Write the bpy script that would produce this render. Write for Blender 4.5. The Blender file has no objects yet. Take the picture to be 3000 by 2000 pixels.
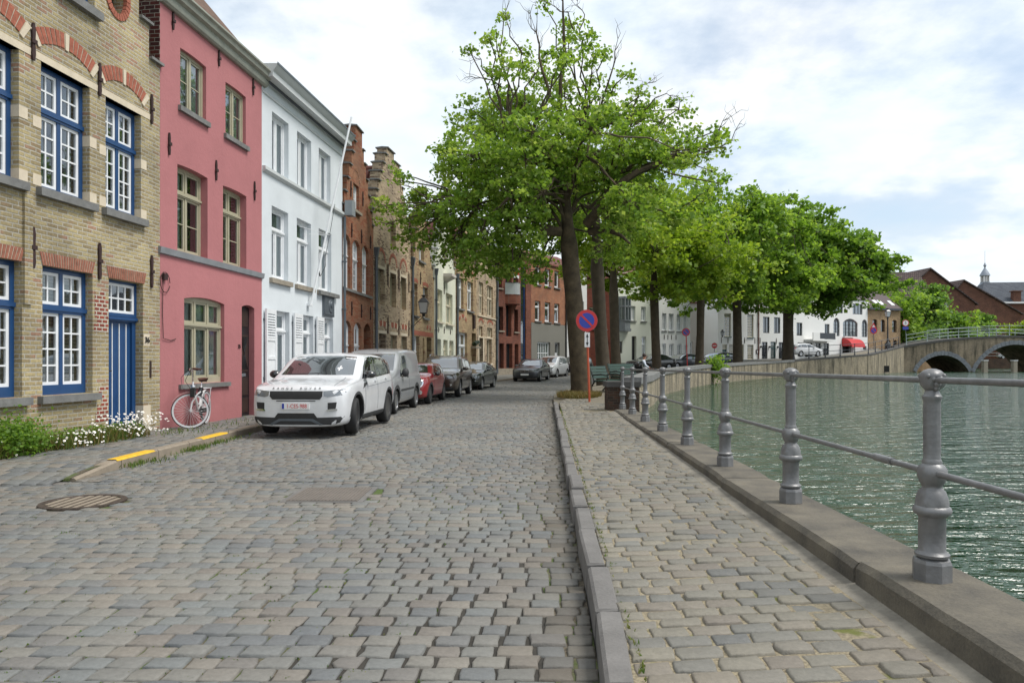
import bpy, bmesh, math, random
import numpy as np
from mathutils import Vector, Matrix
from mathutils.bvhtree import BVHTree
R = math.radians
rnd = random.Random(7)
nrg = np.random.default_rng(11)
sc = bpy.context.scene
col = sc.collection

# ---------------------------------------------------------------- camera, sky, sun
cam_d = bpy.data.cameras.new('camera')
cam_d.lens = 25.0; cam_d.sensor_width = 36.0; cam_d.shift_y = 0.0193
cam_d.clip_start = 0.1; cam_d.clip_end = 3000
cam = bpy.data.objects.new('camera', cam_d); col.objects.link(cam)
cam.location = (0, 0, 1.45); cam.rotation_euler = (R(90), 0, 0)
sc.camera = cam
sc.view_settings.view_transform = 'Standard'; sc.view_settings.look = 'None'
sc.view_settings.exposure = 0.62; sc.view_settings.gamma = 1.0
sc.cycles.use_denoising = True
sc.cycles.max_bounces = 8; sc.cycles.transparent_max_bounces = 16
SUN_EL, SUN_AZ = 58.0, 98.0      # azimuth from +Y (view direction) towards +X
world = bpy.data.worlds.new('World'); sc.world = world; world.use_nodes = True
wn = world.node_tree.nodes; wl = world.node_tree.links
for n in list(wn): wn.remove(n)
def W(t, **k):
    n = wn.new(t)
    for a, b in k.items(): setattr(n, a, b)
    return n
wo = W('ShaderNodeOutputWorld'); bg = W('ShaderNodeBackground'); bg.inputs[1].default_value = 0.1
sky = W('ShaderNodeTexSky', sky_type='NISHITA'); sky.sun_disc = False
sky.sun_elevation = R(SUN_EL); sky.sun_rotation = R(SUN_AZ); sky.air_density = 1.0; sky.dust_density = 1.5
tc = W('ShaderNodeTexCoord'); sp = W('ShaderNodeSeparateXYZ'); wl.new(tc.outputs['Generated'], sp.inputs[0])
zz = W('ShaderNodeMath', operation='MAXIMUM'); wl.new(sp.outputs[2], zz.inputs[0]); zz.inputs[1].default_value = 0.0
za = W('ShaderNodeMath', operation='ADD'); wl.new(zz.outputs[0], za.inputs[0]); za.inputs[1].default_value = 0.22
dx = W('ShaderNodeMath', operation='DIVIDE'); wl.new(sp.outputs[0], dx.inputs[0]); wl.new(za.outputs[0], dx.inputs[1])
dy = W('ShaderNodeMath', operation='DIVIDE'); wl.new(sp.outputs[1], dy.inputs[0]); wl.new(za.outputs[0], dy.inputs[1])
cb = W('ShaderNodeCombineXYZ'); wl.new(dx.outputs[0], cb.inputs[0]); wl.new(dy.outputs[0], cb.inputs[1]); cb.inputs[2].default_value = 3.7
nz = W('ShaderNodeTexNoise'); nz.inputs['Scale'].default_value = 1.55; nz.inputs['Detail'].default_value = 9; nz.inputs['Roughness'].default_value = 0.58
wl.new(cb.outputs[0], nz.inputs['Vector'])
mr = W('ShaderNodeMapRange'); mr.interpolation_type = 'SMOOTHSTEP'
mr.inputs[1].default_value = 0.36; mr.inputs[2].default_value = 0.54; mr.inputs[3].default_value = 0.5; mr.inputs[4].default_value = 1.0
wl.new(nz.outputs[0], mr.inputs[0])
nz2 = W('ShaderNodeTexNoise'); nz2.inputs['Scale'].default_value = 3.1; nz2.inputs['Detail'].default_value = 8; wl.new(cb.outputs[0], nz2.inputs['Vector'])
cr = W('ShaderNodeMapRange'); cr.inputs[1].default_value = 0.3; cr.inputs[2].default_value = 0.7; cr.inputs[3].default_value = 0.0; cr.inputs[4].default_value = 1.0
wl.new(nz2.outputs[0], cr.inputs[0])
cm = W('ShaderNodeMix', data_type='RGBA'); wl.new(cr.outputs[0], cm.inputs[0])
cm.inputs[6].default_value = (5.6, 6.55, 7.3, 1); cm.inputs[7].default_value = (7.2, 7.25, 7.3, 1)
mx = W('ShaderNodeMix', data_type='RGBA'); wl.new(mr.outputs[0], mx.inputs[0]); wl.new(sky.outputs[0], mx.inputs[6]); wl.new(cm.outputs[2], mx.inputs[7])
wl.new(mx.outputs[2], bg.inputs[0]); wl.new(bg.outputs[0], wo.inputs[0])
sun_d = bpy.data.lights.new('sun', 'SUN'); sun_d.energy = 2.3; sun_d.angle = R(22); sun_d.color = (1, .96, .9)
sun = bpy.data.objects.new('sun', sun_d); col.objects.link(sun)
sd = Vector((math.sin(R(SUN_AZ)) * math.cos(R(SUN_EL)), math.cos(R(SUN_AZ)) * math.cos(R(SUN_EL)), math.sin(R(SUN_EL))))
sun.rotation_euler = sd.to_track_quat('Z', 'Y').to_euler()

# ---------------------------------------------------------------- helpers
def tag(o, label=None, cat=None, group=None, kind=None):
    if label: o['label'] = label
    if cat: o['category'] = cat
    if group: o['group'] = group
    if kind: o['kind'] = kind
    return o
def empty(name, loc=(0, 0, 0), rz=0.0):
    o = bpy.data.objects.new(name, None); col.objects.link(o)
    o.location = loc; o.rotation_euler = (0, 0, rz); o.empty_display_size = .2
    return o
def link(name, me, parent=None, mats=()):
    for m in mats: me.materials.append(m)
    o = bpy.data.objects.new(name, me); col.objects.link(o)
    if parent: o.parent = parent
    return o
def copy_tree(o, parent=None):
    c = o.copy(); col.objects.link(c); c.parent = parent
    for ch in o.children: copy_tree(ch, c)
    return c
class MB:
    def __init__(s): s.v = []; s.f = []; s.m = []
    def add(s, vs, fs, m=0):
        b = len(s.v); s.v += [tuple(p) for p in vs]
        for f in fs: s.f.append([b + i for i in f]); s.m.append(m)
        return s
    def box(s, x0, x1, y0, y1, z0, z1, m=0):
        return s.add([(x0,y0,z0),(x1,y0,z0),(x1,y1,z0),(x0,y1,z0),(x0,y0,z1),(x1,y0,z1),(x1,y1,z1),(x0,y1,z1)],
                     [(0,3,2,1),(4,5,6,7),(0,1,5,4),(1,2,6,5),(2,3,7,6),(3,0,4,7)], m)
    def quad(s, a, b, c, d, m=0): return s.add([a, b, c, d], [(0,1,2,3)], m)
    def prism(s, poly, y0, y1, m=0):          # polygon in x,z pushed along y
        n = len(poly)
        return s.add([(x, y0, z) for x, z in poly] + [(x, y1, z) for x, z in poly],
                     [tuple(range(n)), tuple(range(2*n-1, n-1, -1))] + [(i, (i+1) % n, n+(i+1) % n, n+i) for i in range(n)], m)
    def slab(s, poly, z0, z1, m=0):           # polygon in x,y pushed along z
        n = len(poly)
        return s.add([(x, y, z0) for x, y in poly] + [(x, y, z1) for x, y in poly],
                     [tuple(range(n-1, -1, -1)), tuple(range(n, 2*n))] + [(i, (i+1) % n, n+(i+1) % n, n+i) for i in range(n)], m)
    def sweep(s, poly, x0, x1, m=0):          # profile in y,z pushed along x
        n = len(poly)
        return s.add([(x0, y, z) for y, z in poly] + [(x1, y, z) for y, z in poly],
                     [tuple(range(n)), tuple(range(2*n-1, n-1, -1))] + [(i, (i+1) % n, n+(i+1) % n, n+i) for i in range(n)], m)
    def tube(s, path, r, n=8, m=0, cap=True):
        P = [Vector(p) for p in path]; k = len(P)
        rr = r if isinstance(r, (list, tuple)) else [r]*k
        b = len(s.v); prev = None
        for i, p in enumerate(P):
            t = (P[min(i+1, k-1)] - P[max(i-1, 0)])
            t = t.normalized() if t.length > 1e-9 else Vector((0, 0, 1))
            if prev is None:
                a = Vector((0, 0, 1)) if abs(t.z) < .9 else Vector((1, 0, 0)); u = t.cross(a).normalized()
            else: u = (prev - t*prev.dot(t)); u = u.normalized() if u.length > 1e-6 else t.orthogonal().normalized()
            prev = u; w = t.cross(u)
            for j in range(n):
                q = 2*math.pi*j/n; s.v.append(tuple(p + (u*math.cos(q) + w*math.sin(q))*rr[i]))
        for i in range(k-1):
            for j in range(n):
                s.f.append([b+i*n+j, b+i*n+(j+1) % n, b+(i+1)*n+(j+1) % n, b+(i+1)*n+j]); s.m.append(m)
        if cap:
            s.f.append([b+j for j in range(n-1, -1, -1)]); s.m.append(m)
            s.f.append([b+(k-1)*n+j for j in range(n)]); s.m.append(m)
        return s
    def lathe(s, prof, n=16, c=(0, 0, 0), m=0, ax='z', wob=None, cap=True):
        b = len(s.v); k = len(prof)
        for i, (r, z) in enumerate(prof):
            for j in range(n):
                q = 2*math.pi*j/n; rr = r*(wob(j, i) if wob else 1)
                if ax == 'z': p = (c[0]+rr*math.cos(q), c[1]+rr*math.sin(q), c[2]+z)
                elif ax == 'x': p = (c[0]+z, c[1]+rr*math.cos(q), c[2]+rr*math.sin(q))
                else: p = (c[0]+rr*math.cos(q), c[1]+z, c[2]+rr*math.sin(q))
                s.v.append(p)
        for i in range(k-1):
            for j in range(n):
                s.f.append([b+i*n+j, b+i*n+(j+1) % n, b+(i+1)*n+(j+1) % n, b+(i+1)*n+j]); s.m.append(m)
        if cap and prof[0][0] > 1e-4: s.f.append([b+j for j in range(n-1, -1, -1)]); s.m.append(m)
        if cap and prof[-1][0] > 1e-4: s.f.append([b+(k-1)*n+j for j in range(n)]); s.m.append(m)
        return s
    def build(s, name, mats, parent=None, smooth=None, fix=True):
        me = bpy.data.meshes.new(name); me.from_pydata(s.v, [], s.f)
        if not isinstance(mats, (list, tuple)): mats = [mats]
        for m in mats: me.materials.append(m)
        if len(mats) > 1: me.polygons.foreach_set('material_index', s.m)
        if fix:
            bm = bmesh.new(); bm.from_mesh(me); bmesh.ops.remove_doubles(bm, verts=bm.verts, dist=1e-5)
            bmesh.ops.recalc_face_normals(bm, faces=bm.faces); bm.to_mesh(me); bm.free()
        if smooth:
            me.polygons.foreach_set('use_smooth', [True]*len(me.polygons)); me.set_sharp_from_angle(angle=R(smooth))
        me.update()
        return link(name, me, parent)
def np_mesh(name, v, quads, mats, tint=None, parent=None, smooth=False, vcol='tint'):
    me = bpy.data.meshes.new(name); v = np.asarray(v, np.float32); q = np.asarray(quads, np.int32); k = q.shape[1]
    me.vertices.add(len(v)); me.vertices.foreach_set('co', v.ravel())
    me.loops.add(q.size); me.loops.foreach_set('vertex_index', q.ravel())
    me.polygons.add(len(q)); me.polygons.foreach_set('loop_start', np.arange(len(q), dtype=np.int32)*k)
    if smooth: me.polygons.foreach_set('use_smooth', np.ones(len(q), bool))
    me.update(calc_edges=True)
    if tint is not None:
        at = me.attributes.new(vcol, 'FLOAT_COLOR', 'POINT'); at.data.foreach_set('color', np.asarray(tint, np.float32).ravel())
    return link(name, me, parent, mats if isinstance(mats, (list, tuple)) else [mats])

# ---------------------------------------------------------------- materials
def S(r, g, b, k=1.0):
    f = lambda c: ((c/255+.055)/1.055)**2.4 if c > 10 else c/255/12.92
    return (f(r)*k, f(g)*k, f(b)*k, 1)
class NT:
    def __init__(s, name):
        s.m = bpy.data.materials.new(name); s.m.use_nodes = True; s.t = s.m.node_tree; s.t.nodes.clear()
        s.out = s.n('ShaderNodeOutputMaterial'); s.b = s.n('ShaderNodeBsdfPrincipled'); s.l(s.b.outputs[0], s.out.inputs[0])
    def n(s, t, **k):
        x = s.t.nodes.new(t)
        for a, b in k.items(): setattr(x, a, b)
        return x
    def l(s, a, b): s.t.links.new(a, b)
    def set(s, sock, v): s.b.inputs[sock].default_value = v
    def obj(s): return s.n('ShaderNodeTexCoord').outputs['Object']
    def noise(s, vec, scale, detail=4, rough=.55):
        x = s.n('ShaderNodeTexNoise'); x.inputs['Scale'].default_value = scale; x.inputs['Detail'].default_value = detail; x.inputs['Roughness'].default_value = rough
        if vec is not None: s.l(vec, x.inputs['Vector'])
        return x.outputs[0]
    def rng(s, x, a, b, c=0., d=1.):
        m = s.n('ShaderNodeMapRange'); m.inputs[1].default_value = a; m.inputs[2].default_value = b; m.inputs[3].default_value = c; m.inputs[4].default_value = d
        s.l(x, m.inputs[0]); return m.outputs[0]
    def mix(s, f, a, b, mode='MIX'):
        m = s.n('ShaderNodeMix', data_type='RGBA', blend_type=mode)
        for i, x in ((0, f), (6, a), (7, b)):
            if hasattr(x, 'is_output') or hasattr(x, 'links'): s.l(x, m.inputs[i])
            else: m.inputs[i].default_value = x
        return m.outputs[2]
    def math(s, op, a, b=0.):
        m = s.n('ShaderNodeMath', operation=op)
        for i, x in enumerate((a, b)):
            if hasattr(x, 'links'): s.l(x, m.inputs[i])
            else: m.inputs[i].default_value = x
        return m.outputs[0]
    def bump(s, h, st=.3, dist=.01):
        m = s.n('ShaderNodeBump'); m.inputs['Strength'].default_value = st; m.inputs['Distance'].default_value = dist
        s.l(h, m.inputs['Height']); s.l(m.outputs[0], s.b.inputs['Normal'])
    def color(s, x):
        if hasattr(x, 'links'): s.l(x, s.b.inputs['Base Color'])
        else: s.b.inputs['Base Color'].default_value = x
def rough(name, c, r=.8, var=.25, sc=3.0, bump=.15, fine=60, metal=0., spec=.5, c2=None, coat=0.):
    t = NT(name); v = t.obj(); n1 = t.noise(v, sc, 5); n2 = t.noise(v, fine, 3)
    d = tuple(x*(1-var) for x in c[:3]) + (1,); u = c2 or tuple(min(1, x*(1+var*.6)) for x in c[:3]) + (1,)
    base = t.mix(t.rng(n1, .3, .7), d, u)
    base = t.mix(.25, base, t.mix(t.rng(n2, .3, .7), d, u))
    t.color(base); t.set('Roughness', r); t.set('Metallic', metal); t.set('Specular IOR Level', spec); t.set('Coat Weight', coat); t.set('Coat Roughness', .04)
    if bump: t.bump(t.math('ADD', t.math('MULTIPLY', n2, .6), n1), bump, .01)
    return t.m
def brick(name, c1, c2, mortar, c3=None, f3=.62, bw=.22, bh=.068, ms=.008, stain=.35, bump=.6, sx=1.0, r=.9):
    t = NT(name); v = t.obj(); s = t.n('ShaderNodeSeparateXYZ'); t.l(v, s.inputs[0])
    x = t.math('ADD', s.outputs[0], s.outputs[1]); cmb = t.n('ShaderNodeCombineXYZ'); t.l(x, cmb.inputs[0]); t.l(s.outputs[2], cmb.inputs[1])
    wob = t.n('ShaderNodeTexNoise'); wob.inputs['Scale'].default_value = 5; t.l(cmb.outputs[0], wob.inputs['Vector'])
    w2 = t.n('ShaderNodeVectorMath', operation='MULTIPLY_ADD'); t.l(wob.outputs['Color'], w2.inputs[0]); w2.inputs[1].default_value = (.012, .012, 0); t.l(cmb.outputs[0], w2.inputs[2])
    b = t.n('ShaderNodeTexBrick'); b.inputs['Scale'].default_value = 1; b.inputs['Brick Width'].default_value = bw; b.inputs['Row Height'].default_value = bh
    b.inputs['Mortar Size'].default_value = ms; b.inputs['Mortar Smooth'].default_value = .3; b.inputs['Color1'].default_value = c1; b.inputs['Color2'].default_value = c2; b.inputs['Mortar'].default_value = mortar
    t.l(w2.outputs[0], b.inputs['Vector'])
    cc = b.outputs['Color']
    if c3:
        b2 = t.n('ShaderNodeTexBrick'); b2.inputs['Scale'].default_value = 1; b2.inputs['Brick Width'].default_value = bw; b2.inputs['Row Height'].default_value = bh
        b2.inputs['Mortar Size'].default_value = 0; b2.inputs['Color1'].default_value = (0, 0, 0, 1); b2.inputs['Color2'].default_value = (1, 1, 1, 1); b2.inputs['Bias'].default_value = 0
        t.l(w2.outputs[0], b2.inputs['Vector'])
        nn = t.noise(cmb.outputs[0], .9, 3)
        f = t.math('ADD', t.math('MULTIPLY', b2.outputs['Color'], .45), t.math('MULTIPLY', nn, .9))
        f = t.rng(f, f3, f3+.06)
        inv = t.math('SUBTRACT', 1., b.outputs['Fac'])
        cc = t.mix(t.math('MULTIPLY', f, inv), cc, c3)
    big = t.noise(cmb.outputs[0], .7, 6, .6); fin = t.noise(cmb.outputs[0], 28, 4)
    st = t.mix(t.rng(big, .35, .7), (1-stain, 1-stain, 1-stain*.95, 1), (1.12, 1.1, 1.06, 1))
    cc = t.mix(1.0, cc, st, 'MULTIPLY'); cc = t.mix(1.0, cc, t.mix(t.rng(fin, .3, .7), (.78, .78, .78, 1), (1.2, 1.2, 1.2, 1)), 'MULTIPLY')
    t.color(cc); t.set('Roughness', r); t.set('Specular IOR Level', .3)
    h = t.math('ADD', t.math('SUBTRACT', 1., b.outputs['Fac']), t.math('MULTIPLY', fin, .5)); t.bump(h, bump, .008)
    return t.m
def glass(name, tint=(.02, .025, .03, 1), see=.0, r=.02):
    t = NT(name); t.color(tint); t.set('Roughness', .25)
    fr = t.n('ShaderNodeFresnel'); fr.inputs[0].default_value = 1.55
    g = t.n('ShaderNodeBsdfGlossy'); g.inputs['Roughness'].default_value = r; g.inputs['Color'].default_value = (.9, .95, 1, 1)
    v = t.obj(); nn = t.n('ShaderNodeBump'); nn.inputs['Strength'].default_value = .06; nn.inputs['Distance'].default_value = .02; t.l(t.noise(v, 2.2, 2), nn.inputs['Height']); t.l(nn.outputs[0], g.inputs['Normal'])
    base = t.b.outputs[0]
    if see:
        tr = t.n('ShaderNodeBsdfTransparent'); tr.inputs[0].default_value = (.85, .9, .88, 1); m0 = t.n('ShaderNodeMixShader'); m0.inputs[0].default_value = see
        t.l(base, m0.inputs[1]); t.l(tr.outputs[0], m0.inputs[2]); base = m0.outputs[0]
    m = t.n('ShaderNodeMixShader'); f = t.math('MULTIPLY_ADD', fr.outputs[0], 2.2); t.t.nodes[-1].inputs[2].default_value = .05
    t.l(f, m.inputs[0]); t.l(base, m.inputs[1]); t.l(g.outputs[0], m.inputs[2]); t.l(m.outputs[0], t.out.inputs[0])
    return t.m
def paint(name, c, r=.35, coat=.0, metal=0., flake=0.):
    t = NT(name); n = t.noise(t.obj(), 4, 3)
    t.color(t.mix(t.rng(n, .3, .7), tuple(x*.93 for x in c[:3])+(1,), tuple(min(1, x*1.05) for x in c[:3])+(1,)))
    t.set('Roughness', r); t.set('Metallic', metal); t.set('Coat Weight', coat); t.set('Coat Roughness', .03)
    return t.m
def plaster(name, c, bump):
    t = NT(name); v = t.obj(); mp = t.n('ShaderNodeMapping'); mp.inputs['Scale'].default_value = (2.2, 2.2, .16); t.l(v, mp.inputs['Vector'])
    n1 = t.noise(mp.outputs[0], 1.6, 6, .65); n2 = t.noise(v, .8, 6, .6); n3 = t.noise(v, 14, 5, .6); n4 = t.noise(v, 3.2, 3)
    k = lambda f: tuple(x*f for x in c[:3]) + (1,)
    x = t.mix(t.rng(n2, .3, .7), k(.9), k(1.07)); x = t.mix(t.rng(n1, .56, .74, 0, .3), x, k(.72)); x = t.mix(t.rng(n3, .3, .7, 0, .22), x, k(.84))
    t.color(x); t.set('Roughness', .88); t.bump(t.math('ADD', n3, t.math('MULTIPLY', n4, 1.5)), bump, .012); return t.m
M = {}
M['yellow_brick'] = brick('yellow_brick', S(196,180,136,.84), S(156,139,106,.8), S(196,190,174,.84), c3=S(176,140,116,.85), f3=.84, ms=.012, stain=.34, bump=1.0)
M['dark_red_brick'] = brick('dark_red_brick', S(110,52,44,.7), S(72,40,38,.7), S(180,175,160,.6), bw=.2, bh=.08)
M['brown_brick'] = brick('brown_brick', S(172,120,90,.85), S(140,98,76,.85), S(160,140,122,.75), c3=S(166,94,64,.75), f3=.74, ms=.006, stain=.3)
M['tan_brick'] = brick('tan_brick', S(200,178,148,.95), S(160,138,114,.95), S(192,182,164,.9), c3=S(130,104,84,.8), f3=.80)
M['tan_brick_warm'] = brick('tan_brick_warm', S(194,168,128,.95), S(162,136,104,.95), S(184,170,146,.85), c3=S(150,100,76,.8), f3=.86)
M['modern_brick'] = brick('modern_brick', S(160,92,72,.75), S(122,66,54,.75), S(150,130,116,.6), bw=.2, bh=.065)
M['orange_brick'] = brick('orange_brick', S(186,104,66,.85), S(158,82,54,.85), S(196,176,150,.7), bw=.24, bh=.09, ms=.016)
M['slim_red_brick'] = brick('slim_red_brick', S(150,80,62,.75), S(126,64,50,.75), S(130,100,86,.6), ms=.005)
M['far_tan_brick'] = brick('far_tan_brick', S(200,170,132,.85), S(168,136,104,.85), S(180,165,140,.7))
M['far_brown_brick'] = brick('far_brown_brick', S(134,94,78,.8), S(112,76,64,.8), S(120,100,88,.6), ms=.005)
M['pink_plaster'] = plaster('pink_plaster', S(183,118,120,.86), .5)
M['white_plaster'] = plaster('white_plaster', S(226,232,236,.84), .15)
M['cream_plaster'] = brick('cream_plaster', S(226,228,212,.9), S(220,222,206,.9), S(212,214,198,.88), stain=.06, bump=.4)
M['green_white_plaster'] = rough('green_white_plaster', S(232,234,220,.88), .85, .05, .6, .05)
M['far_white_plaster'] = rough('far_white_plaster', S(240,240,238,.88), .85, .05, .6, .05)
M['grey_render'] = rough('grey_render', S(138,136,128,.8), .9, .08, .7, .1)
M['warm_grey_render'] = rough('warm_grey_render', S(208,200,194,.88), .9, .05, .5, .1)
M['blue_paint'] = paint('blue_paint', S(32,78,130,.72), .4, .15)
M['white_paint'] = paint('white_paint', S(238,240,242,.9), .35, .2)
M['olive_paint'] = paint('olive_paint', S(178,172,148,.85), .4, .1)
M['cream_paint'] = paint('cream_paint', S(226,218,194,.85), .4, .1)
M['green_paint'] = paint('green_paint', S(46,62,38,.8), .4, .1)
M['teal_paint'] = paint('teal_paint', S(62,96,98,.8), .4, .1)
M['dark_wood'] = rough('dark_wood', S(58,40,34,.8), .5, .3, 5, .1)
M['black_paint'] = paint('black_paint', S(34,34,36,.8), .35, .2)
M['dark_frame'] = paint('dark_frame', S(52,58,66,.8), .4, .1)
M['bluestone'] = rough('bluestone', S(134,134,132,.75), .75, .35, 6, .3, 45)
M['sill_stone'] = rough('sill_stone', S(168,158,142,.75), .85, .3, 6, .3, 40)
M['cream_stone'] = rough('cream_stone', S(222,208,184,.85), .85, .14, 5, .25, 40)
M['string_stone'] = rough('string_stone', S(150,154,158,.75), .8, .2, 4, .15)
M['arch_red'] = rough('arch_red', S(176,104,82,.8), .9, .35, 12, .5, 40)
M['arch_brown'] = rough('arch_brown', S(160,104,84,.85), .9, .4, 14, .5, 40)
M['mortar'] = rough('mortar', S(198,190,170,.8), .95, .15, 12, .3)
M['rust_iron'] = rough('rust_iron', S(70,46,44,.6), .8, .3, 20, .3)
M['zinc'] = rough('zinc', S(112,120,128,.7), .5, .2, 3, .05, metal=.3)
M['grey_zinc'] = rough('grey_zinc', S(150,156,160,.8), .5, .2, 3, .05)
M['cornice_paint'] = rough('cornice_paint', S(160,162,150,.85), .7, .22, 4, .2, 30)
M['white_cornice'] = rough('white_cornice', S(208,212,212,.85), .6, .06, 2, .05)
M['pantile_brown'] = rough('pantile_brown', S(112,88,74,.75), .85, .4, 7, .4, 30)
M['pantile_red'] = rough('pantile_red', S(150,72,54,.75), .85, .45, 7, .4, 30, c2=S(96,66,60,.75))
M['slate'] = rough('slate', S(84,88,98,.75), .7, .2, 5, .2, 30)
M['roof_brown'] = brick('roof_brown', S(120,104,100,.75), S(96,82,80,.75), S(58,50,50,.7), bw=.32, bh=.36, ms=.05, bump=1.0)
M['roof_plum'] = rough('roof_plum', S(92,78,80,.75), .8, .15, 5, .2)
M['roof_slate'] = brick('roof_slate', S(98,104,112,.8), S(82,88,98,.8), S(62,66,74,.7), bw=.5, bh=.3, ms=.03)
M['glass_see'] = glass('glass_see', (.03, .032, .034, 1), .88)
M['glass_dark'] = glass('glass_dark', (.018, .022, .026, 1))
M['glass_curtain'] = glass('glass_curtain', S(120,132,128,.6))
M['glass_olive'] = glass('glass_olive', S(96,98,72,.6))
M['net'] = rough('net', S(222,232,226,.8), .9, .08, 3, .1)
M['grey_net'] = rough('grey_net', S(170,178,180,.75), .9, .08, 3, .1)
M['blind'] = brick('blind', S(186,178,140,.8), S(180,172,134,.8), S(96,90,66,.6), bw=40, bh=.06, ms=.006, stain=.05, bump=.2)
M['backing_dark'] = rough('backing_dark', (.05, .045, .04, 1), .9, .2, 1, 0)
M['black_void'] = rough('black_void', (.012, .012, .012, 1), .9, .1, 1, 0)
M['cast_iron'] = rough('cast_iron', S(142,142,143,.72), .45, .34, 6, .4, 34, metal=.35)
M['rubber'] = rough('rubber', (.018, .018, .019, 1), .75, .2, 10, .1)
M['plastic_black'] = rough('plastic_black', (.02, .02, .021, 1), .55, .2, 10, .05)
M['chrome'] = paint('chrome', (.75, .76, .78, 1), .12, 0, 1.)
M['alloy'] = paint('alloy', (.5, .51, .53, 1), .28, 0, .9)
M['black_alloy'] = paint('black_alloy', (.025, .025, .027, 1), .3, .3, 0)
M['lamp_glass'] = glass('lamp_glass', (.5, .52, .55, 1), 0, .05)
M['car_glass'] = glass('car_glass', (.012, .015, .016, 1), 0, .01)
M['sign_red'] = paint('sign_red', S(206,36,38,.85), .35, .2)
M['sign_blue'] = paint('sign_blue', S(36,58,170,.85), .35, .2)
M['sign_white'] = paint('sign_white', S(240,240,240,.85), .35, .2)
M['orange_pole'] = rough('orange_pole', S(206,96,62,.8), .6, .2, 6, .1)
# ---------------------------------------------------------------- ground levels and edges
def lerp_tab(tab, t):
    if t <= tab[0][0]: return tab[0][1:]
    for a, b in zip(tab, tab[1:]):
        if t <= b[0]:
            f = (t-a[0])/(b[0]-a[0]); return tuple(p+(q-p)*f for p, q in zip(a[1:], b[1:]))
    return tab[-1][1:]
# left and right edges of the carriageway: station, x, y, z
ROAD_L = [(-4,-8.2,-4,0),(8.6,-8.2,8.55,0),(8.62,-5.3,8.62,0),(15,-5.25,15,0),(20,-5.1,20,0),(25,-4.7,25,0),(30,-4.0,30,0),(36,-3.05,36,.02),(42,-1.9,42,.1),(48,0,48,.2),
          (54,3,53.5,.3),(60,6.5,58.5,.45),(66,11,63,.65),(72,15.5,66.7,.8),(80,22.5,72,1.2),(90,31,77.5,1.7),(104,42.5,88,2.65),(120,47.5,97,3.4)]
ROAD_R = [(-4,.06,-4,0),(8.6,.66,8.6,0),(8.62,.66,8.62,0),(15,.96,15,0),(20,1.2,20,0),(25,1.42,25,0),(30,1.8,30,0),(36,3.0,36,.02),(42,4.8,42,.1),(48,7.5,47.5,.2),
          (54,10.8,52,.35),(60,14,57,.55),(66,18.5,61,.75),(72,22,64.5,.95),(80,27.2,69,1.4),(90,34.2,75,1.95),(104,44.5,86.5,2.85),(120,49.5,95,3.4)]
# water side of the quay: station, x, y, top z of the wall
QUAY = [(-4,2.12,-4,.36),(18.3,3.17,18.3,.24),(18.32,3.2,18.35,1.02),(21,4.1,21,1.04),(29,6.1,28.7,1.1),(36,8.8,35.6,1.17),(43,12,42.6,1.26),(54,17.3,52,1.38),(66,23.8,62.5,1.5),(84,37.4,74,2.2),(101,48.5,88,3.35)]
WATER_Z = .1
def cop(y): return .36 - .0072*y          # near coping top
def walk(y): return .155 - .001*y
xk = lambda y: .39 + .0475*(y-3.05)       # inner side of the right kerb
yk = lambda y: 2.42 + .0475*(y-3.84)      # water side of the near coping

def sett_mat(name, cols, bump=.5):
    t = NT(name); a = t.n('ShaderNodeAttribute'); a.attribute_name = 'tint'; s = t.n('ShaderNodeSeparateColor'); t.l(a.outputs['Color'], s.inputs[0])
    cr = t.n('ShaderNodeValToRGB'); cr.color_ramp.interpolation = 'LINEAR'
    el = cr.color_ramp.elements
    el[0].position = 0; el[0].color = cols[0]; el[1].position = 1; el[1].color = cols[-1]
    for i, c in enumerate(cols[1:-1]): e = el.new((i+1)/(len(cols)-1)); e.color = c
    t.l(s.outputs[0], cr.inputs[0]); v = t.obj(); n1 = t.noise(v, 34, 6, .65); n2 = t.noise(v, .55, 4); n3 = t.noise(v, 140, 2)
    c = t.mix(1., cr.outputs[0], t.mix(t.rng(n1, .25, .75), (.82, .82, .82, 1), (1.15, 1.15, 1.15, 1)), 'MULTIPLY')
    c = t.mix(1., c, t.mix(t.rng(n2, .35, .65), (.86, .86, .87, 1), (1.1, 1.09, 1.06, 1)), 'MULTIPLY')
    d = t.mix(s.outputs[1], c, S(92, 84, 72, .8)); t.color(d); t.set('Roughness', .62); t.set('Specular IOR Level', .45)
    t.bump(t.math('ADD', t.math('ADD', n1, t.math('MULTIPLY', n3, .5)), t.math('MULTIPLY', t.noise(v, 11, 3), 1.4)), bump, .008); return t.m
GREYS = [S(114,117,119,.7), S(128,128,124,.73), S(134,131,124,.73), S(124,128,128,.72), S(139,133,124,.73), S(130,124,117,.72), S(119,123,125,.71)]
BEIGE = [S(120,121,119,.66), S(142,137,125,.69), S(146,140,126,.69), S(132,131,125,.68), S(149,141,127,.69), S(138,130,119,.68)]
M['setts'] = sett_mat('setts', GREYS)
M['walk_setts'] = sett_mat('walk_setts', BEIGE)
t = NT('joint_earth'); v = t.obj(); n1 = t.noise(v, 3, 5); n2 = t.noise(v, .9, 4); n3 = t.noise(v, 60, 3)
cc = t.mix(t.rng(n3, .3, .7), S(70,62,52,.6), S(128,118,98,.7)); cc = t.mix(t.rng(n1, .46, .6), cc, S(88,108,46,.62)); t.color(cc); t.set('Roughness', .95); t.bump(n3, .6, .01); M['joint'] = t.m
t = NT('joint_sand'); v = t.obj(); n1 = t.noise(v, 4, 5); n3 = t.noise(v, 60, 3)
cc = t.mix(t.rng(n3, .3, .7), S(120,110,90,.75), S(168,156,130,.78)); cc = t.mix(t.rng(n1, .6, .68), cc, S(112,116,56,.7)); t.color(cc); t.set('Roughness', .95); t.bump(n3, .6, .01); M['joint_sand'] = t.m
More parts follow.
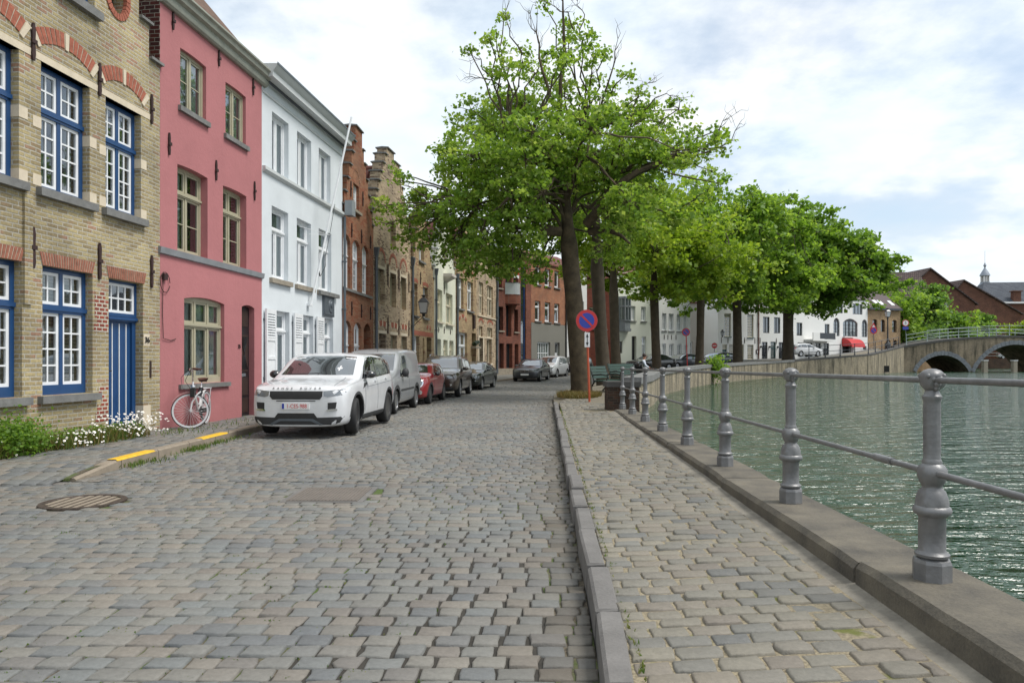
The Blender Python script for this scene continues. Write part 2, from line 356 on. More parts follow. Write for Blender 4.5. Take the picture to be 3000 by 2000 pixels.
def far_sett_mat():
    t = NT('road_far'); v = t.obj(); b = t.n('ShaderNodeTexBrick'); b.inputs['Scale'].default_value = 1; b.inputs['Brick Width'].default_value = .2; b.inputs['Row Height'].default_value = .14; b.inputs['Mortar Size'].default_value = .012
    b.inputs['Color1'].default_value = GREYS[1]; b.inputs['Color2'].default_value = GREYS[3]; b.inputs['Mortar'].default_value = S(100,92,78,.7); t.l(v, b.inputs['Vector'])
    n = t.noise(v, .5, 5); c = t.mix(1., b.outputs['Color'], t.mix(t.rng(n, .3, .7), (.85, .85, .85, 1), (1.1, 1.1, 1.08, 1)), 'MULTIPLY'); t.color(c); t.set('Roughness', .8); t.bump(b.outputs['Fac'], -.4, .01); return t.m
M['road_far'] = far_sett_mat(); M['dark_joint'] = rough('dark_joint', (.035, .031, .025, 1), .95, .5, 9, .3)
M['kerb_stone'] = rough('kerb_stone', S(124,121,118,.72), .75, .3, 4, .6, 45)
M['kerb_concrete'] = rough('kerb_concrete', S(150,138,122,.8), .9, .22, 8, .5, 70)
M['yellow_mark'] = rough('yellow_mark', S(226,180,44,.85), .8, .22, 14, .3, 50)
M['coping'] = rough('coping', S(98,94,88,.66), .85, .42, 3, .7, 60, c2=S(132,124,108,.7))
M['mortar_strip'] = rough('mortar_strip', S(150,144,132,.75), .9, .45, 5, .7, 34)
M['gravel_dirt'] = rough('gravel_dirt', S(134,126,110,.75), .95, .3, 5, .5, 50)

def setts(name, rows, mat, pitch, jit, hgt, gap, dirt=None, rr=None, hole=None, clip=None, wide=None):
    """rows: list of (left xyz, right xyz, next-row left xyz, next-row right xyz); every stone is a rounded block"""
    rr = rr or rnd; V = []; Q = []; T = []
    ring = ((0, -.03), (.002, -.005), (.009, 0.))
    for ri, (a, b, a2, b2) in enumerate(rows):
        a, b, a2, b2 = map(Vector, (a, b, a2, b2)); Ln = (b-a).length; p = -rr.random()*pitch*.9 if ri % 2 else -rr.random()*pitch*.4
        while p < Ln:
            w = pitch*rr.uniform(1-jit, 1+jit); f0 = max(0, p/Ln); f1 = min(1, (p+w)/Ln); p += w
            if (f1-f0)*Ln < .05: continue
            c = [a.lerp(b, f0), a.lerp(b, f1), a2.lerp(b2, f1), a2.lerp(b2, f0)]
            cen = (c[0]+c[1]+c[2]+c[3])/4
            if hole and hole(cen): continue
            if clip and not clip(cen): continue
            g = gap*rr.uniform(.5, 1.5); dz = rr.gauss(0, hgt); tx, ty = rr.gauss(0, .007), rr.gauss(0, .01)
            if wide and wide(cen): s_ = (c[1]-c[0]).normalized()*max(0, rr.uniform(-.006, .011)); c = [c[0]+s_, c[1]-s_, c[2]-s_, c[3]+s_]
            base = len(V); c = [c[0], (c[0]+c[1])/2, c[1], (c[1]+c[2])/2, c[2], (c[2]+c[3])/2, c[3], (c[3]+c[0])/2]; sh = [(rr.gauss(0, .0042), rr.gauss(0, .0036)) for _ in range(8)]
            for ins, z in ring:
                for k in range(8):
                    e = c[k]; d = cen-e; dl = d.length
                    q = e + d*((g*.7+ins*1.35)/dl)*(1.25 if k % 2 == 0 and z > -.02 else .85); q.x += sh[k][0]; q.y += sh[k][1]
                    V.append((q.x, q.y, q.z+z+dz+(q.x-cen.x)*tx+(q.y-cen.y)*ty))
            for r_ in (0, 8):
                for k in range(8): Q.append((base+r_+k, base+r_+(k+1) % 8, base+r_+8+(k+1) % 8, base+r_+8+k))
            t_ = base+16; Q += [(t_, t_+1, t_+6, t_+7), (t_+1, t_+2, t_+5, t_+6), (t_+2, t_+3, t_+4, t_+5)]
            d = dirt(cen) if dirt else 0; tv = (rr.random(), d*rr.uniform(.5, 1), 0, 1); T += [tv]*24
    return np_mesh(name, V, Q, mat, T, smooth=True)
# carriageway: earth bed then stones
def edge(tab, s): return Vector(lerp_tab(tab, s))
st = [-4+i*.5 for i in range(0, 26)] + [8.62] + [9+i*1.0 for i in range(0, 112)]
b = MB()
for s0, s1 in zip(st, st[1:]):
    if s1 > 120: break
    for k in range(8):
        P = [edge(ROAD_L, s).lerp(edge(ROAD_R, s), f) for s, f in ((s0, k/8), (s0, (k+1)/8), (s1, (k+1)/8), (s1, k/8))]
        dz = -.016 if s0 < 62 else 0.0
        b.quad(*[(p.x, p.y, p.z+dz) for p in P], m=0 if s0 < 62 else 1)
tag(b.build('road', [M['joint'], M['road_far']], fix=False), 'cobbled road curving away to the right', kind='structure')
MH = Vector((-4.43, 7.35, 0)); PL = (-2.42, -1.52, 7.28, 8.2)
b = MB(); b.slab([(-1.2+.12*math.sin(i*1.3), 3.05+i*.32) for i in range(11)]+[(.2, 3.05+i*.32) for i in range(10, -1, -1)], -.015, -.0135); tag(b.build('joint_shade_sheet', M['dark_joint'], fix=False), 'dark sheet shading the open joints of the worn road', kind='structure')  # dark sheet just above the bed; the holes' shade is put into its colour
rows = []; s = 1.6
while s < 61:
    n = s + .137*(1+.05*math.sin(s*7))
    if s < 8.6 < n: n = 8.6
    sk = lambda q: Vector((0, .12*math.sin(q*.35), 0))
    rows.append((edge(ROAD_L, s), edge(ROAD_R, s), edge(ROAD_L, n), edge(ROAD_R, n))); s = n if n != 8.6 else 8.62
def rdirt(c):
    e = edge(ROAD_R, c.y) if c.y < 30 else None
    return .75 if e is not None and e.x-c.x < .22 else (.25 if e is not None and e.x-c.x < .5 else 0)
tag(setts('road_setts', rows, M['setts'], .172, .16, .0032, .008, rdirt, wide=lambda c: abs(c.x+.42) < .5+.2*math.sin(c.y*4) and 3.1 < c.y < 6.2,
          hole=lambda c: (c-MH).length < .42 or (PL[0] < c.x < PL[1] and PL[2] < c.y < PL[3])), 'grey stone setts of the road', kind='structure')
# right pavement
b = MB(); ys = [-4+i for i in range(24)]
for y0, y1 in zip(ys, ys[1:]):
    b.quad((xk(y0)+.1, y0, walk(y0)-.014), (yk(y0)-.45, y0, walk(y0)+.035), (yk(y1)-.45, y1, walk(y1)+.035), (xk(y1)+.1, y1, walk(y1)-.014))
tag(b.build('pavement', M['joint_sand'], fix=False), 'sandy bed of the canal side pavement', kind='structure')
rows = []; y = 1.4
while y < 18.2:
    n = y+.128*(1+.08*math.sin(y*5)); rows.append(((xk(y)+.13, y, walk(y)), (yk(y)-.6, y+.05, walk(y)+.04), (xk(n)+.13, n, walk(n)), (yk(n)-.6, n+.05, walk(n)+.04))); y = n
tag(setts('pavement_setts', rows, M['walk_setts'], .196, .16, .004, .011), 'beige stone setts of the canal side pavement', kind='structure')
rows = []; y = 18.2
while y < 24.6:
    n = y+.148; o = max(0, (y-22.5))*.12; rows.append(((xk(y)+.17+o, y, walk(y)+.02*(y-18.2)/6), (2.95-o*.3, y, walk(y)+.02), (xk(n)+.17+o, n, walk(n)+.02*(n-18.2)/6), (2.95-o*.3, n, walk(n)+.02))); y = n
tag(setts('pavement_setts', rows, M['walk_setts'], .212, .1, .004, .014), 'beige stone setts at the end of the pavement', kind='structure')
b = MB()
for y0, y1 in zip(ys, ys[1:]):
    if y1 <= 18: b.quad((yk(y0)-.64, y0, walk(y0)+.022), (yk(y0)-.46, y0, walk(y0)+.056), (yk(y1)-.46, y1, walk(y1)+.056), (yk(y1)-.64, y1, walk(y1)+.022))
tag(b.build('pavement_edge', M['mortar_strip'], fix=False), 'pale mortar strip along the coping', kind='structure')
# right kerb of long stones with gaps
b = MB(); y = 1.0; r2 = random.Random(3)
while y < 22.6:
    L = r2.uniform(.75, 1.25); x0, x1 = xk(y)+.01+r2.uniform(-.016, .016), xk(y+L)+.01+r2.uniform(-.016, .016); z0 = walk(y)+.012+r2.uniform(-.016, .016); z1 = walk(y+L)+.012+r2.uniform(-.016, .016); g = r2.choice((.008, .012, .015, .035))
    w0, w1 = .118+r2.uniform(-.01, .01), .118+r2.uniform(-.01, .01); y1 = y+L-g
    b.add([(x0-.012, y, -.1), (x0+w0, y, -.1), (x1+w1, y1, -.1), (x1-.012, y1, -.1),
           (x0-.004, y, z0-.015), (x0+w0, y, z0-.01), (x1+w1, y1, z1-.01), (x1-.004, y1, z1-.015),
           (x0+.014, y+.008, z0), (x0+w0-.01, y+.008, z0), (x1+w1-.01, y1-.008, z1), (x1+.014, y1-.008, z1)],
          [(0,1,5,4),(1,2,6,5),(2,3,7,6),(3,0,4,7),(4,5,9,8),(5,6,10,9),(6,7,11,10),(7,4,8,11),(8,9,10,11)])
    y += L
tag(b.build('kerb', M['kerb_stone']), 'grey kerb stones between road and canal pavement', kind='structure')
# raised ground under the trees (rounded kerb head) and plaza up to the parapet
PLAZA_Z = [(22,.15),(24,.17),(30,.34),(36,.42),(43,.44),(54,.6),(66,.95),(80,1.6),(101,3.0)]
b = MB(); ss = [21.5, 22, 22.6, 23.2, 24, 25, 26.5, 28] + list(range(30, 102, 3)); N = 6
def plz(s, f):
    a = edge(ROAD_R, s); q = edge(QUAY, s); a = a + (q-a).normalized()*(.0 if s > 26 else max(0, (26-s))*.05)
    if s < 24: q = Vector((2.95+(q.x-2.95)*(s-21.5)/2.5, q.y, 0)) if s > 21.5 else Vector((2.95, 21.5, 0))
    p = a.lerp(q, f); z = lerp_tab(PLAZA_Z, s)[0]; zz = edge(ROAD_R, s).z + .06
    return (p.x, p.y, zz + (z-zz)*min(1, f*2.2))
for s0, s1 in zip(ss, ss[1:]):
    for k in range(N):
        b.quad(plz(s0, k/N*.97), plz(s0, (k+1)/N*.97), plz(s1, (k+1)/N*.97), plz(s1, k/N*.97))
    a, c = plz(s0, 0), plz(s1, 0); b.quad((a[0], a[1], a[2]-.3), a, c, (c[0], c[1], c[2]-.3))
tag(b.build('promenade', M['gravel_dirt'], fix=False), 'raised tree lined promenade of packed grit', kind='structure')
# left pavement with kerb, two yellow marks
FA = lambda y: -6.85+.115*(y-14)          # facade line of the first three houses
zl = lambda y: .02 + .1*min(1, max(0, (y-8.2)/.9)) if y < 9.2 else .12
LS = [(8.3,.02),(9.2,.12),(11,.125),(15,.12),(20,.1),(25,.1),(30,.1),(36,.12),(42,.2),(48,.3),(54,.42),(60,.56),(66,.8),(72,.98),(80,1.3),(90,1.75)]
def lwalk(s): return lerp_tab(LS, s)[0]
FACE = [(-4,-8.92,-4),(23.93,-5.71,23.93),(28,-5.46,28.),(33,-4.71,33.),(37.5,-4.11,37.5),(43,-3.41,43.),(53,-1.17,53.),(58,1.55,57.5),(64,4.74,62.5),(70,9.35,66.),(76,14.45,70.),(80,18.3,73.),(85,22,76.),(92,31.5,81.),(105,45,90.)]
b = MB()
sl = [8.3, 8.6, 9.0, 9.4] + [10+i for i in range(81)]
for s0, s1 in zip(sl, sl[1:]):
    for k in range(3):
        P = []
        for s, f in ((s0, k/3), (s0, (k+1)/3), (s1, (k+1)/3), (s1, k/3)):
            a = Vector(lerp_tab(FACE, s)+(0,)) + Vector((-.3, .1, 0)); c = edge(ROAD_L, max(s, 8.63)); c = c + (a-c).normalized()*.06; p = a.lerp(c, f); P.append((p.x, p.y, lwalk(s) - (.02 if s < 31 else 0)))
        b.quad(*P, m=0 if s0 < 31 else 1)
tag(b.build('house_pavement', [M['joint'], M['road_far']], fix=False), 'narrow pavement along the house fronts', kind='structure')
rows = []; y = 8.3
while y < 30.5:
    n = y+.19; q = lambda s: ((lerp_tab(FACE, s)[0]-.2, s, lwalk(s)), (edge(ROAD_L, max(s, 8.63)).x-.13, s, lwalk(s)))
    rows.append((*q(y), *q(n))); y = n
tag(setts('house_pavement_setts', rows, M['setts'], .21, .12, .003, .009), 'flat grey paving stones before the house fronts', kind='structure')
b = MB(); s = 8.65; r2 = random.Random(5); first = True
YM = [(9.55, 10.55), (12.15, 13.2)]
kk = []
while s < 88:
    L = 1.0 if s < 30 else 2.0
    a, c = edge(ROAD_L, s), edge(ROAD_L, s+L); d = (c-a).normalized(); nrm = Vector((-d.y, d.x, 0)); e = .014; c = c-d*e
    z0, z1 = lwalk(s)+.008, lwalk(s+L)+.008
    if s < 9.0: z0 = .03
    def P(p, o, z): q = p+nrm*o; return (q.x, q.y, z)
    b.add([P(a, 0, a.z-.1), P(a, .16, a.z-.1), P(c, .16, c.z-.1), P(c, 0, c.z-.1), P(a, .005, z0-.02), P(a, .16, z0), P(c, .16, z1), P(c, .005, z1-.02), P(a, .03, z0), P(c, .03, z1)],
          [(0,1,5,8,4),(3,7,9,6,2),(0,4,7,3),(4,8,9,7),(8,5,6,9),(1,2,6,5)])
    s += L
tag(b.build('house_kerb', M['kerb_concrete']), 'worn concrete kerb along the house side', kind='structure')
for i, (ya, yb) in enumerate(YM):
    b = MB(); k = 10
    for j in range(k):
        q = [ya+(yb-ya)*(j+o)/k for o in (0, 1)]; xx = [edge(ROAD_L, y).x for y in q]
        zt = [lwalk(y)+.0125 for y in q]
        b.quad((xx[0]-.155, q[0], zt[0]), (xx[0]-.03, q[0], zt[0]), (xx[1]-.03, q[1], zt[1]), (xx[1]-.155, q[1], zt[1]))
        b.quad((xx[0]-.03, q[0], zt[0]), (xx[0]-.003, q[0], zt[0]-.022), (xx[1]-.003, q[1], zt[1]-.022), (xx[1]-.03, q[1], zt[1]))
    tag(b.build('kerb_marking', M['yellow_mark'], fix=False), ['yellow painted kerb stretch beside the dropped kerb end', 'yellow painted kerb stretch before the bicycle'][i], kind='structure')
# manhole covers
t = NT('iron_cover'); v = t.obj(); n = t.noise(v, 30, 4); t.color(t.mix(t.rng(n, .3, .7), S(70,60,54,.7), S(108,96,86,.7))); t.set('Roughness', .6); t.set('Metallic', .4); t.bump(n, .4, .004); M['iron_cover'] = t.m
o = empty('manhole_cover', (MH.x, MH.y, 0)); tag(o, 'round iron manhole cover with parallel bars in the setts', 'manhole cover')
b = MB(); b.lathe([(.40, -.03), (.40, .006), (.345, .006), (.34, -.004), (.0, -.004)], 40); b.build('rim', M['iron_cover'], o, smooth=30)
b = MB()
for i in range(-3, 4):
    w = math.sqrt(.33**2-(i*.09)**2)-.01; b.box(i*.09-.022, i*.09+.022, -w, w, -.003, .005)
b.build('bar_pattern', M['kerb_concrete'], o)
M['cover_plate'] = rough('cover_plate', S(122,114,106,.72), .7, .2, 6, .4, 50)
o = empty('access_cover', ((PL[0]+PL[1])/2, (PL[2]+PL[3])/2, 0)); tag(o, 'rectangular concrete access cover set flush in the middle of the road', 'access cover')
w, d = (PL[1]-PL[0])/2-.02, (PL[3]-PL[2])/2-.02
b = MB(); b.box(-w, w, -d, d, -.06, .004); b.build('slab', M['kerb_stone'], o)
b = MB(); b.box(-w+.06, w-.06, -d+.06, d-.06, .004, .012)
for i in range(-9, 10):
    b.box(i*.038-.006, i*.038+.006, -d+.08, d-.08, .012, .016)
b.build('plate', M['cover_plate'], o)
# far ground sheet (under the houses and beyond), canal water
b = MB(); 
M['far_ground'] = rough('far_ground', S(120,122,96,.7), .95, .3, .05, .1, 1)
b.quad((-1500, -200, -.9), (1500, -200, -.9), (1500, 2500, -.9), (-1500, 2500, -.9))
tag(b.build('ground', M['far_ground'], fix=False), 'flat ground beneath the town', kind='structure')
t = NT('canal_water'); v = t.obj(); mp = t.n('ShaderNodeMapping'); mp.inputs['Scale'].default_value = (1., 2.3, 1); mp.inputs['Rotation'].default_value = (0, 0, R(12)); t.l(v, mp.inputs['Vector'])
n1 = t.noise(mp.outputs[0], 1.25, 3, .55); n2 = t.noise(mp.outputs[0], 5.5, 3, .5); n3 = t.noise(v, .12, 2)
t.color(S(40,82,50,.55)); t.set('Roughness', .04); t.set('IOR', 1.5); t.set('Specular IOR Level', .5)
t.bump(t.math('ADD', t.math('MULTIPLY', n1, 1.0), t.math('MULTIPLY', n2, .26)), .9, .3); M['water'] = t.m
b = MB(); q0 = [(2.2, -60)] + [(q[1]-.12, q[2]) for q in QUAY if q[0] != 18.32] + [(48.6, 150)]
for (xa, ya), (xb, yb) in zip(q0, q0[1:]):
    b.quad((xa, ya, WATER_Z), (400, ya, WATER_Z), (400, yb, WATER_Z), (xb, yb, WATER_Z))
tag(b.build('water', M['water'], fix=False), 'rippled green canal water', kind='structure')
# ---------------------------------------------------------------- houses
class House:
    def __init__(h, name, P, Q, label, cat='house', group=None, depth=8., zb=-.3):
        h.L = math.hypot(Q[0]-P[0], Q[1]-P[1]); h.D = depth; h.zb = zb
        h.o = empty(name, (P[0], P[1], 0), math.atan2(Q[1]-P[1], Q[0]-P[0])); tag(h.o, label, cat, group)
        h.holes = []; h.extra = []
    def wall(h, rects, mat, thick=.32, name='wall', yf=0., mats=None):
        H = h.holes; xs = sorted({round(v, 4) for r in rects+H for v in (r[0], r[1])}); zs = sorted({round(v, 4) for r in rects+H for v in (r[2], r[3])})
        inside = lambda x, z: any(r[0] < x < r[1] and r[2] < z < r[3] for r in rects) and not any(r[0] < x < r[1] and r[2] < z < r[3] for r in H)
        g = [[inside((xs[i]+xs[i+1])/2, (zs[j]+zs[j+1])/2) for j in range(len(zs)-1)] for i in range(len(xs)-1)]
        b = MB(); y1 = yf+thick
        def G(i, j): return 0 <= i < len(xs)-1 and 0 <= j < len(zs)-1 and g[i][j]
        for i in range(len(xs)-1):
            for j in range(len(zs)-1):
                if not g[i][j]: continue
                a, c, e, f = xs[i], xs[i+1], zs[j], zs[j+1]
                b.quad((a,yf,e),(c,yf,e),(c,yf,f),(a,yf,f)); b.quad((a,y1,f),(c,y1,f),(c,y1,e),(a,y1,e))
                if not G(i-1, j): b.quad((a,yf,f),(a,y1,f),(a,y1,e),(a,yf,e))
                if not G(i+1, j): b.quad((c,yf,e),(c,y1,e),(c,y1,f),(c,yf,f))
                if not G(i, j-1): b.quad((a,yf,e),(a,y1,e),(c,y1,e),(c,yf,e))
                if not G(i, j+1): b.quad((a,yf,f),(c,yf,f),(c,y1,f),(a,y1,f))
        for (x0, x1, zc, rise) in h.extra:      # arch shoulders inside rectangular holes; zc = crown
            k = 8; xm = (x0+x1)/2; hw = (x1-x0)/2; rad = (hw*hw+rise*rise)/(2*rise)
            pts = [(xm+hw*(-1+2*i/k), zc-rad+math.sqrt(max(0, rad*rad-(hw*(-1+2*i/k))**2))) for i in range(k+1)]
            for i in range(k):
                (xa, za), (xb, zb_) = pts[i], pts[i+1]
                b.add([(xa,yf,za),(xb,yf,zb_),(xb,yf,zc),(xa,yf,zc),(xa,y1,za),(xb,y1,zb_)], [(0,1,2,3),(0,4,5,1)])
        o = b.build(name, mat, h.o, fix=False)
        return o
    def body(h, zt, mat, roof=None, rmat=None, left=None, x0=None, x1=None, ridge='x', y0=.3, over=0.12, name='side_wall'):
        """side and back walls; roof = ridge height"""
        x0 = .005 if x0 is None else x0; x1 = h.L-.005 if x1 is None else x1; b = MB(); D = h.D
        for xa, xb in ((x0, x0+.2), (x1-.2, x1)):
            if ridge == 'x' and roof: b.add([(xa,y0,h.zb),(xa,D,h.zb),(xa,D,zt),(xa,D/2,roof-.1),(xa,y0,zt),(xb,y0,h.zb),(xb,D,h.zb),(xb,D,zt),(xb,D/2,roof-.1),(xb,y0,zt)],
                                            [(0,1,2,3,4),(9,8,7,6,5),(0,5,6,1),(1,6,7,2),(2,7,8,3),(3,8,9,4),(4,9,5,0)])
            else: b.box(xa, xb, y0, D, h.zb, zt)
        b.box(x0+.2, x1-.2, D-.2, D, h.zb, zt)
        b.build(name, mat, h.o)
        if roof:
            b = MB()
            if ridge == 'x':
                for ya, yb in ((-over, D/2), (D+over, D/2)):
                    b.add([(x0,ya,zt),(x1,ya,zt),(x1,yb,roof),(x0,yb,roof),(x0,ya,zt-.1),(x1,ya,zt-.1),(x1,yb,roof-.1),(x0,yb,roof-.1)], [(0,1,2,3),(4,7,6,5),(0,4,5,1),(1,5,6,2),(2,6,7,3),(3,7,4,0)])
            else:
                xm = (x0+x1)/2
                for xa, xb in ((x0, xm), (x1, xm)):
                    b.add([(xa,y0,zt),(xa,D,zt),(xb,D,roof),(xb,y0,roof),(xa,y0,zt-.1),(xa,D,zt-.1),(xb,D,roof-.1),(xb,y0,roof-.1)], [(0,1,2,3),(4,7,6,5),(0,4,5,1),(1,5,6,2),(2,6,7,3),(3,7,4,0)])
            h.roof = b.build('roof', rmat, h.o)
    def win(h, x0, x1, z0, z1, fm='white_paint', sm=None, rec=.13, tz=None, cols=2, up=None, lo=None, gl='glass_dark', fw=.06, sw=.045, bar=.022, tb=.09,
            sill=None, so=.08, sd=.1, st=.1, arch=0., back=None, hole=True, ucols=None, name='window', bot=0., yoff=0.):
        if hole: h.holes.append((x0, x1, z0, z1))
        if arch: h.extra.append((x0, x1, z1, arch))
        y = rec+yoff; f = MB(); g = MB(); s = MB(); F = M[fm]; zz0 = z0+bot
        f.box(x0-.02, x0+fw, y, y+.08, z0, z1); f.box(x1-fw, x1+.02, y, y+.08, z0, z1); f.box(x0+fw, x1-fw, y+.002, y+.08, z1-fw-arch*.6, z1+.02); f.box(x0+fw, x1-fw, y-.01, y+.08, z0-.01, zz0+fw)
        rows = [(zz0+fw, (tz-tb/2) if tz else z1-fw-arch*.6, cols, lo)]
        if tz:
            f.box(x0+fw, x1-fw, y-.012, y+.08, tz-tb/2, tz+tb/2); f.box(x0-.005, x1+.005, y-.03, y-.013, tz-tb*.2, tz+tb*.3)
            rows.append((tz+tb/2, z1-fw-arch*.6, ucols or cols, up))
        for (za, zb, nc, grid) in rows:
            W_ = (x1-x0-2*fw-(nc-1)*fw)/nc
            for c in range(nc):
                xa = x0+fw+c*(W_+fw); xb = xa+W_
                if c: f.box(xa-fw, xa, y+.003, y+.08, za, zb)
                q0, q1, r0, r1 = xa, xb, za, zb
                if sw:
                    s.box(xa, xa+sw, y+.02, y+.065, za, zb); s.box(xb-sw, xb, y+.02, y+.065, za, zb); s.box(xa+sw, xb-sw, y+.02, y+.065, za, za+sw); s.box(xa+sw, xb-sw, y+.02, y+.065, zb-sw, zb)
                    q0, q1, r0, r1 = xa+sw, xb-sw, za+sw, zb-sw
                if grid:
                    for i in range(1, grid[0]): u = q0+(q1-q0)*i/grid[0]; s.box(u-bar/2, u+bar/2, y+.028, y+.058, r0, r1)
                    for i in range(1, grid[1]):
                        u = r0+(r1-r0)*i/grid[1]
                        for k in range(grid[0]):
                            ua, ub = q0+(q1-q0)*k/grid[0], q0+(q1-q0)*(k+1)/grid[0]
                            s.box(ua+(bar/2 if k else 0), ub-(bar/2 if k < grid[0]-1 else 0), y+.028, y+.058, u-bar/2, u+bar/2)
                g.quad((q0, y+.043, r0), (q1, y+.043, r0), (q1, y+.043, r1), (q0, y+.043, r1))
        fo = f.build(name, F, h.o)
        if s.v: s.build('sash', M[sm or fm], fo)
        g.build('pane', M[gl], fo, fix=False)
        if sill:
            b = MB(); b.box(x0-so, x1+so, -sd+yoff, y+.0, z0-st, z0-.005); b.build('sill', M[sill], fo)
        if back:     # curtain or blind hanging behind the glass
            for (bn, bm_, xa, xb, za, zb) in back:
                b = MB(); k = max(2, int((xb-xa)/.045)) if 'curtain' in bn else 1
                for i in range(k):
                    u0, u1 = xa+(xb-xa)*i/k, xa+(xb-xa)*(i+1)/k; w0, w1 = [(.02*math.sin(j*1.9) if k > 1 else 0) for j in (i, i+1)]
                    b.quad((u0, y+.11+w0, za), (u1, y+.11+w1, za), (u1, y+.11+w1, zb), (u0, y+.11+w0, zb))
                b.build(bn, M[bm_], fo, fix=False)
        return fo
    def void(h, dep=1.2, z=(0, 8)):           # backing panel behind the windows; the unlit room's darkness is its colour
        b = MB(); b.quad((.2, dep, z[0]), (h.L-.2, dep, z[0]), (h.L-.2, dep, z[1]), (.2, dep, z[1])); b.build('dark_backing', M['backing_dark'], h.o, fix=False)
    def box(h, name, x0, x1, y0, y1, z0, z1, mat, parent=None):
        b = MB(); b.box(x0, x1, y0, y1, z0, z1); return b.build(name, M[mat], parent or h.o)
    def sweep(h, name, prof, x0, x1, mat, parent=None):
        b = MB(); b.sweep(prof, x0, x1); return b.build(name, M[mat], parent or h.o, smooth=25)
    def voussoirs(h, xm, hw, z0, rise, th, n, mats, proud=.012, stones=(), name='window_arch', gap=.008):
        """flat or segmental ring of upright bricks; stones = indices built in pale stone"""
        b = MB(); mm = [M[mats[0]], M['mortar'], M['cream_stone']]
        if rise > 0: rad = (hw*hw+rise*rise)/(2*rise); cz = z0+rise-rad; a0 = math.asin(min(1, hw/rad))
        def pt(f, r):
            if rise > 0: a = -a0+2*a0*f; return (xm+(rad+r)*math.sin(a), cz+(rad+r)*math.cos(a))
            return (xm-hw*(1+.12*r/th)+2*hw*(1+.12*r/th)*f, z0+r)
        b.prism([pt(i/12, .004) for i in range(13)] + [pt(i/12, th-.004) for i in range(12, -1, -1)], -proud*.5, .02, 1)
        for i in range(n):
            g = gap/(2*hw); st = i in stones; f0, f1 = (i/n+g, (i+1)/n-g); r0 = -.0 if not st else -.02; r1 = th if not st else th+.01
            b.prism([pt(f0, r0), pt(f1, r0), pt(f1, r1), pt(f0, r1)], -proud-(.006 if st else 0)-rnd.uniform(0, .004), .01, 2 if st else 0)
        return b.build(name, mm, h.o)
    def anchor(h, x, z0, z1, w=.035):
        b = MB(); b.prism([(x-w*.6, z0), (x+w*.6, z0), (x+w, z0+.1), (x+w*.7, (z0+z1)/2), (x+w, z1-.1), (x+w*.4, z1), (x-w*.4, z1), (x-w, z1-.1), (x-w*.7, (z0+z1)/2), (x-w, z0+.1)], -.035, -.004)
        b.box(x-.05, x+.05, -.05, -.035, (z0+z1)/2-.03, (z0+z1)/2+.03); b.build('wall_anchor', M['rust_iron'], h.o)
    def pipe(h, x, z0, z1, mat='zinc', r=.05, hop=True):
        b = MB(); b.tube([(x, -.09, z0), (x, -.09, z1)], r, 10)
        if hop: b.add([(x-.09,-.2,z1+.35),(x+.09,-.2,z1+.35),(x+.09,-.01,z1+.35),(x-.09,-.01,z1+.35),(x-.06,-.15,z1),(x+.06,-.15,z1),(x+.06,-.03,z1),(x-.06,-.03,z1)], [(0,1,2,3),(4,7,6,5),(0,4,5,1),(1,5,6,2),(2,6,7,3),(3,7,4,0)])
        z = z0+1.
        while z < z1: b.box(x-r*1.5, x+r*1.5, -.1-r, -.01, z-.02, z+.02); z += 1.6
        b.build('downpipe', M[mat], h.o, smooth=40)
def step_gable(h, x0, x1, zs, z_top, n, apw):
    """stepped gable as rectangles, with steps of equal width and a chimney-like top"""
    out = []; xm = (x0+x1)/2; hw = (x1-x0)/2; dz = (z_top-zs)/n
    for i in range(n):
        w = hw-(hw-apw)*i/(n-1) if n > 1 else hw; out.append((xm-w, xm+w, zs+i*dz, zs+(i+1)*dz))
    return out
def caps(h, steps, mat, over=.06, th=.07, dep=.4):
    for i, s in enumerate(steps):
        b = MB(); nxt = steps[i+1] if i+1 < len(steps) else None; z = s[3]
        if nxt:
            for xa, xb in ((s[0]-over, nxt[0]), (nxt[1], s[1]+over)): b = MB(); b.sweep([(-over, z), (dep+over, z), (dep+over, z+th*.6), (dep*.5, z+th), (-over, z+th*.6)], xa, xb-.001); b.build('coping_stone', M[mat], h.o)
        else: b.sweep([(-over, z), (dep+over, z), (dep+over, z+th*.6), (dep*.5, z+th), (-over, z+th*.6)], s[0]-over, s[1]+over); b.build('coping_stone', M[mat], h.o)
def text(body, size, mat, parent, loc, rot=(R(90), 0, 0), ext=.006, name='lettering', sx=1.0):
    c = bpy.data.curves.new(name, 'FONT'); c.body = body; c.size = size; c.extrude = ext; c.align_x = 'CENTER'; c.align_y = 'CENTER'
    o = bpy.data.objects.new(name, c); col.objects.link(o); dg = bpy.context.evaluated_depsgraph_get(); me = bpy.data.meshes.new_from_object(o.evaluated_get(dg))
    bpy.data.objects.remove(o); me.materials.clear(); me.materials.append(M[mat]); p = link(name, me, parent); p.location = loc; p.rotation_euler = rot; p.scale = (sx, 1, 1); return p

LN = lambda y: (FA(y), y)
PA, PB, PC = LN(13.87), LN(18.12), LN(23.93)
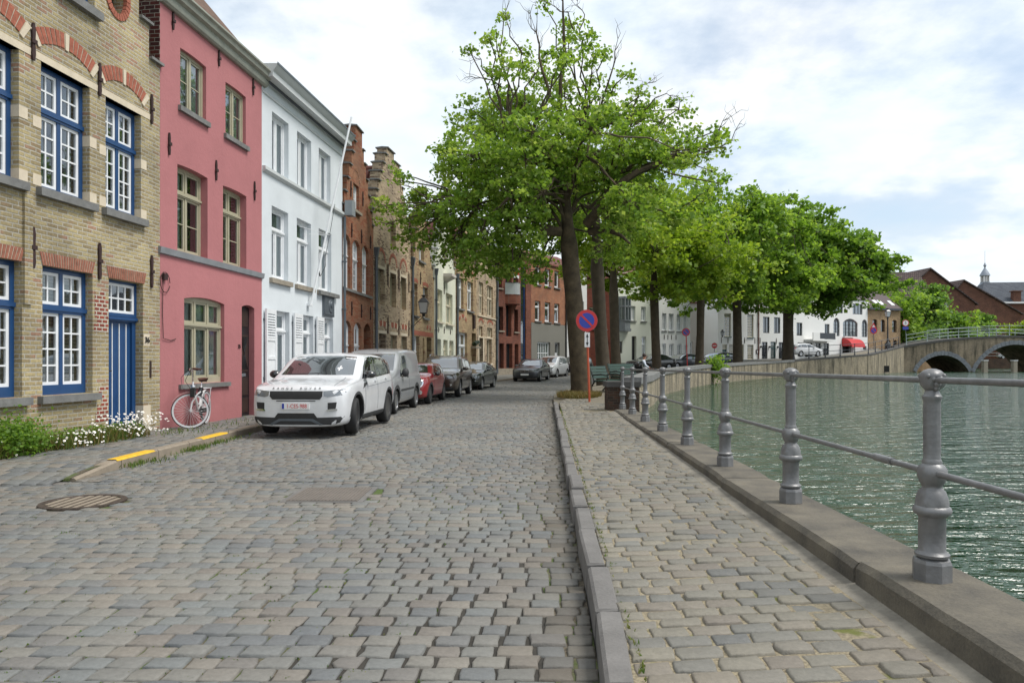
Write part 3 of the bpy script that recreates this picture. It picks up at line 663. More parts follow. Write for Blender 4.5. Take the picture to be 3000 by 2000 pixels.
# --- yellow brick house (36)
h = House('brick_house', LN(5.0), PA, 'yellow brick house with blue and white windows, blue door and number 36', depth=9)
blue = dict(fm='blue_paint', sm='white_paint', cols=2, sill='bluestone', so=.1, sd=.1, gl='glass_see', fw=.075, sw=.05, bar=.026, tb=.13, rec=.13)
for (xa, xb) in ((4.35, 5.5), (5.92, 6.98), (7.37, 8.34)):
    h.win(xa, xb, 4.1, 6.04, tz=5.33, up=(2, 2), lo=(2, 4), st=.13, back=[('curtain', 'grey_net', xa+.1, xa+.42, 4.2, 5.9), ('curtain', 'grey_net', xb-.3, xb-.1, 4.2, 5.9)], **blue)
for (xa, xb) in ((4.2, 5.56), (5.95, 7.05)):
    h.win(xa, xb, .92, 2.93, tz=2.28, up=(2, 2), lo=(2, 4), st=.12, bot=.08, back=[('blind', 'blind', xa-.1, xb+.3, .95, 2.95)], **blue)
h.win(6.3, 7.1, 7.38, 8.9, tz=8.3, up=(2, 2), lo=(2, 3), st=.14, **blue)
h.holes.append((7.45, 8.4, .1, 2.9)); h.holes.append((7.44, 7.92, 7.58, 8.24))
o = h.win(7.45, 8.4, 2.27, 2.9, fm='blue_paint', sm='white_paint', cols=1, lo=(4, 2), gl='glass_see', fw=.05, sw=.05, bar=.03, rec=.13, hole=False)
b = MB(); b.box(7.45, 8.4, .13, .24, 2.17, 2.27); b.box(7.44, 8.41, .1, .13, 2.2, 2.25); b.box(7.45, 7.53, .15, .24, .1, 2.17); b.box(8.3, 8.4, .15, .24, .1, 2.17)
b.build('door_frame', M['blue_paint'], h.o)
b = MB()
for i in range(4): b.box(7.53+i*.1925, 7.53+(i+1)*.1925-.004, .19, .23, .13, 2.17)
b.box(7.53, 8.3, .2, .235, .13, 2.17)
dr = b.build('door', M['blue_paint'], h.o)
b = MB()
for i in range(4): x = 7.6+i*.19; b.box(x-.009, x+.009, .178, .189, .2, 2.13)
b.build('white_batten', M['white_paint'], dr)
b = MB(); b.tube([(7.57, .17, 1.28), (7.57, .11, 1.28), (7.66, .1, 1.28)], .012, 8); b.build('handle', M['black_paint'], dr)
h.box('doorstep', 7.35, 8.5, -.16, .12, .0, .1, 'string_stone')
h.extra.append((7.44, 7.92, 8.24, .2))
steps = [(0, 8.925, -.3, 7.2), (0, 8.58, 7.2, 7.84), (0, 8.28, 7.84, 8.5), (0, 7.9, 8.5, 9.2)]
h.wall(steps, M['yellow_brick'], thick=.36)
for (xa, xb, z) in ((8.58, 8.97, 7.2), (8.28, 8.63, 7.84), (7.9, 8.33, 8.5)): b = MB(); b.sweep([(-.07, z), (.42, z), (.42, z+.03), (-.07, z+.05)], xa, xb); b.build('coping_stone', M['bluestone'], h.o)
for k, (xa, xb) in enumerate(((4.35, 5.5), (5.92, 6.98), (7.37, 8.34))):
    h.voussoirs((xa+xb)/2, (xb-xa)/2+.08, 6.24, .2, .24, 15, ['arch_red'], stones=(0, 7, 14), name='relief_arch')
b = MB(); b.box(0, 8.63, -.008, .17, 6.04, 6.15); lint = b.build('lintel', M['cream_stone'], h.o)
for xa, xb in ((4.2, 5.53), (5.94, 7.04)): h.voussoirs((xa+xb)/2, (xb-xa)/2, 2.925, 0, .2, 22, ['arch_brown'], name='flat_arch')
h.voussoirs(7.935, .5, 2.905, 0, .205, 20, ['arch_brown'], name='flat_arch')
b = MB()                                        # pale stone quoins at the window sides, door jamb stones
for xa in (5.5, 6.98, 8.34):
    for z in (5.05, 4.12): h.box('quoin', xa-.004, xa+.16, -.006, .16, z, z+.17, 'cream_stone')
for xa in (5.92, 7.37):
    for z in (5.0, 4.12): h.box('quoin', xa-.16, xa+.004, -.006, .16, z, z+.17, 'cream_stone')
b.box(8.4-.003, 8.62, -.01, .15, .1, .62); b.box(8.4-.003, 8.6, -.014, .15, .1, .35)
b.build('jamb_stone', M['cream_stone'], h.o); h.box('quoin', 8.42, 8.6, -.003, .15, 1.74, 1.96, 'cream_stone')
for x in (4.3, 5.75, 7.2, 8.64): h.anchor(x, 5.98, 6.54); h.anchor(x, 2.85, 3.47)
text('36', .15, 'black_paint', h.o, (8.51, -.018, 1.85), name='house_number')
b = MB(); b.box(8.595, 8.645, -.012, 0, 1.14, 1.46); b.build('letter_slot', M['dark_wood'], h.o)
b = MB()                                        # ring of red bricks round the oval opening
for i in range(26):
    a0, a1 = 2*math.pi*i/26+.02, 2*math.pi*(i+1)/26-.02
    P = lambda a, r, s: (7.68+(.23+r)*math.cos(a), 7.94+(.32+r)*math.sin(a))
    b.prism([P(a0, 0, 0), P(a1, 0, 0), P(a1, .11, 0), P(a0, .11, 0)], -.02, .05)
b.build('oval_arch', M['arch_red'], h.o)
h.box('oval_pane', 7.44, 7.92, .25, .27, 7.58, 8.24, 'glass_dark')
h.box('pier', 5.565, 5.72, -.04, .0, 2.3, 4.0, 'yellow_brick')
M['patch_brick'] = brick('patch_brick', S(168,92,74,.82), S(140,74,62,.8), S(204,198,184,.9), c3=S(184,160,120,.8), f3=.9, ms=.013, bw=.14, bump=1.0)
for ol_ in ([(7.12,.42),(7.43,.42),(7.43,1.02),(7.2,1.02),(7.2,.9),(7.26,.9),(7.26,.7),(7.16,.7),(7.16,.56),(7.12,.56)], [(7.08,1.95),(7.43,1.95),(7.43,2.5),(7.36,2.5),(7.36,2.66),(7.1,2.66),(7.1,2.2),(7.16,2.2),(7.16,2.08),(7.08,2.08)]):
    b = MB(); b.prism(ol_, -.005, .02); b.build('brick_patch', M['patch_brick'], h.o)
h.body(7.6, M['yellow_brick'], roof=11.5, rmat=M['pantile_brown'], ridge='y', name='side_wall')
h.void(1.3, (.2, 8.6))
b = MB(); b.tube([(8.42, .5, 7.9), (8.42, .5, 9.6)], .055, 10); b.build('downpipe', M['grey_zinc'], h.o, smooth=40)

# --- pink house
h = House('pink_house', PA, PB, 'pink plastered house with olive windows and narrow black door', depth=8)
ol = dict(fm='olive_paint', gl='glass_see', fw=.055, sw=.045, bar=.02)
for xa, xb in ((.68, 1.66), (2.48, 3.44)):
    h.win(xa, xb, 6.67, 7.88, tz=None, cols=2, lo=(1, 2), sill='bluestone', so=.08, sd=.07, st=.11, arch=.02, rec=.08, back=[('curtain', 'net', xa+.0, xa+1.3, 6.6, 7.85)], **ol)
for xa, xb in ((.58, 1.72), (2.37, 3.47)):
    h.win(xa, xb, 3.7, 5.48, tz=4.92, cols=2, lo=(1, 2), up=(1, 1), arch=.025, rec=.16, back=[('curtain', 'net', xa-.1, xa+.5, 3.7, 5.45)], **ol)
h.win(.82, 2.43, .98, 2.82, tz=2.22, cols=3, up=(1, 1), lo=(1, 1), sill='bluestone', so=.2, sd=.06, st=.1, arch=.07, bot=.07, rec=.09, back=[('curtain', 'net', .7, 2.75, 1.0, 2.8)], **ol)
h.holes.append((3.24, 3.88, .06, 2.82)); h.extra.append((3.24, 3.88, 2.82, .06))
b = MB(); b.box(3.24, 3.88, .14, .2, .06, 2.82); dr = b.build('door', M['black_paint'], h.o)
b = MB()
for z0, z1 in ((.2, .55), (.62, 1.05), (1.2, 2.1), (2.3, 2.7)): b.box(3.34, 3.78, .12, .14, z0, z1)
b.build('door_panel', M['dark_wood'], dr)
b = MB(); b.box(3.43, 3.66, .11, .12, 1.08, 1.15); b.build('letter_plate', M['chrome'], dr)
b = MB()
for k in range(10): b.tube([(3.4+.36*(k/9), .112, 1.25), (3.4+.36*((9-k)/9), .108, 2.05)], .006, 5)
b.build('door_grille', M['black_paint'], dr)
h.box('doorstep', 3.2, 3.92, -.12, .26, .0, .06, 'string_stone')
h.wall([(0, h.L, -.3, 8.62)], M['pink_plaster'])
b = MB(); b.sweep([(-.05, 3.56), (0.02, 3.54), (.02, 3.7), (-.07, 3.68)], -.06, h.L+.03); b.build('string_course', M['string_stone'], h.o)
h.sweep('cornice', [(.05, 8.46), (-.06, 8.46), (-.1, 8.5), (-.12, 8.56), (-.12, 8.63), (-.2, 8.67), (-.22, 8.75), (-.27, 8.79), (-.27, 8.83), (.05, 8.84)], -.02, h.L+.14, 'cornice_paint')
h.box('party_wall', -.012, -.001, .0, .36, 6.9, 8.62, 'dark_red_brick')
for x, z0, z1 in ((.41, 8.1, 8.45), (2.17, 8.09, 8.45), (3.79, 8.04, 8.45), (.28, 5.55, 5.99), (2.05, 5.49, 5.94), (3.86, 5.45, 5.92)): h.anchor(x, z0, z1, .028)
text('35', .13, 'rust_iron', h.o, (3.1, -.015, 1.8), name='house_number')
h.body(8.6, M['dark_red_brick'], name='side_wall')
b = MB()                                        # pantiled pitch standing on the far half of the house
n = 16
for i in range(n):
    xa, xb = 1.75+(h.L+.1-1.75)*i/n, 1.75+(h.L+.1-1.75)*(i+1)/n; xm = (xa+xb)/2
    b.tube([(xm, .1, 8.85), (xm, 2.1, 11.2)], .11, 8)
b.quad((1.7, .1, 8.95), (h.L+.1, .1, 8.95), (h.L+.1, 2.1, 11.17), (1.7, 2.1, 11.17)); b.quad((1.7, 4.2, 8.95), (h.L+.1, 4.2, 8.95), (h.L+.1, 2.1, 11.17), (1.7, 2.1, 11.17))
b.add([(1.7, .1, 8.9), (1.7, 2.1, 11.17), (1.7, 4.2, 8.9)], [(0, 1, 2)]); b.build('roof', M['pantile_brown'], h.o, smooth=50)
b = MB(); b.tube([(1.6, 2.1, 11.23), (h.L+.15, 2.1, 11.23)], .13, 8)
for i in range(9): b.tube([(1.6+i*.33, 2.1, 11.23), (1.68+i*.33, 2.1, 11.23)], .16, 8)
b.build('ridge_tile', M['pantile_brown'], h.o, smooth=50)
h.void(1.0, (.1, 8.4))
b = MB(); b.tube([(.06, -.03, 3.2), (.05, -.02, 2.4), (.06, -.03, 1.9), (.32, -.02, 1.86), (.5, -.02, 1.9)], .008, 6)
b.tube([(.12+.16*math.cos(a), -.03, 3.0+.2*math.sin(a)) for a in [i*.5 for i in range(13)]], .008, 6); b.box(.05, .17, -.06, 0, 3.05, 3.17); b.build('cable', M['rust_iron'], h.o)

# --- white house with shutters
h = House('white_house', PB, PC, 'white plastered house with louvred shutters and a flagpole', depth=9)
wt = dict(fm='white_paint', fw=.075, sw=.05, bar=.02, rec=.13)
for xa, xb in ((.58, 1.6), (2.17, 3.19), (3.78, 4.76)):
    h.win(xa, xb, 6.45, 8.02, cols=2, lo=(1, 1), gl='glass_see', back=[('curtain', 'net', xa+.6, xb+.35, 6.4, 8.0)], **wt)
for xa, xb in ((.56, 1.58), (2.15, 3.18), (3.77, 4.83)):
    h.win(xa, xb, 3.64, 5.54, tz=4.95, cols=2, ucols=1, lo=(1, 1), up=(1, 1), gl='glass_see', sill='sill_stone', so=.14, sd=.09, st=.13, back=[('curtain', 'net', xa+.5, xb+.35, 3.6, 5.5)], **wt)
for i, (xa, xb) in enumerate(((.62, 1.66), (2.35, 3.36), (3.98, 5.0))):
    if i < 2: h.win(xa, xb, .75, 2.8, tz=2.27, cols=2, ucols=1, lo=(1, 1), up=(1, 1), gl='glass_see', back=[('curtain', 'net', xa, xb+.3, .8, 2.78)], **wt)
    else:
        h.win(xa, xb, .1, 2.8, tz=2.2, cols=1, lo=(1, 2), up=(1, 1), gl='glass_curtain', name='glazed_door', bot=.6, **wt)
    # open shutter leaf, folded flat against the wall to the left of the opening
    b = MB(); w = .57; x0 = xa-w+.04; z0, z1 = .78, 2.8; y0, y1 = -.09, -.045
    b.box(x0, x0+.07, y0, y1, z0, z1); b.box(x0+w-.07, x0+w, y0, y1, z0, z1)
    for za, zb in ((z0, z0+.11), (z0+.72, z0+.8), (1.98, 2.06), (z1-.12, z1)): b.box(x0+.07, x0+w-.07, y0, y1, za, zb)
    b.box(x0+.07, x0+w-.07, y0+.018, y1-.005, z0+.11, z0+.72); b.box(x0+.07, x0+w-.07, y0+.018, y1-.005, z0+.8, 1.98)
    for k in range(9): z = 2.08+k*.068; b.add([(x0+.07, y0, z), (x0+w-.07, y0, z), (x0+w-.07, y1, z+.05), (x0+.07, y1, z+.05), (x0+.07, y0, z-.012), (x0+w-.07, y0, z-.012), (x0+w-.07, y1, z+.038), (x0+.07, y1, z+.038)], [(0,1,2,3),(4,7,6,5),(0,4,5,1),(1,5,6,2),(2,6,7,3),(3,7,4,0)])
    so = b.build('shutter', M['white_paint'], h.o)
    for z in (1.0, 2.5): b = MB(); b.box(x0-.02, x0+.03, y1, 0, z, z+.05); b.build('hinge', M['zinc'], so)
h.wall([(0, h.L, -.3, 8.75)], M['white_plaster'], thick=.4)
h.sweep('string_course', [(.02, 6.3), (-.03, 6.3), (-.09, 6.36), (-.09, 6.44), (.02, 6.45)], 0.02, h.L, 'white_cornice')
h.sweep('frieze_band', [(.02, 8.31), (-.03, 8.32), (-.04, 8.36), (-.02, 8.4), (.02, 8.41)], 0.02, h.L, 'white_cornice')
h.sweep('cornice', [(.05, 8.62), (-.04, 8.62), (-.06, 8.66), (-.32, 8.68), (-.32, 8.82), (-.35, 8.84), (-.4, 8.91), (-.44, 8.97), (-.44, 9.0), (.05, 9.02)], -.05, h.L+.02, 'white_cornice')
h.box('gutter_lip', -.06, h.L+.03, -.455, -.443, 8.97, 9.03, 'zinc')
b = MB(); b.box(4.05, 4.95, -.06, -.002, 2.87, 3.5); b.box(4.1, 4.9, -.075, -.06, 2.92, 3.46)
b.lathe([(.0, -.02), (.2, -.02), (.22, .0)], 20, (4.62, -.075, 3.2), ax='y'); b.lathe([(0, -.05), (.09, -.04), (.12, 0)], 14, (4.62, -.08, 3.25), ax='y')
for z in (3.02, 3.1, 3.18, 3.26): b.box(4.2, 4.42, -.08, -.075, z, z+.03)
b.build('memorial_plaque', M['zinc'], h.o, smooth=30)
h.box('plaque_ledge', 3.62, 5.25, -.13, -.06, 3.5, 3.62, 'bluestone')
h.body(8.7, M['white_plaster'], roof=11., rmat=M['slate'])
h.void(1.2, (.1, 8.5))
b = MB(); b.box(2.84, 3.0, -.12, 0, 3.08, 3.16); b.tube([(2.92, -.1, 3.1), (3.9, -1.0, 8.95)], .032, 8)
fp = b.build('flagpole', M['white_paint'], h.o, smooth=40)
b = MB(); b.tube([(3.5, -.62, 6.2), (3.36, -.5, 5.2), (3.25, -.42, 4.6), (3.3, -.4, 4.3), (3.18, -.3, 4.0)], .008, 5); b.tube([(3.1, -.26, 4.2), (3.12, -.3, 3.98)], .02, 6); b.build('halyard', M['black_paint'], fp)
b = MB(); b.tube([(3.38, -.52, 5.25), (2.2, -.04, 5.3)], .007, 5); b.tube([(3.38, -.52, 5.25), (2.9, -.04, 5.2)], .007, 5); b.build('stay_wire', M['white_paint'], fp)
h.pipe(h.L-.02, .6, 6.3, 'zinc', .045, False)
b = MB(); b.box(h.L-.05, h.L+.3, -.35, -.1, 6.35, 6.85); b.build('rain_hopper', M['grey_zinc'], h.o)

# --- brown brick stepped gable
PD = (-5.46, 28.); h = House('brown_gable_house', PC, PD, 'brown brick house with stepped gable and white arched windows', depth=3)
br = dict(fm='white_paint', fw=.06, sw=.05, bar=.03, rec=.11, gl='glass_dark')
for xa, xb in ((.06, .93), (1.2, 2.15), (2.45, 3.38)):
    h.win(xa, xb, 3.98, 5.8, tz=5.1, cols=2, up=(2, 2), lo=(1, 4), arch=.2, **br)
h.win(1.3, 2.05, 6.85, 7.8, cols=2, lo=(1, 4), sill='sill_stone', **br)
for xa, xb in ((.12, 1.02), (1.38, 2.35)): h.win(xa, xb, .75, 2.85, tz=2.0, cols=2, up=(1, 1), lo=(1, 3), arch=.2, **br)
h.holes.append((2.68, 3.68, .1, 2.88)); h.extra.append((2.68, 3.68, 2.88, .25))
h.box('door', 2.68, 3.68, .5, .56, .1, 2.88, 'dark_wood')
sg = step_gable(h, 0, h.L, 7.2, 9.15, 4, .7); sg = [(0, h.L, -.3, 6.75)] + [(-.0+.22*1, h.L-.22, 6.75, 7.25), (.5, h.L-.5, 7.25, 7.78), (.8, h.L-.8, 7.78, 8.32), (1.1, h.L-1.1, 8.32, 8.85), (1.38, h.L-1.38, 8.85, 9.3), (1.62, h.L-1.62, 9.3, 9.9)]
h.wall(sg, M['brown_brick'], thick=.45); caps(h, sg, 'bluestone', dep=.45)
h.sweep('string_course', [(.02, 3.86), (-.08, 3.86), (-.08, 3.95), (.02, 3.97)], .05, 3.7, 'bluestone')
h.voussoirs(1.68, .42, 7.9, .38, .1, 14, ['brown_brick'], name='blind_arch')
for x in (1.06, 2.32, 3.6): h.anchor(x, 5.8, 6.3); h.anchor(x, 3.05, 3.55)
for x in (.95, 2.5): h.anchor(x, 7.2, 7.75)
h.body(6.7, M['brown_brick'], roof=7.6, rmat=M['pantile_red'], ridge='y')

# --- tan stepped gable with tall arches
PE = (-4.71, 33.); h = House('tan_gable_house', PD, PE, 'tall tan brick house with stepped gable, red pantiles and pointed blind arches', depth=9)
yl = dict(fm='olive_paint', fw=.05, sw=.04, rec=.2, gl='glass_olive')
for xa, xb in ((.5, 1.38), (2.06, 2.9), (3.55, 4.38)):
    h.win(xa, xb, 3.77, 5.2, cols=2, lo=(1, 1), **yl); h.voussoirs((xa+xb)/2, (xb-xa)/2, 5.5, .42, .14, 16, ['arch_red'], name='blind_arch')
    b = MB(); b.box(xa-.08, xb+.08, -.01, .05, 5.2, 5.32); b.box(xa-.1, xa, -.008, .05, 5.0, 5.45); b.box(xb, xb+.1, -.008, .05, 5.0, 5.45); b.build('lintel', M['cream_stone'], h.o)
h.win(2.1, 2.85, 6.3, 7.4, cols=2, **yl)
for xa, xb in ((2.15, 3.0), (3.66, 4.48)): h.win(xa, xb, .9, 2.55, cols=2, **yl)
h.holes.append((.68, 1.52, .1, 2.58)); h.box('door', .68, 1.52, .4, .46, .1, 2.58, 'black_paint')
for xa, xb in ((.62, 1.55), (2.12, 3.05), (3.62, 4.5)):
    b = MB(); b.box(xa-.05, xb+.05, -.012, .06, 2.58, 2.7); b.build('lintel', M['cream_stone'], h.o)
    h.voussoirs((xa+xb)/2, (xb-xa)/2, 2.82, .08, .22, 11, ['arch_red'], stones=(0, 5, 10), name='relief_arch')
sg = [(0, h.L, -.3, 7.45)] + [(.05+.27*i, 4.75-.27*i, 7.45+.43*i, 7.45+.43*(i+1)) for i in range(6)] + [(1.72, 2.6, 10.03, 10.35)]
h.wall(sg, M['tan_brick'], thick=.45); caps(h, sg, 'bluestone', dep=.45)
for x in (.35, 1.75, 3.25, 4.75): h.anchor(x, 4.6, 5.5); h.anchor(x, 2.6, 3.3)
for x in (1.6, 3.5): h.anchor(x, 7.6, 8.3)
h.body(6.4, M['tan_brick'], ridge='y', roof=None)
b = MB(); n = 22
for sx in (0, 1):
    for i in range(n):
        y = .45+i*(8.5/n)
        x0, x1 = (-.1, 2.3) if sx == 0 else (h.L, 2.3); b.tube([(x0, y+.19, 6.9), (x1, y+.19, 9.6)], .12, 7)
    b.quad((x0, .45, 6.85), (x0, 9, 6.85), (x1, 9, 9.6), (x1, .45, 9.6))
b.tube([(2.3, .45, 9.65), (2.3, 9, 9.65)], .16, 8)
b.build('roof', M['pantile_red'], h.o, smooth=50)
h.pipe(.12, .9, 5.6, 'zinc', .06)

# --- tan brick house with white windows and wall lantern
PF = (-4.11, 37.5); h = House('tan_brick_house', PE, PF, 'low tan brick house with white windows behind the wall lantern', depth=8)
w = dict(fm='white_paint', fw=.07, sw=.05, rec=.16, gl='glass_dark')
for xa, xb in ((.4, 1.2), (2.25, 3.2)): h.win(xa, xb, 3.62, 5.15, tz=4.6, cols=1, lo=(1, 2), sill='bluestone', **w); h.voussoirs((xa+xb)/2, (xb-xa)/2+.06, 5.17, .06, .17, 14, ['arch_red'], name='window_arch')
h.win(1.5, 2.45, 6.35, 7.2, cols=2, lo=(1, 2), sill='bluestone', **w); h.win(.4, 1.55, .5, 2.65, tz=1.9, cols=2, lo=(1, 2), **w)
h.win(2.2, 2.55, .9, 2.6, cols=1, **w); h.holes.append((3.0, 3.95, .1, 2.66)); h.box('door', 3.0, 3.95, .45, .5, .1, 2.66, 'dark_wood')
sg = [(0, h.L, -.3, 5.8)] + [(.25+.32*i, h.L-.25-.32*i, 5.8+.5*i, 5.8+.5*(i+1)) for i in range(6)]
h.wall(sg, M['tan_brick_warm'], thick=.4); caps(h, sg, 'bluestone', dep=.4)
b = MB(); b.box(.25, 4.3, -.012, 0, 2.7, 2.92); b.build('brick_band', M['arch_red'], h.o)
h.voussoirs(3.4, .35, 3.0, .14, .18, 9, ['arch_red'], stones=(4,), name='relief_arch')
h.body(5.7, M['tan_brick_warm'], roof=8.6, rmat=M['pantile_red'], ridge='y'); h.pipe(.1, .5, 5.9, 'zinc', .06); h.anchor(1.75, 5.2, 5.8)

# --- cream painted gable
PG = (-3.41, 43.); h = House('cream_gable_house', PF, PG, 'pale cream painted brick house with stepped gable', depth=8)
w = dict(fm='cream_paint', fw=.07, sw=.05, rec=.16, gl='glass_olive', sill='cream_paint', so=.1, sd=.14)
for xa, xb in ((.35, 1.95), (2.85, 4.65)): h.win(xa, xb, 3.6, 5.35, tz=4.65, cols=2, up=(1, 1), lo=(1, 1), **w)
w.pop('sill')
for xa, xb in ((2.2, 3.3), (3.8, 4.95)): h.win(xa, xb, .7, 2.65, tz=2.1, cols=2, **w)
h.holes.append((.3, 1.6, .1, 2.65)); b = MB(); b.box(.3, 1.6, .3, .36, .1, 2.65)
for i in range(6): b.box(.35+i*.2, .52+i*.2, .28, .3, .2, 2.0)
dr = b.build('door', M['cream_paint'], h.o); b = MB(); b.box(.5, 1.4, .27, .28, 2.1, 2.55); b.build('pane', M['glass_dark'], dr)
h.holes.append((2.3, 3.1, 7.0, 8.1)); h.extra.append((2.3, 3.1, 8.1, .39)); h.box('niche_back', 2.3, 3.1, .2, .25, 7.0, 8.1, 'warm_grey_render')
sg = [(0, h.L, -.3, 6.5)] + [(.3+.38*i, h.L-.3-.38*i, 6.5+.5*i, 6.5+.5*(i+1)) for i in range(6)]
h.wall(sg, M['cream_plaster'], thick=.4); caps(h, sg, 'white_cornice', dep=.4)
b = MB(); b.lathe([(.0, 0), (.16, 0), (.19, .25), (.2, .6), (.13, .75), (.08, .8), (.11, .9), (.09, 1.02), (0, 1.06)], 12, (2.7, .05, 7.0)); b.build('niche_statue', M['sill_stone'], h.o, smooth=40)
b = MB(); b.box(2.2, 3.3, -.5, 0, 6.2, 6.35); b.add([(2.2, -.5, 6.2), (3.3, -.5, 6.2), (3.05, 0, 5.9), (2.45, 0, 5.9), (2.2, 0, 6.2), (3.3, 0, 6.2)], [(0, 1, 2, 3), (0, 3, 4), (1, 5, 2), (0, 4, 5, 1), (3, 2, 5, 4)]); b.build('niche_bracket', M['warm_grey_render'], h.o)
h.body(6.4, M['cream_plaster'], roof=9.4, rmat=M['pantile_red'], ridge='y')
h.anchor(2.35, 5.2, 5.9, .03); h.anchor(3.4, 6.0, 6.4, .03); h.anchor(2.35, 3.0, 3.4, .04); h.anchor(1.0, 3.0, 3.3, .02); h.anchor(4.0, 3.0, 3.3, .02); h.pipe(.15, .5, 6.0, 'zinc', .06)

# --- two tan brick houses, split at 4.7 m
PH = (-1.17, 53.); PGm = (PG[0]+(PH[0]-PG[0])*.46, PG[1]+(PH[1]-PG[1])*.46)
h = House('ochre_gable_house', PG, PGm, 'ochre brick house with white windows and a small wall shrine', depth=8)
w = dict(fm='white_paint', fw=.08, sw=.06, rec=.16, gl='glass_curtain')
for xa, xb in ((.45, 1.65), (2.55, 3.9)):
    h.win(xa, xb, 4.7, 6.6, tz=6.0, cols=2, up=(1, 1), lo=(1, 1), sill='bluestone', **w); h.voussoirs((xa+xb)/2, (xb-xa)/2+.1, 6.9, .3, .17, 13, ['arch_red'], stones=(6,), name='relief_arch')
h.win(.55, 2.5, .9, 3.25, tz=2.4, cols=2, up=(1, 1), lo=(1, 1), **w)
h.holes.append((3.55, 4.6, .2, 3.3)); h.box('door', 3.55, 4.6, .4, .46, .2, 3.3, 'dark_wood'); h.box('door_ledge', 3.3, 4.7, -.35, 0, 2.3, 2.42, 'sill_stone')
b = MB()
for k in range(30): b.lathe([(0, -.09), (.09, 0), (0, .1)], 5, (3.4+rnd.random()*1.1, -.2+rnd.uniform(-.12, .1), 2.55+rnd.uniform(-.05, .2)))
b.build('window_box_plant', M['green_paint'], h.o)
sg = [(0, h.L, -.3, 7.4)] + [(.2+.36*i, h.L-.2-.36*i, 7.4+.5*i, 7.4+.5*(i+1)) for i in range(5)]
h.wall(sg, M['tan_brick_warm'], thick=.4); caps(h, sg, 'bluestone', dep=.4)
h.voussoirs(1.5, .75, 3.9, .3, .2, 13, ['arch_red'], stones=(3, 9), name='relief_arch'); h.box('shrine', 3.7, 4.1, -.12, 0, 3.6, 4.5, 'dark_wood')
for x in (.2, 2.1, 4.3): h.anchor(x, 6.3, 7.2)
h.body(7.3, M['tan_brick_warm'], roof=10, rmat=M['pantile_red'], ridge='y'); h.pipe(.15, .5, 6.4, 'zinc', .07)
h = House('sand_gable_house', PGm, PH, 'sand coloured brick house with pale stone cross windows and green door', depth=8); o_ = 4.7
w = dict(fm='cream_stone', fw=.12, sw=.0, rec=.12, gl='glass_olive', tb=.14)
for xa, xb in ((.6, 1.75), (2.85, 4.5)):
    h.win(xa, xb, 4.65, 6.85, tz=5.95, cols=2, **w); h.voussoirs((xa+xb)/2, (xb-xa)/2, 4.05, .22, .16, 11, ['arch_red'], name='relief_arch')
    h.win(xa, xb-.2, 3.1, 3.85, cols=2, **w)
h.win(2.7, 4.15, 1.3, 3.05, cols=1, fm='cream_stone', fw=.1, sw=0, gl='glass_olive', rec=.2, sill='cream_stone')
h.holes.append((.7, 1.7, .2, 3.02)); h.box('door', .7, 1.7, .3, .36, .2, 3.02, 'green_paint')
b = MB(); b.box(.45, .69, -.012, .1, .2, 3.1); b.box(1.71, 1.95, -.012, .1, .2, 3.1); b.box(.45, 4.4, -.02, .0, 3.06, 3.14); b.build('stone_surround', M['cream_stone'], h.o)
sg = [(0, h.L, -.3, 7.4)] + [(.2+.4*i, h.L-.2-.4*i, 7.4+.5*i, 7.4+.5*(i+1)) for i in range(5)]
h.wall(sg, M['tan_brick'], thick=.4); caps(h, sg, 'bluestone', dep=.4); h.body(7.3, M['tan_brick'], roof=10, rmat=M['pantile_red'], ridge='y')
h.pipe(h.L-.1, .5, 5.8, 'zinc', .1); h.sweep('string_course', [(.02, 4.5), (-.07, 4.5), (-.07, 4.58), (.02, 4.6)], .3, h.L-.3, 'cream_stone')

# --- modern red brick house with balcony
PI = (1.55, 57.5); h = House('modern_brick_house', PH, PI, 'modern red brick house with round balcony and blue stair window', depth=8)
w = dict(fm='dark_frame', fw=.06, sw=.04, rec=.3, gl='glass_dark')
h.win(.3, .98, 3.76, 5.56, cols=1, sill='sill_stone', **w); h.win(1.38, 2.18, 3.36, 5.75, cols=1, **w); h.win(2.6, 3.18, 3.74, 5.48, cols=1, sill='sill_stone', **w)
for xa, xb in ((.42, 1.05), (1.42, 2.32), (2.66, 3.24)): h.win(xa, xb, .92, 2.8, cols=1, **w)
h.win(.15, .8, 6.95, 8.4, cols=1, sill='sill_stone', **w); h.win(1.3, 2.2, 6.45, 9.2, cols=1, **w); h.win(2.5, 3.2, 6.95, 9, cols=1, **w)
h.win(3.6, 4.4, 1.0, 9.2, cols=1, lo=(1, 5), fm='blue_paint', fw=.08, rec=.1, gl='glass_dark')
h.wall([(0, h.L, -.3, 9.8)], M['modern_brick'], thick=.4)
h.box('plinth', 0, 3.5, -.05, -.003, -.3, .9, 'sill_stone')
k = 14; pl = [(1.25+1.75*i/k, -.75*math.sin(math.pi*i/k)) for i in range(k+1)]
b = MB(); b.slab([(p[0], p[1]-.003) for p in pl], 5.82, 6.5); b.build('balcony', M['modern_brick'], h.o)
b = MB()
for (xa, ya), (xb, yb) in zip(pl, pl[1:]): b.quad((xa, ya, 6.55), (xb, yb, 6.55), (xb, yb, 7.4), (xa, ya, 7.4))
rl = b.build('balcony_railing', M['lamp_glass'], h.o, fix=False); b = MB(); b.tube([(x, y, 7.42) for x, y in pl], .025, 6); b.build('handrail', M['zinc'], rl)
b = MB(); b.box(1.2, 1.95, -.82, -.78, 7.75, 8.5, 0); b.box(1.22, 1.93, -.826, -.82, 8.22, 8.48, 1); b.box(1.22, 1.93, -.826, -.82, 7.98, 8.18, 2)
b.build('sale_board', [M['sign_white'], M['sign_blue'], M['sign_red']], h.o)
h.box('downspout', .0, .1, -.14, -.01, .9, 9.5, 'zinc'); h.body(9.7, M['modern_brick'], roof=11.5, rmat=M['slate'])

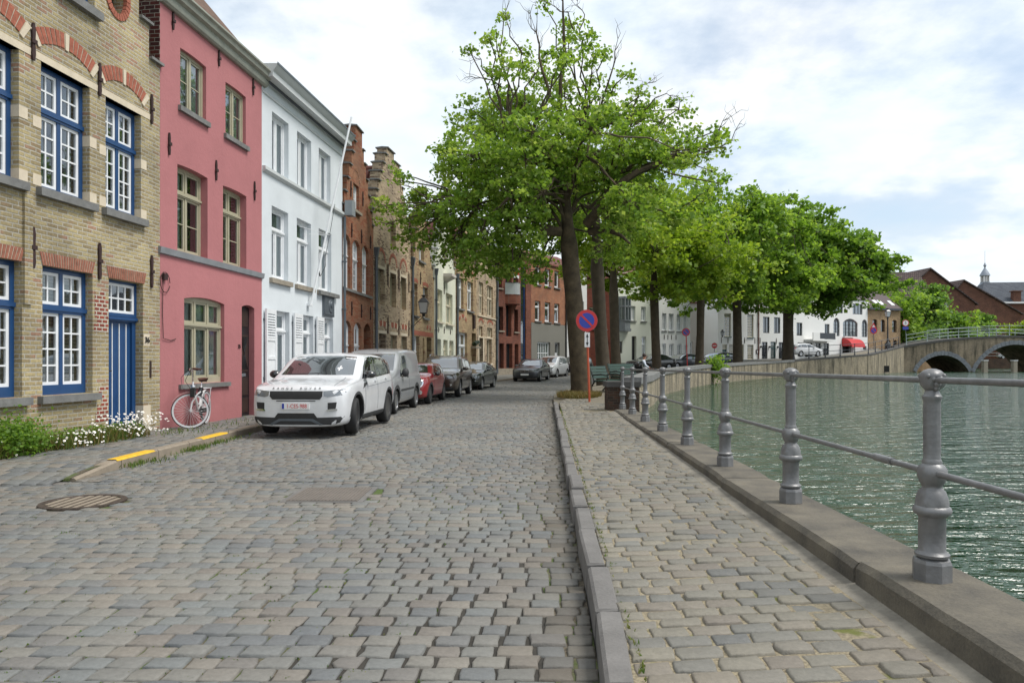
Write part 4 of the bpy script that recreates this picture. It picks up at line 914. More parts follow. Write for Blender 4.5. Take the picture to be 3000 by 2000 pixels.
# --- orange brick over grey render
PJ = (4.74, 62.5); h = House('orange_brick_house', PI, PJ, 'orange brick house with grey rendered ground floor', depth=8)
w = dict(fm='white_paint', fw=.09, sw=.06, rec=.14, gl='glass_dark', sill='bluestone')
for xa, xb in ((.6, 1.5), (2.2, 3.15), (3.85, 4.75)): h.win(xa, xb, 4.75, 6.4, tz=5.9, cols=1, **w); h.win(xa, xb, 7.75, 9.2, cols=1, **w)
h.win(.95, 3.1, 1.2, 3.05, cols=1, lo=(5, 2), fm='white_paint', fw=.09, bar=.06, gl='glass_curtain', rec=.14)
h.holes.append((3.9, 4.75, .4, 3.05)); dr = h.box('door', 3.9, 4.75, .2, .26, .4, 3.05, 'white_paint'); b = MB(); b.prism([(4.05, 2.2), (4.6, 2.2), (4.6, 2.95), (4.05, 2.95)], .18, .2); b.build('pane', M['glass_dark'], dr)
h.wall([(0, h.L, 4.62, 9.7)], M['orange_brick']); h.wall([(0, h.L, -.3, 4.6)], M['grey_render'], thick=.33, name='ground_floor_wall', yf=-.02)
h.body(9.6, M['orange_brick'], roof=11.5, rmat=M['pantile_red']); h.pipe(h.L-.1, .5, 9, 'black_paint', .06, False)

# --- slim white and slim red houses
Q1 = (6.75, 64.1); h = House('slim_white_house', PJ, Q1, 'slim white house glimpsed between the two nearest tree trunks', depth=8)
w = dict(fm='white_paint', fw=.08, sw=.06, rec=.12, gl='glass_dark')
h.win(.3, 1.1, 5.2, 6.8, tz=6.2, cols=2, sill='bluestone', **w); h.win(.4, 1.4, 2.0, 3.8, tz=3.1, cols=2, **w); h.win(1.5, 2.2, 5.2, 6.8, cols=2, **w)
h.holes.append((.4, 1.3, .5, 1.9)); h.box('door', .4, 1.3, .2, .25, .5, 1.9, 'sign_red'); h.wall([(0, h.L, -.3, 9.6)], M['far_white_plaster']); h.body(9.5, M['far_white_plaster'], roof=11.3, rmat=M['pantile_red'])
Q2 = (9.35, 66.); h = House('slim_red_house', Q1, Q2, 'slim red brick house with cream door between two tree trunks', depth=8)
h.win(1.6, 2.4, 4.4, 6.35, tz=5.6, cols=1, fm='cream_paint', fw=.08, rec=.1, gl='glass_curtain', sill='bluestone'); h.win(.3, 1.1, 4.4, 6.35, tz=5.6, cols=1, fm='cream_paint', fw=.08, rec=.1, gl='glass_curtain', sill='bluestone')
h.holes.append((2.0, 2.7, .7, 3.3)); h.box('door', 2.0, 2.7, .2, .26, .7, 2.75, 'cream_paint'); h.box('fanlight', 2.0, 2.7, .22, .25, 2.76, 3.3, 'glass_dark')
h.wall([(0, h.L, -.3, 9.2)], M['slim_red_brick']); h.body(9.1, M['slim_red_brick'], roof=11, rmat=M['pantile_red']); h.pipe(h.L-.08, .6, 8.6, 'zinc', .06, False)

# --- pale green-white house with bay
Q3 = (14.45, 70.); h = House('bay_window_house', Q2, Q3, 'pale house with grey bay window and tall black door', depth=9)
w = dict(fm='white_paint', fw=.08, sw=.06, rec=.14, gl='glass_curtain')
h.win(2.45, 3.1, 5.3, 6.7, cols=2, lo=(1, 2), sill='bluestone', **w); h.win(3.9, 4.6, 5.3, 6.7, cols=2, lo=(1, 2), sill='bluestone', **w); h.win(5.35, 6.05, 5.3, 6.7, cols=2, lo=(1, 2), sill='bluestone', **w)
for xa, xb in ((4.0, 4.64), (5.42, 6.06)): h.win(xa, xb, 1.73, 3.83, tz=3.1, cols=1, lo=(2, 1), **w)
h.holes.append((2.58, 3.24, .9, 3.83)); h.box('door', 2.58, 3.24, .25, .3, .9, 3.83, 'black_paint'); h.win(.6, 1.3, 2.2, 3.3, cols=1, fm='dark_wood', fw=.06, rec=.1)
h.wall([(0, h.L, -.3, 9.8)], M['green_white_plaster']); h.box('plinth', 0, 2.56, -.04, -.003, .3, 1.3, 'grey_render'); h.box('plinth', 3.26, h.L, -.04, -.003, .3, 1.3, 'grey_render')
b = MB(); P5 = [(.8, 0), (.95, -.7), (1.75, -.7), (2.1, 0)]; b.slab(P5, 4.25, 4.5); b.slab([(.85, 0), (1.0, -.62), (1.7, -.62), (2.02, 0)], 4.5, 5.2); b.slab(P5, 5.2, 5.3); b.slab(P5, 6.5, 6.65); b.slab(P5, 7.3, 7.5)
for x, y in ((.88, -.04), (1.0, -.64), (1.35, -.66), (1.7, -.64), (2.0, -.04)): b.box(x-.05, x+.05, y-.04, y+.05, 5.2, 7.4)
bay = b.build('bay_window', M['grey_zinc'], h.o); b = MB(); b.slab([(.9, 0), (1.04, -.58), (1.66, -.58), (1.97, 0)], 5.2, 7.3); b.build('pane', M['glass_curtain'], bay)
h.body(9.7, M['green_white_plaster'], roof=11.8, rmat=M['pantile_red'])
# --- white row house with small-paned windows
Q4 = (18.3, 73.); h = House('white_row_house', Q3, Q4, 'white house with black wall anchors behind the far parking sign', depth=9)
w = dict(fm='white_paint', fw=.07, sw=.05, bar=.03, rec=.14, gl='glass_dark')
for xa, xb in ((.5, 1.15), (1.5, 2.25), (2.75, 3.5), (3.8, 4.42)): h.win(xa, xb, 4.48, 6.2, cols=2, lo=(1, 2), sill='bluestone', **w)
for xa, xb in ((.5, 1.1), (1.56, 2.26), (2.82, 3.5), (3.9, 4.45)): h.win(xa, xb, 1.87, 3.2, cols=2, lo=(1, 2), **w)
h.wall([(0, h.L, -.3, 8.6)], M['far_white_plaster']); h.body(8.5, M['far_white_plaster'], roof=11, rmat=M['pantile_red'])
for x in (.8, 1.35, 1.9, 2.6): h.anchor(x, 3.6, 4.1)
# --- side street house (pinkish grey) and the large white corner house
h = House('alley_house', (18.9, 78.), (22.4, 79.5), 'grey pink house wall at the mouth of the side street', depth=6)
h.win(.2, 1.1, 1.2, 3.6, cols=2, lo=(2, 4), fm='white_paint', rec=.1, gl='glass_dark', bar=.03); h.wall([(0, h.L, -.3, 8)], M['warm_grey_render']); h.body(7.9, M['warm_grey_render'], roof=9.5, rmat=M['pantile_red'])
h = House('white_corner_house', (22.0, 76.0), (31.5, 81.0), 'long white corner house with teal door and small paned windows', depth=9)
w = dict(fm='cream_paint', fw=.05, sw=.04, bar=.045, rec=.1, gl='glass_dark', sill='teal_paint', so=.03)
for xa, xb in ((.92, 1.9), (4.32, 5.25)): h.win(xa, xb, 4.1, 6.6, cols=1, lo=(4, 8), **w)
for xa, xb in ((1.6, 2.47), (2.9, 3.8), (4.32, 5.25)): h.win(xa, xb, 1.65, 3.28, cols=1, lo=(4, 6), **w)
h.win(.64, 1.32, 2.75, 3.27, cols=1, lo=(4, 2), fm='cream_paint', bar=.045, rec=.1); h.holes.append((.64, 1.32, 1.4, 2.75)); h.box('door', .64, 1.32, .12, .18, 1.4, 2.75, 'teal_paint')
w = dict(fm='dark_frame', fw=.06, sw=.03, rec=.1, gl='glass_dark')
for xa, xb in ((6.5, 7.4), (9.16, 9.95)): h.win(xa, xb, 1.62, 3.6, tz=2.9, cols=2, **w)
h.win(7.88, 8.7, 1.5, 3.64, tz=2.9, cols=1, gl='glass_curtain', fm='teal_paint', fw=.1, rec=.1, name='glazed_door')
for xa, xb in ((6.7, 7.7), (8.4, 9.4)): h.win(xa, xb, 4.6, 6.4, cols=2, **w)
h.wall([(0, h.L, -.3, 8.4)], M['far_white_plaster']); h.box('plinth', 2.48, 5.9, -.03, -.003, 1.2, 1.55, 'warm_grey_render')
for x in (.5, 1.45, 3.9, 5.45, 6.25, 8.78): h.anchor(x, 3.4, 4.05)
h.pipe(5.95, 1.4, 8, 'slim_red_brick', .06, False); b = MB(); b.box(5.6, 6.1, -.05, 0, 2.27, 2.74, 0); b.box(5.72, 5.98, -.056, -.05, 2.35, 2.66, 1); b.build('menu_board', [M['dark_wood'], M['sign_white']], h.o)
for x in (6.3, 7.65, 8.95): h.box('wall_lamp', x-.06, x+.06, -.15, 0, 2.95, 3.15, 'black_paint')
h.body(8.3, M['far_white_plaster'], roof=11.5, rmat=M['pantile_red'])
# --- white house with balcony, arched windows and red awning
h = House('white_arched_house', (31.5, 81.), (45., 90.), 'white house with arched windows, balcony and red awning', depth=9)
w = dict(fm='dark_frame', fw=.07, sw=.0, bar=.04, rec=.12, gl='glass_dark')
h.win(1.5, 2.6, 4.4, 5.9, cols=2, **w); h.win(7.0, 8.0, 4.4, 5.9, cols=2, **w)
for xa, xb in ((1.7, 2.8), (3.35, 4.6), (5.0, 6.25), (6.7, 7.9)): h.win(xa, xb, 2.0, 3.62, cols=2, lo=(1, 2), tz=2.9, **w)
for xa, xb in ((8.8, 10.1), (10.8, 14.0), (14.9, 16.2)): h.win(xa, xb, 4.5, 6.7, cols=2 if xb-xa < 2 else 4, lo=(1, 4), arch=.6 if xb-xa < 2 else .5, **w)
h.win(12.9, 15.1, 7.3, 8.6, cols=3, **w); h.win(8.6, 10.8, 7.3, 8.6, cols=3, **w); h.win(15.2, 16.0, 2.9, 3.38, cols=1, **w)
h.holes.append((10.7, 12.6, 2.0, 3.9)); h.box('door', 10.7, 12.6, .5, .56, 2.0, 3.9, 'black_paint')
h.wall([(0, h.L, -.3, 9.3)], M['far_white_plaster']); h.body(9.2, M['far_white_plaster'], roof=12, rmat=M['roof_plum'])
b = MB(); b.box(2.9, 7.5, -1.2, -.01, 3.8, 4.0); b.box(2.9, 4.2, -1.2, -1.1, 4.0, 4.75); b.box(7.3, 7.5, -1.2, 0, 4.0, 4.8); bl = b.build('balcony', M['far_white_plaster'], h.o)
b = MB(); b.box(4.2, 7.3, -1.18, -1.14, 4.05, 4.75); b.build('balcony_panel', M['dark_frame'], bl)
b = MB(); k = 8; prof = [(-.02, 4.25)] + [(-1.3*math.sin(i/k*math.pi/2), 3.3+.95*math.cos(i/k*math.pi/2)) for i in range(k+1)] + [(-1.3, 3.15), (-1.26, 3.15), (-1.26, 3.3), (-.02, 3.3)]
b.sweep(prof, 10.55, 13.4); b.build('awning', M['sign_red'], h.o)
h.box('window_ledge', 10.7, 13.0, -.3, 0, 4.35, 4.5, 'far_white_plaster')
text('HOTEL', .42, 'warm_grey_render', h.o, (9.4, -.02, 3.25), name='wall_lettering') if False else None
# --- far tan brick house with skylights
h = House('tan_skylight_house', (45., 90.), (50.6, 92.64), 'tan brick house with dark roof and white framed skylights', depth=9)
w = dict(fm='dark_wood', fw=.06, sw=0, rec=.2, gl='glass_dark')
for xa, xb in ((.88, 1.8), (2.45, 3.25), (4.6, 5.5)): h.win(xa, xb, 5.2, 6.8, cols=1, arch=.15, **w)
for xa, xb in ((3.6, 4.3), (4.9, 5.5)): h.win(xa, xb, 3.0, 4.2, cols=1, arch=.2, **w)
h.wall([(0, h.L, -.3, 8.1)], M['far_tan_brick']); h.body(8.2, M['far_tan_brick'], roof=12.2, rmat=M['roof_plum'], over=.3); h.box('gutter', 0, h.L, -.36, -.2, 8.0, 8.25, 'slate')
for x in (.1, 2.0, 2.9, 4.9):
    f = MB(); k = (12.2-8.2)/(4.8); A = lambda x_, y_, o_: (x_, y_, 8.2+(y_+.3)*k+o_); f.add([A(x, .3, .09), A(x+.65, .3, .09), A(x+.65, 1.0, .09), A(x, 1.0, .09), A(x, .3, 0), A(x+.65, .3, 0), A(x+.65, 1.0, 0), A(x, 1.0, 0)], [(0,1,2,3),(4,7,6,5),(0,4,5,1),(1,5,6,2),(2,6,7,3),(3,7,4,0)]); f.build('skylight', M['sign_white'], h.o)
# ---------------------------------------------------------------- quay, parapet, railing, bridge
def stained(name, base_args, **k):
    m = brick(name, *base_args, **k); t = m.node_tree; b = next(n for n in t.nodes if n.type == 'BSDF_PRINCIPLED'); src = b.inputs['Base Color'].links[0].from_socket
    tc_ = t.nodes.new('ShaderNodeTexCoord'); mp = t.nodes.new('ShaderNodeMapping'); mp.inputs['Scale'].default_value = (1.4, 1.4, .22); t.links.new(tc_.outputs['Object'], mp.inputs['Vector'])
    n = t.nodes.new('ShaderNodeTexNoise'); n.inputs['Scale'].default_value = 1.3; n.inputs['Detail'].default_value = 6; n.inputs['Roughness'].default_value = .65; t.links.new(mp.outputs[0], n.inputs['Vector'])
    r = t.nodes.new('ShaderNodeMapRange'); r.inputs[1].default_value = .46; r.inputs[2].default_value = .66; r.inputs[4].default_value = .85; t.links.new(n.outputs[0], r.inputs[0])
    mx_ = t.nodes.new('ShaderNodeMix'); mx_.data_type = 'RGBA'; t.links.new(r.outputs[0], mx_.inputs[0]); t.links.new(src, mx_.inputs[6]); mx_.inputs[7].default_value = S(74, 72, 60, .6); t.links.new(mx_.outputs[2], b.inputs['Base Color']); return m
M['quay_brick'] = stained('quay_brick', (S(184,172,148,.85), S(150,140,118,.85), S(160,152,136,.8)), stain=.3)
M['pier_brick'] = brick('pier_brick', S(110,82,66,.7), S(78,66,58,.7), S(120,112,98,.6), stain=.5)
M['bridge_brick'] = stained('bridge_brick', (S(164,150,128,.82), S(138,126,108,.82), S(144,136,120,.75)), stain=.3)
M['bridge_stone'] = rough('bridge_stone', S(128,134,140,.7), .8, .3, 3, .3, 30)
M['dark_coping'] = rough('dark_coping', S(86,84,82,.7), .8, .3, 3, .3, 30)
# near coping: long stone slabs with open joints
w = empty('quay_wall', (0, 0, 0)); tag(w, 'low canal wall of long weathered stone slabs under the iron railing', 'wall')
b = MB(); b.add([(yk(-4)-.45, -4, -.6), (yk(-4)-.04, -4, -.6), (yk(18.3)-.04, 18.3, -.6), (yk(18.3)-.45, 18.3, -.6)] + [(yk(-4)-.45, -4, cop(-4)-.17), (yk(-4)-.04, -4, cop(-4)-.17), (yk(18.3)-.04, 18.3, cop(18.3)-.17), (yk(18.3)-.45, 18.3, cop(18.3)-.17)], [(0,3,2,1),(4,5,6,7),(0,1,5,4),(1,2,6,5),(2,3,7,6),(3,0,4,7)])
b.build('base_wall', M['mortar_strip'], w)
cuts = [-4, -1.2, 1.5, 4.02, 7.1, 10.3, 13.2, 16.0, 18.3]; r2 = random.Random(9)
for y0, y1 in zip(cuts, cuts[1:]):
    y1 -= .02; dz0, dz1 = r2.uniform(-.008, .008), r2.uniform(-.008, .008); b = MB(); n = 12; dx_ = r2.uniform(-.012, .012)
    ring = []
    for i in range(n+1):
        y = y0+(y1-y0)*i/n; z = cop(y)+dz0+(dz1-dz0)*i/n; e = .012 if i in (0, n) else 0; j = r2.uniform(-.004, .004)
        ring.append([(yk(y)-.49+dx_, y, z-.17), (yk(y)+dx_, y, z-.17), (yk(y)+dx_, y, z-.02-e), (yk(y)-.02+dx_, y, z-e), (yk(y)-.46+dx_+j, y, z-e), (yk(y)-.49+dx_+j, y, z-.035-e)])
    for q in ring: b.v += q
    for i in range(n):
        for k in range(6): b.f.append([i*6+k, i*6+(k+1) % 6, i*6+6+(k+1) % 6, i*6+6+k]); b.m.append(0)
    b.f += [list(range(5, -1, -1)), [n*6+k for k in range(6)]]; b.m += [0, 0]
    b.build('coping_stone', M['coping'], w, smooth=35)
# parapet beyond the railing
def offset(path, d):
    out = []
    for i, p in enumerate(path):
        a, c = path[max(0, i-1)], path[min(len(path)-1, i+1)]; t_ = (Vector(c)-Vector(a)); t_.z = 0; t_.normalize(); out.append(Vector((p[0]-t_.y*d, p[1]+t_.x*d, p[2])))
    return out
def ribbon(b, A, B_, z0, z1, m=0):     # solid wall between two plan lines; z0/z1 functions of index
    n = len(A)
    for i in range(n-1):
        P = [A[i], A[i+1], B_[i+1], B_[i]]; I = [i, i+1, i+1, i]
        b.add([(p[0], p[1], z0(k)) for p, k in zip(P, I)] + [(p[0], p[1], z1(k)) for p, k in zip(P, I)], [(0,3,2,1),(4,5,6,7),(0,1,5,4),(1,2,6,5),(2,3,7,6),(3,0,4,7)] if i in (0, n-2) else [(4,5,6,7),(0,1,5,4),(2,3,7,6),(0,3,2,1)], m)
def fine(s0, s1, st_):
    out = []; s = s0
    while s < s1-1e-6: out.append(lerp_tab(QUAY, s)); s += st_
    out.append(lerp_tab(QUAY, s1)); return out
w = empty('parapet_wall', (0, 0, 0)); tag(w, 'long stained brick parapet wall with dark coping curving along the canal', 'wall')
for k_, (s0, s1) in enumerate(((18.9, 68),)):
    p = fine(s0, s1, 1.2); pi = offset(p, .45)
    b = MB(); ribbon(b, p, pi, lambda i: -.6, lambda i: p[i][2]-.18); b.build('brick_face', M['quay_brick'], w)
    a, c = offset(p, -.05), offset(p, .5); b = MB(); ribbon(b, a, c, lambda i: p[i][2]-.18, lambda i: p[i][2]); b.build('coping', M['bluestone'], w)
w = empty('brick_pier', (0, 0, 0)); tag(w, 'dark brick pier with stone cap where the iron railing ends', 'pier')
b = MB(); b.box(2.5, 3.3, 18.48, 19.2, -.6, .78); b.build('brick_body', M['pier_brick'], w); b = MB(); b.box(2.46, 3.34, 18.44, 19.3, .78, .92); b.build('cap', M['dark_coping'], w)
w = empty('ramp_wall', (0, 0, 0)); tag(w, 'tall stained quay wall rising with the road towards the bridge', 'wall')
p = fine(68.05, 101, 1.5); pi = offset(p, .5); b = MB(); ribbon(b, p, pi, lambda i: -.6, lambda i: p[i][2]-.14); b.build('brick_face', M['quay_brick'], w)
a, c = offset(p, -.03), offset(p, .6); b = MB(); ribbon(b, a, c, lambda i: p[i][2]-.14, lambda i: p[i][2]); b.build('coping', M['dark_coping'], w)
b = MB(); q = Vector(lerp_tab(QUAY, 90)); b.box(q.x-.3, q.x+.5, q.y-.12, q.y+.5, .25, .95); b.build('drain_opening', M['black_void'], w)
# cast iron railing
rail = empty('iron_railing', (0, 0, 0)); tag(rail, 'grey cast iron canal railing with lion head posts and two round rails', 'railing')
r2 = random.Random(4); lump = [[r2.uniform(.9, 1.12) for _ in range(20)] for _ in range(40)]
b = MB()
b.lathe([(.075, .118), (.092, .127), (.094, .14), (.078, .152), (.073, .16), (.073, .325), (.08, .333), (.1, .345), (.105, .36), (.1, .376), (.088, .384)], 24)
b.lathe([(.088, .384), (.086, .4), (.079, .43), (.072, .458), (.054, .474), (.052, .482), (.056, .49), (.068, .505), (.078, .53), (.08, .55), (.077, .57), (.066, .588), (.052, .598), (.054, .61), (.047, .622)], 24, wob=lambda j, i: 1+(.05 if (j//2) % 2 and i in (1, 2, 5, 6, 10) else 0))
b.lathe([(.047, .622), (.045, .64)], 24); b.lathe([(.045, .64), (.0455, .66), (.0455, .88), (.046, .9)], 24, wob=lambda j, i: (.93 if j % 2 else 1.03) if i in (1, 2) else 1)
b.lathe([(.046, .9), (.046, .92), (.053, .93), (.053, .942), (.044, .95), (.036, .97), (.04, .978)], 24)
shaft_me = None
post = empty('post', (0, 0, 0)); sh = b.build('post', M['cast_iron'], None, smooth=45); bpy.data.objects.remove(post)
b = MB(); b.lathe([(.108, 0), (.108, .095), (.1, .112), (.078, .12)], 8); base_o = b.build('base', M['cast_iron'], sh)
b = MB(); b.lathe([(.04, .974), (.052, .985), (.06, 1.0), (.066, 1.02), (.064, 1.04), (.067, 1.05), (.06, 1.062), (.045, 1.074), (.02, 1.082), (0, 1.083)], 20, wob=lambda j, i: lump[i+3][j] if 1 <= i <= 5 else 1)
for a in (0, math.pi):                                     # two faces with brow and muzzle
    cx, sx = math.cos(a), math.sin(a)
    for (u, v, z, r) in ((.058, 0, 1.005, .022), (.056, .02, 1.03, .016), (.056, -.02, 1.03, .016), (.045, .045, 1.045, .014), (.045, -.045, 1.045, .014), (.05, 0, .985, .018)):
        b.lathe([(0, -r), (r*.7, -r*.7), (r, 0), (r*.7, r*.7), (0, r)], 8, (v*cx-u*sx, u*cx+v*sx, z))
head_o = b.build('lion_head', M['cast_iron'], sh, smooth=60)
for o_ in (sh, base_o, head_o):
    for v in o_.data.vertices: v.co.x *= .86; v.co.y *= .86
sh.parent = rail
py = [3.64+2.1*i for i in range(-1, 8)]
for i, y in enumerate(py):
    o = sh if i == 0 else copy_tree(sh, rail); o.location = (2.12+.0475*(y-3.64)+.03, y, cop(y)-.004); o.rotation_euler = (0, 0, R(rnd.uniform(-4, 4)))
for nm, z, r, sag in (('top_rail', 1.02, .017, .0), ('lower_rail', .548, .0165, .0)):
    b = MB(); b.tube([(2.15+.0475*(y-3.64), y, cop(y)+z) for y in [1.3]+py[1:]], r, 10)
    if nm == 'lower_rail':
        y = 4.05; b.tube([(2.15+.0475*(y-3.64), y, cop(y)+z), (2.15+.0475*(y+.22-3.64), y+.22, cop(y)+z)], .022, 10)
    b.build(nm, M['cast_iron'], rail, smooth=40)
# plain railing on the ramp
def plain_rail(name, pts, label, mat, h_=1.0, rails=(.5, .98), r=.03, post_r=.05, taper=True):
    o = empty(name, (0, 0, 0)); tag(o, label, 'railing')
    pr = None
    for p in pts:
        if pr is None:
            b = MB(); b.lathe([(post_r*1.5, 0), (post_r*1.5, .1), (post_r, .16), (post_r*.8, h_*.5), (post_r, h_*.52), (post_r*.7, h_*.56), (post_r*.7, h_*.97), (post_r*1.1, h_), (0, h_*1.05)], 8); pr = b.build('post', mat, o, smooth=40); pr.location = p
        else: c = pr.copy(); col.objects.link(c); c.parent = o; c.location = p
    for z in rails: b = MB(); b.tube([(p[0], p[1], p[2]+z*h_) for p in pts], r, 6); b.build('rail', mat, o, smooth=40)
    return o
M['dark_iron'] = rough('dark_iron', S(96,98,104,.7), .5, .2, 5, .1, metal=.3)
M['pale_iron'] = rough('pale_iron', S(168,182,180,.8), .5, .15, 5, .05)
pts = [tuple(offset([lerp_tab(QUAY, s-.5), lerp_tab(QUAY, s), lerp_tab(QUAY, s+.5)], .3)[1]) for s in (68.5, 71.3, 74.5, 77.6, 80.8, 84, 87.2, 90.3, 93.3, 96.5, 99.5)]
plain_rail('ramp_railing', pts, 'thin dark iron railing on the rising quay wall before the bridge', M['dark_iron'], 1.15)
# bridge: two segmental arches seen, the third mirrored
BX0, BX1 = 48.5, 80.; by = lambda X: 88+.1*(X-48.5); bz = lambda X: 4.68-1.3*((63.4-X)/14.9)**2
arches = [(53.6, 3.5, 2.1, .1), (63.4, 5.6, 3.5, .05), (73.2, 3.5, 2.1, .1)]
def intr(X):
    for c, hw, rs, z0 in arches:
        if abs(X-c) < hw: rad = (hw*hw+rs*rs)/(2*rs); return z0+rs-rad+math.sqrt(rad*rad-(X-c)**2)
    return None
br_ = empty('stone_bridge', (0, 0, 0)); tag(br_, 'old brick arch bridge with grey stone arch rings across the canal', 'bridge')
b = MB(); xs = sorted({round(BX0-.4+i*(BX1-BX0)/90, 3) for i in range(91)} | {round(c+s_*hw*f, 3) for c, hw, _, _ in arches for s_ in (-1, 1) for f in (.9999, 1.0)})
DEP = 7.5
for xa, xb in zip(xs, xs[1:]):
    xm = (xa+xb)/2; i = intr(xm); za, zb = (intr(xa) or .1, intr(xb) or .1) if i else (-1, -1)
    Fp = lambda X, z, d=0: (X, by(X)+d, z)
    b.quad(Fp(xa, za), Fp(xb, zb), Fp(xb, bz(xb)-.25), Fp(xa, bz(xa)-.25)); b.quad(Fp(xa, bz(xa)-.25, DEP), Fp(xb, bz(xb)-.25, DEP), Fp(xb, zb, DEP), Fp(xa, za, DEP))
    if i: b.quad(Fp(xa, za), Fp(xa, za, DEP), Fp(xb, zb, DEP), Fp(xb, zb))
for c, hw, _, z0 in arches:
    for X in (c-hw, c+hw): b.quad((X, by(X), -1), (X, by(X)+DEP, -1), (X, by(X)+DEP, .15), (X, by(X), .15))
b.build('spandrel_wall', M['bridge_brick'], br_, fix=False)
b = MB()
for xa, xb in zip(xs, xs[1:]):
    b.add([(xa, by(xa)-.08, bz(xa)-.25), (xb, by(xb)-.08, bz(xb)-.25), (xb, by(xb)+DEP+.08, bz(xb)-.25), (xa, by(xa)+DEP+.08, bz(xa)-.25), (xa, by(xa)-.08, bz(xa)), (xb, by(xb)-.08, bz(xb)), (xb, by(xb)+DEP+.08, bz(xb)), (xa, by(xa)+DEP+.08, bz(xa))], [(0,3,2,1),(4,5,6,7),(0,1,5,4),(2,3,7,6)])
b.build('deck', M['dark_coping'], br_, fix=False)
for c, hw, rs, z0 in arches:
    b = MB(); n = 25 if hw > 4 else 19; rad = (hw*hw+rs*rs)/(2*rs); cz = z0+rs-rad; a0 = math.asin(hw/rad)
    for i in range(n):
        f = [-a0+2*a0*(i+.03)/n, -a0+2*a0*(i+.97)/n]; th = .55 if i % 2 else .5
        P = lambda a, r: (c+r*math.sin(a), by(c+r*math.sin(a))-.06, cz+r*math.cos(a)); Q_ = lambda a, r: (P(a, r)[0], P(a, r)[1]+.09, P(a, r)[2])
        b.add([P(f[0], rad), P(f[1], rad), P(f[1], rad+th), P(f[0], rad+th), Q_(f[0], rad), Q_(f[1], rad), Q_(f[1], rad+th), Q_(f[0], rad+th)], [(0,1,2,3),(0,4,5,1),(1,5,6,2),(2,6,7,3),(3,7,4,0)])
    b.build('arch_ring', M['bridge_stone'], br_)
pts = [(X, by(X)+.15, bz(X)) for X in [48.9+2.75*i for i in range(12)]]; plain_rail('bridge_railing', pts, 'pale iron railing along the near edge of the stone bridge', M['pale_iron'], 1.3, (.3, .62, .97), .03)
pts = [(X, by(X)+DEP-.2, bz(X)) for X in [49.6+2.75*i for i in range(12)]]; plain_rail('bridge_railing', pts, 'pale iron railing along the far edge of the stone bridge', M['pale_iron'], 1.3, (.3, .62, .97), .03)
pile = empty('mooring_pile', (57.3, 86.2, 0)); tag(pile, 'square mooring pile with white cap, left one at the middle bridge pier', 'mooring pile', 'mooring piles before the bridge')
b = MB(); b.box(-.24, .24, -.24, .24, -.8, 1.5); b.build('shaft', M['sill_stone'], pile); b = MB(); b.box(-.29, .29, -.29, .29, 1.5, 1.6); b.build('cap', M['sign_white'], pile)
p2 = copy_tree(pile); p2.location = (61.3, 86.8, 0); p2['label'] = 'square mooring pile with white cap, right one standing before the wide arch'
# far bank seen through and above the bridge
b = MB(); b.slab([(44, 95.2), (49, 96), (57, 99.5), (66, 105), (72, 113), (76, 129), (76, 300), (-60, 300), (-60, 105), (30, 98)], 0, 2.6)
tag(b.build('terrain', M['far_ground']), 'raised ground of the town behind the bridge', kind='structure')
b = MB(); b.slab([(76.5, 130), (240, 130), (240, 420), (76.5, 420)], -.5, 1.9); tag(b.build('far_bank', M['far_ground']), 'level bank beyond the bridge', kind='structure')
w = empty('far_quay_wall', (0, 0, 0)); tag(w, 'dark quay wall on the far bank seen under the wide arch', 'wall'); b = MB(); b.box(76.6, 200, 129.4, 129.98, -.6, 1.95); b.build('brick_face', M['pier_brick'], w)
w = empty('side_quay_wall', (0, 0, 0)); tag(w, 'pale quay wall seen through the small bridge arch', 'wall'); b = MB(); A_ = [Vector((49, 96, 0)), Vector((57, 99.5, 0)), Vector((66, 105, 0)), Vector((72, 113, 0)), Vector((76, 129.3, 0))]; A_ = offset(A_, -.25); ribbon(b, offset(A_, -.3), A_, lambda i: -.6, lambda i: 2.7); b.build('brick_face', M['far_tan_brick'], w)
plain_rail('far_bank_railing', [(78+4*i, 130.3, 1.9) for i in range(12)], 'iron railing on the far bank under the wide arch', M['pale_iron'], 1.1)

# ---------------------------------------------------------------- buildings beyond the bridge
def gable_house(name, label, P, w, d, eave, ridge, wmat, rmat, ang=0., z0=1.5, mid=.5, dormer=False):
    o = empty(name, (P[0], P[1], z0), ang); tag(o, label, 'house'); xm = w*mid; b = MB(); b.prism([(0, 0), (w, 0), (w, eave), (xm, ridge-.2), (0, eave)], 0, d); b.build('wall', M[wmat], o)
    b = MB(); s_ = .35
    for xa in (-s_, w+s_):
        k = (ridge-eave)/(xm if xa < 0 else w-xm); ze = eave-s_*k+.1; b.add([(xa, -s_, ze), (xa, d+s_, ze), (xm, d+s_, ridge), (xm, -s_, ridge), (xa, -s_, ze-.25), (xa, d+s_, ze-.25), (xm, d+s_, ridge-.25), (xm, -s_, ridge-.25)], [(0,1,2,3),(4,7,6,5),(0,4,5,1),(1,5,6,2),(2,6,7,3),(3,7,4,0)])
    b.build('roof', M[rmat], o)
    return o
o = gable_house('plain_roof_house', 'house with large brown tiled roof slope left of the brick gable', (66.5, 112), 10, 8.5, 9.3, 14.6, 'far_brown_brick', 'roof_brown', R(90))
o = gable_house('brick_gable_house', 'brown brick gable house with black dormers behind the bridge trees', (66.5, 124), 15, 16, 10.2, 16.3, 'far_brown_brick', 'roof_brown', R(4), mid=.44)
b = MB(); b.box(11.2, 13.6, 3, 6, 10.8, 13.0); b.box(1.2, 3.4, -.2, 5, 11.0, 14.2); b.build('dormer', M['slate'], o); b = MB(); b.box(13.6, 13.66, 3.3, 5.7, 11.2, 12.6); b.box(8.4, 10, -.06, -.01, 8.6, 10); b.build('window', M['glass_dark'], o)
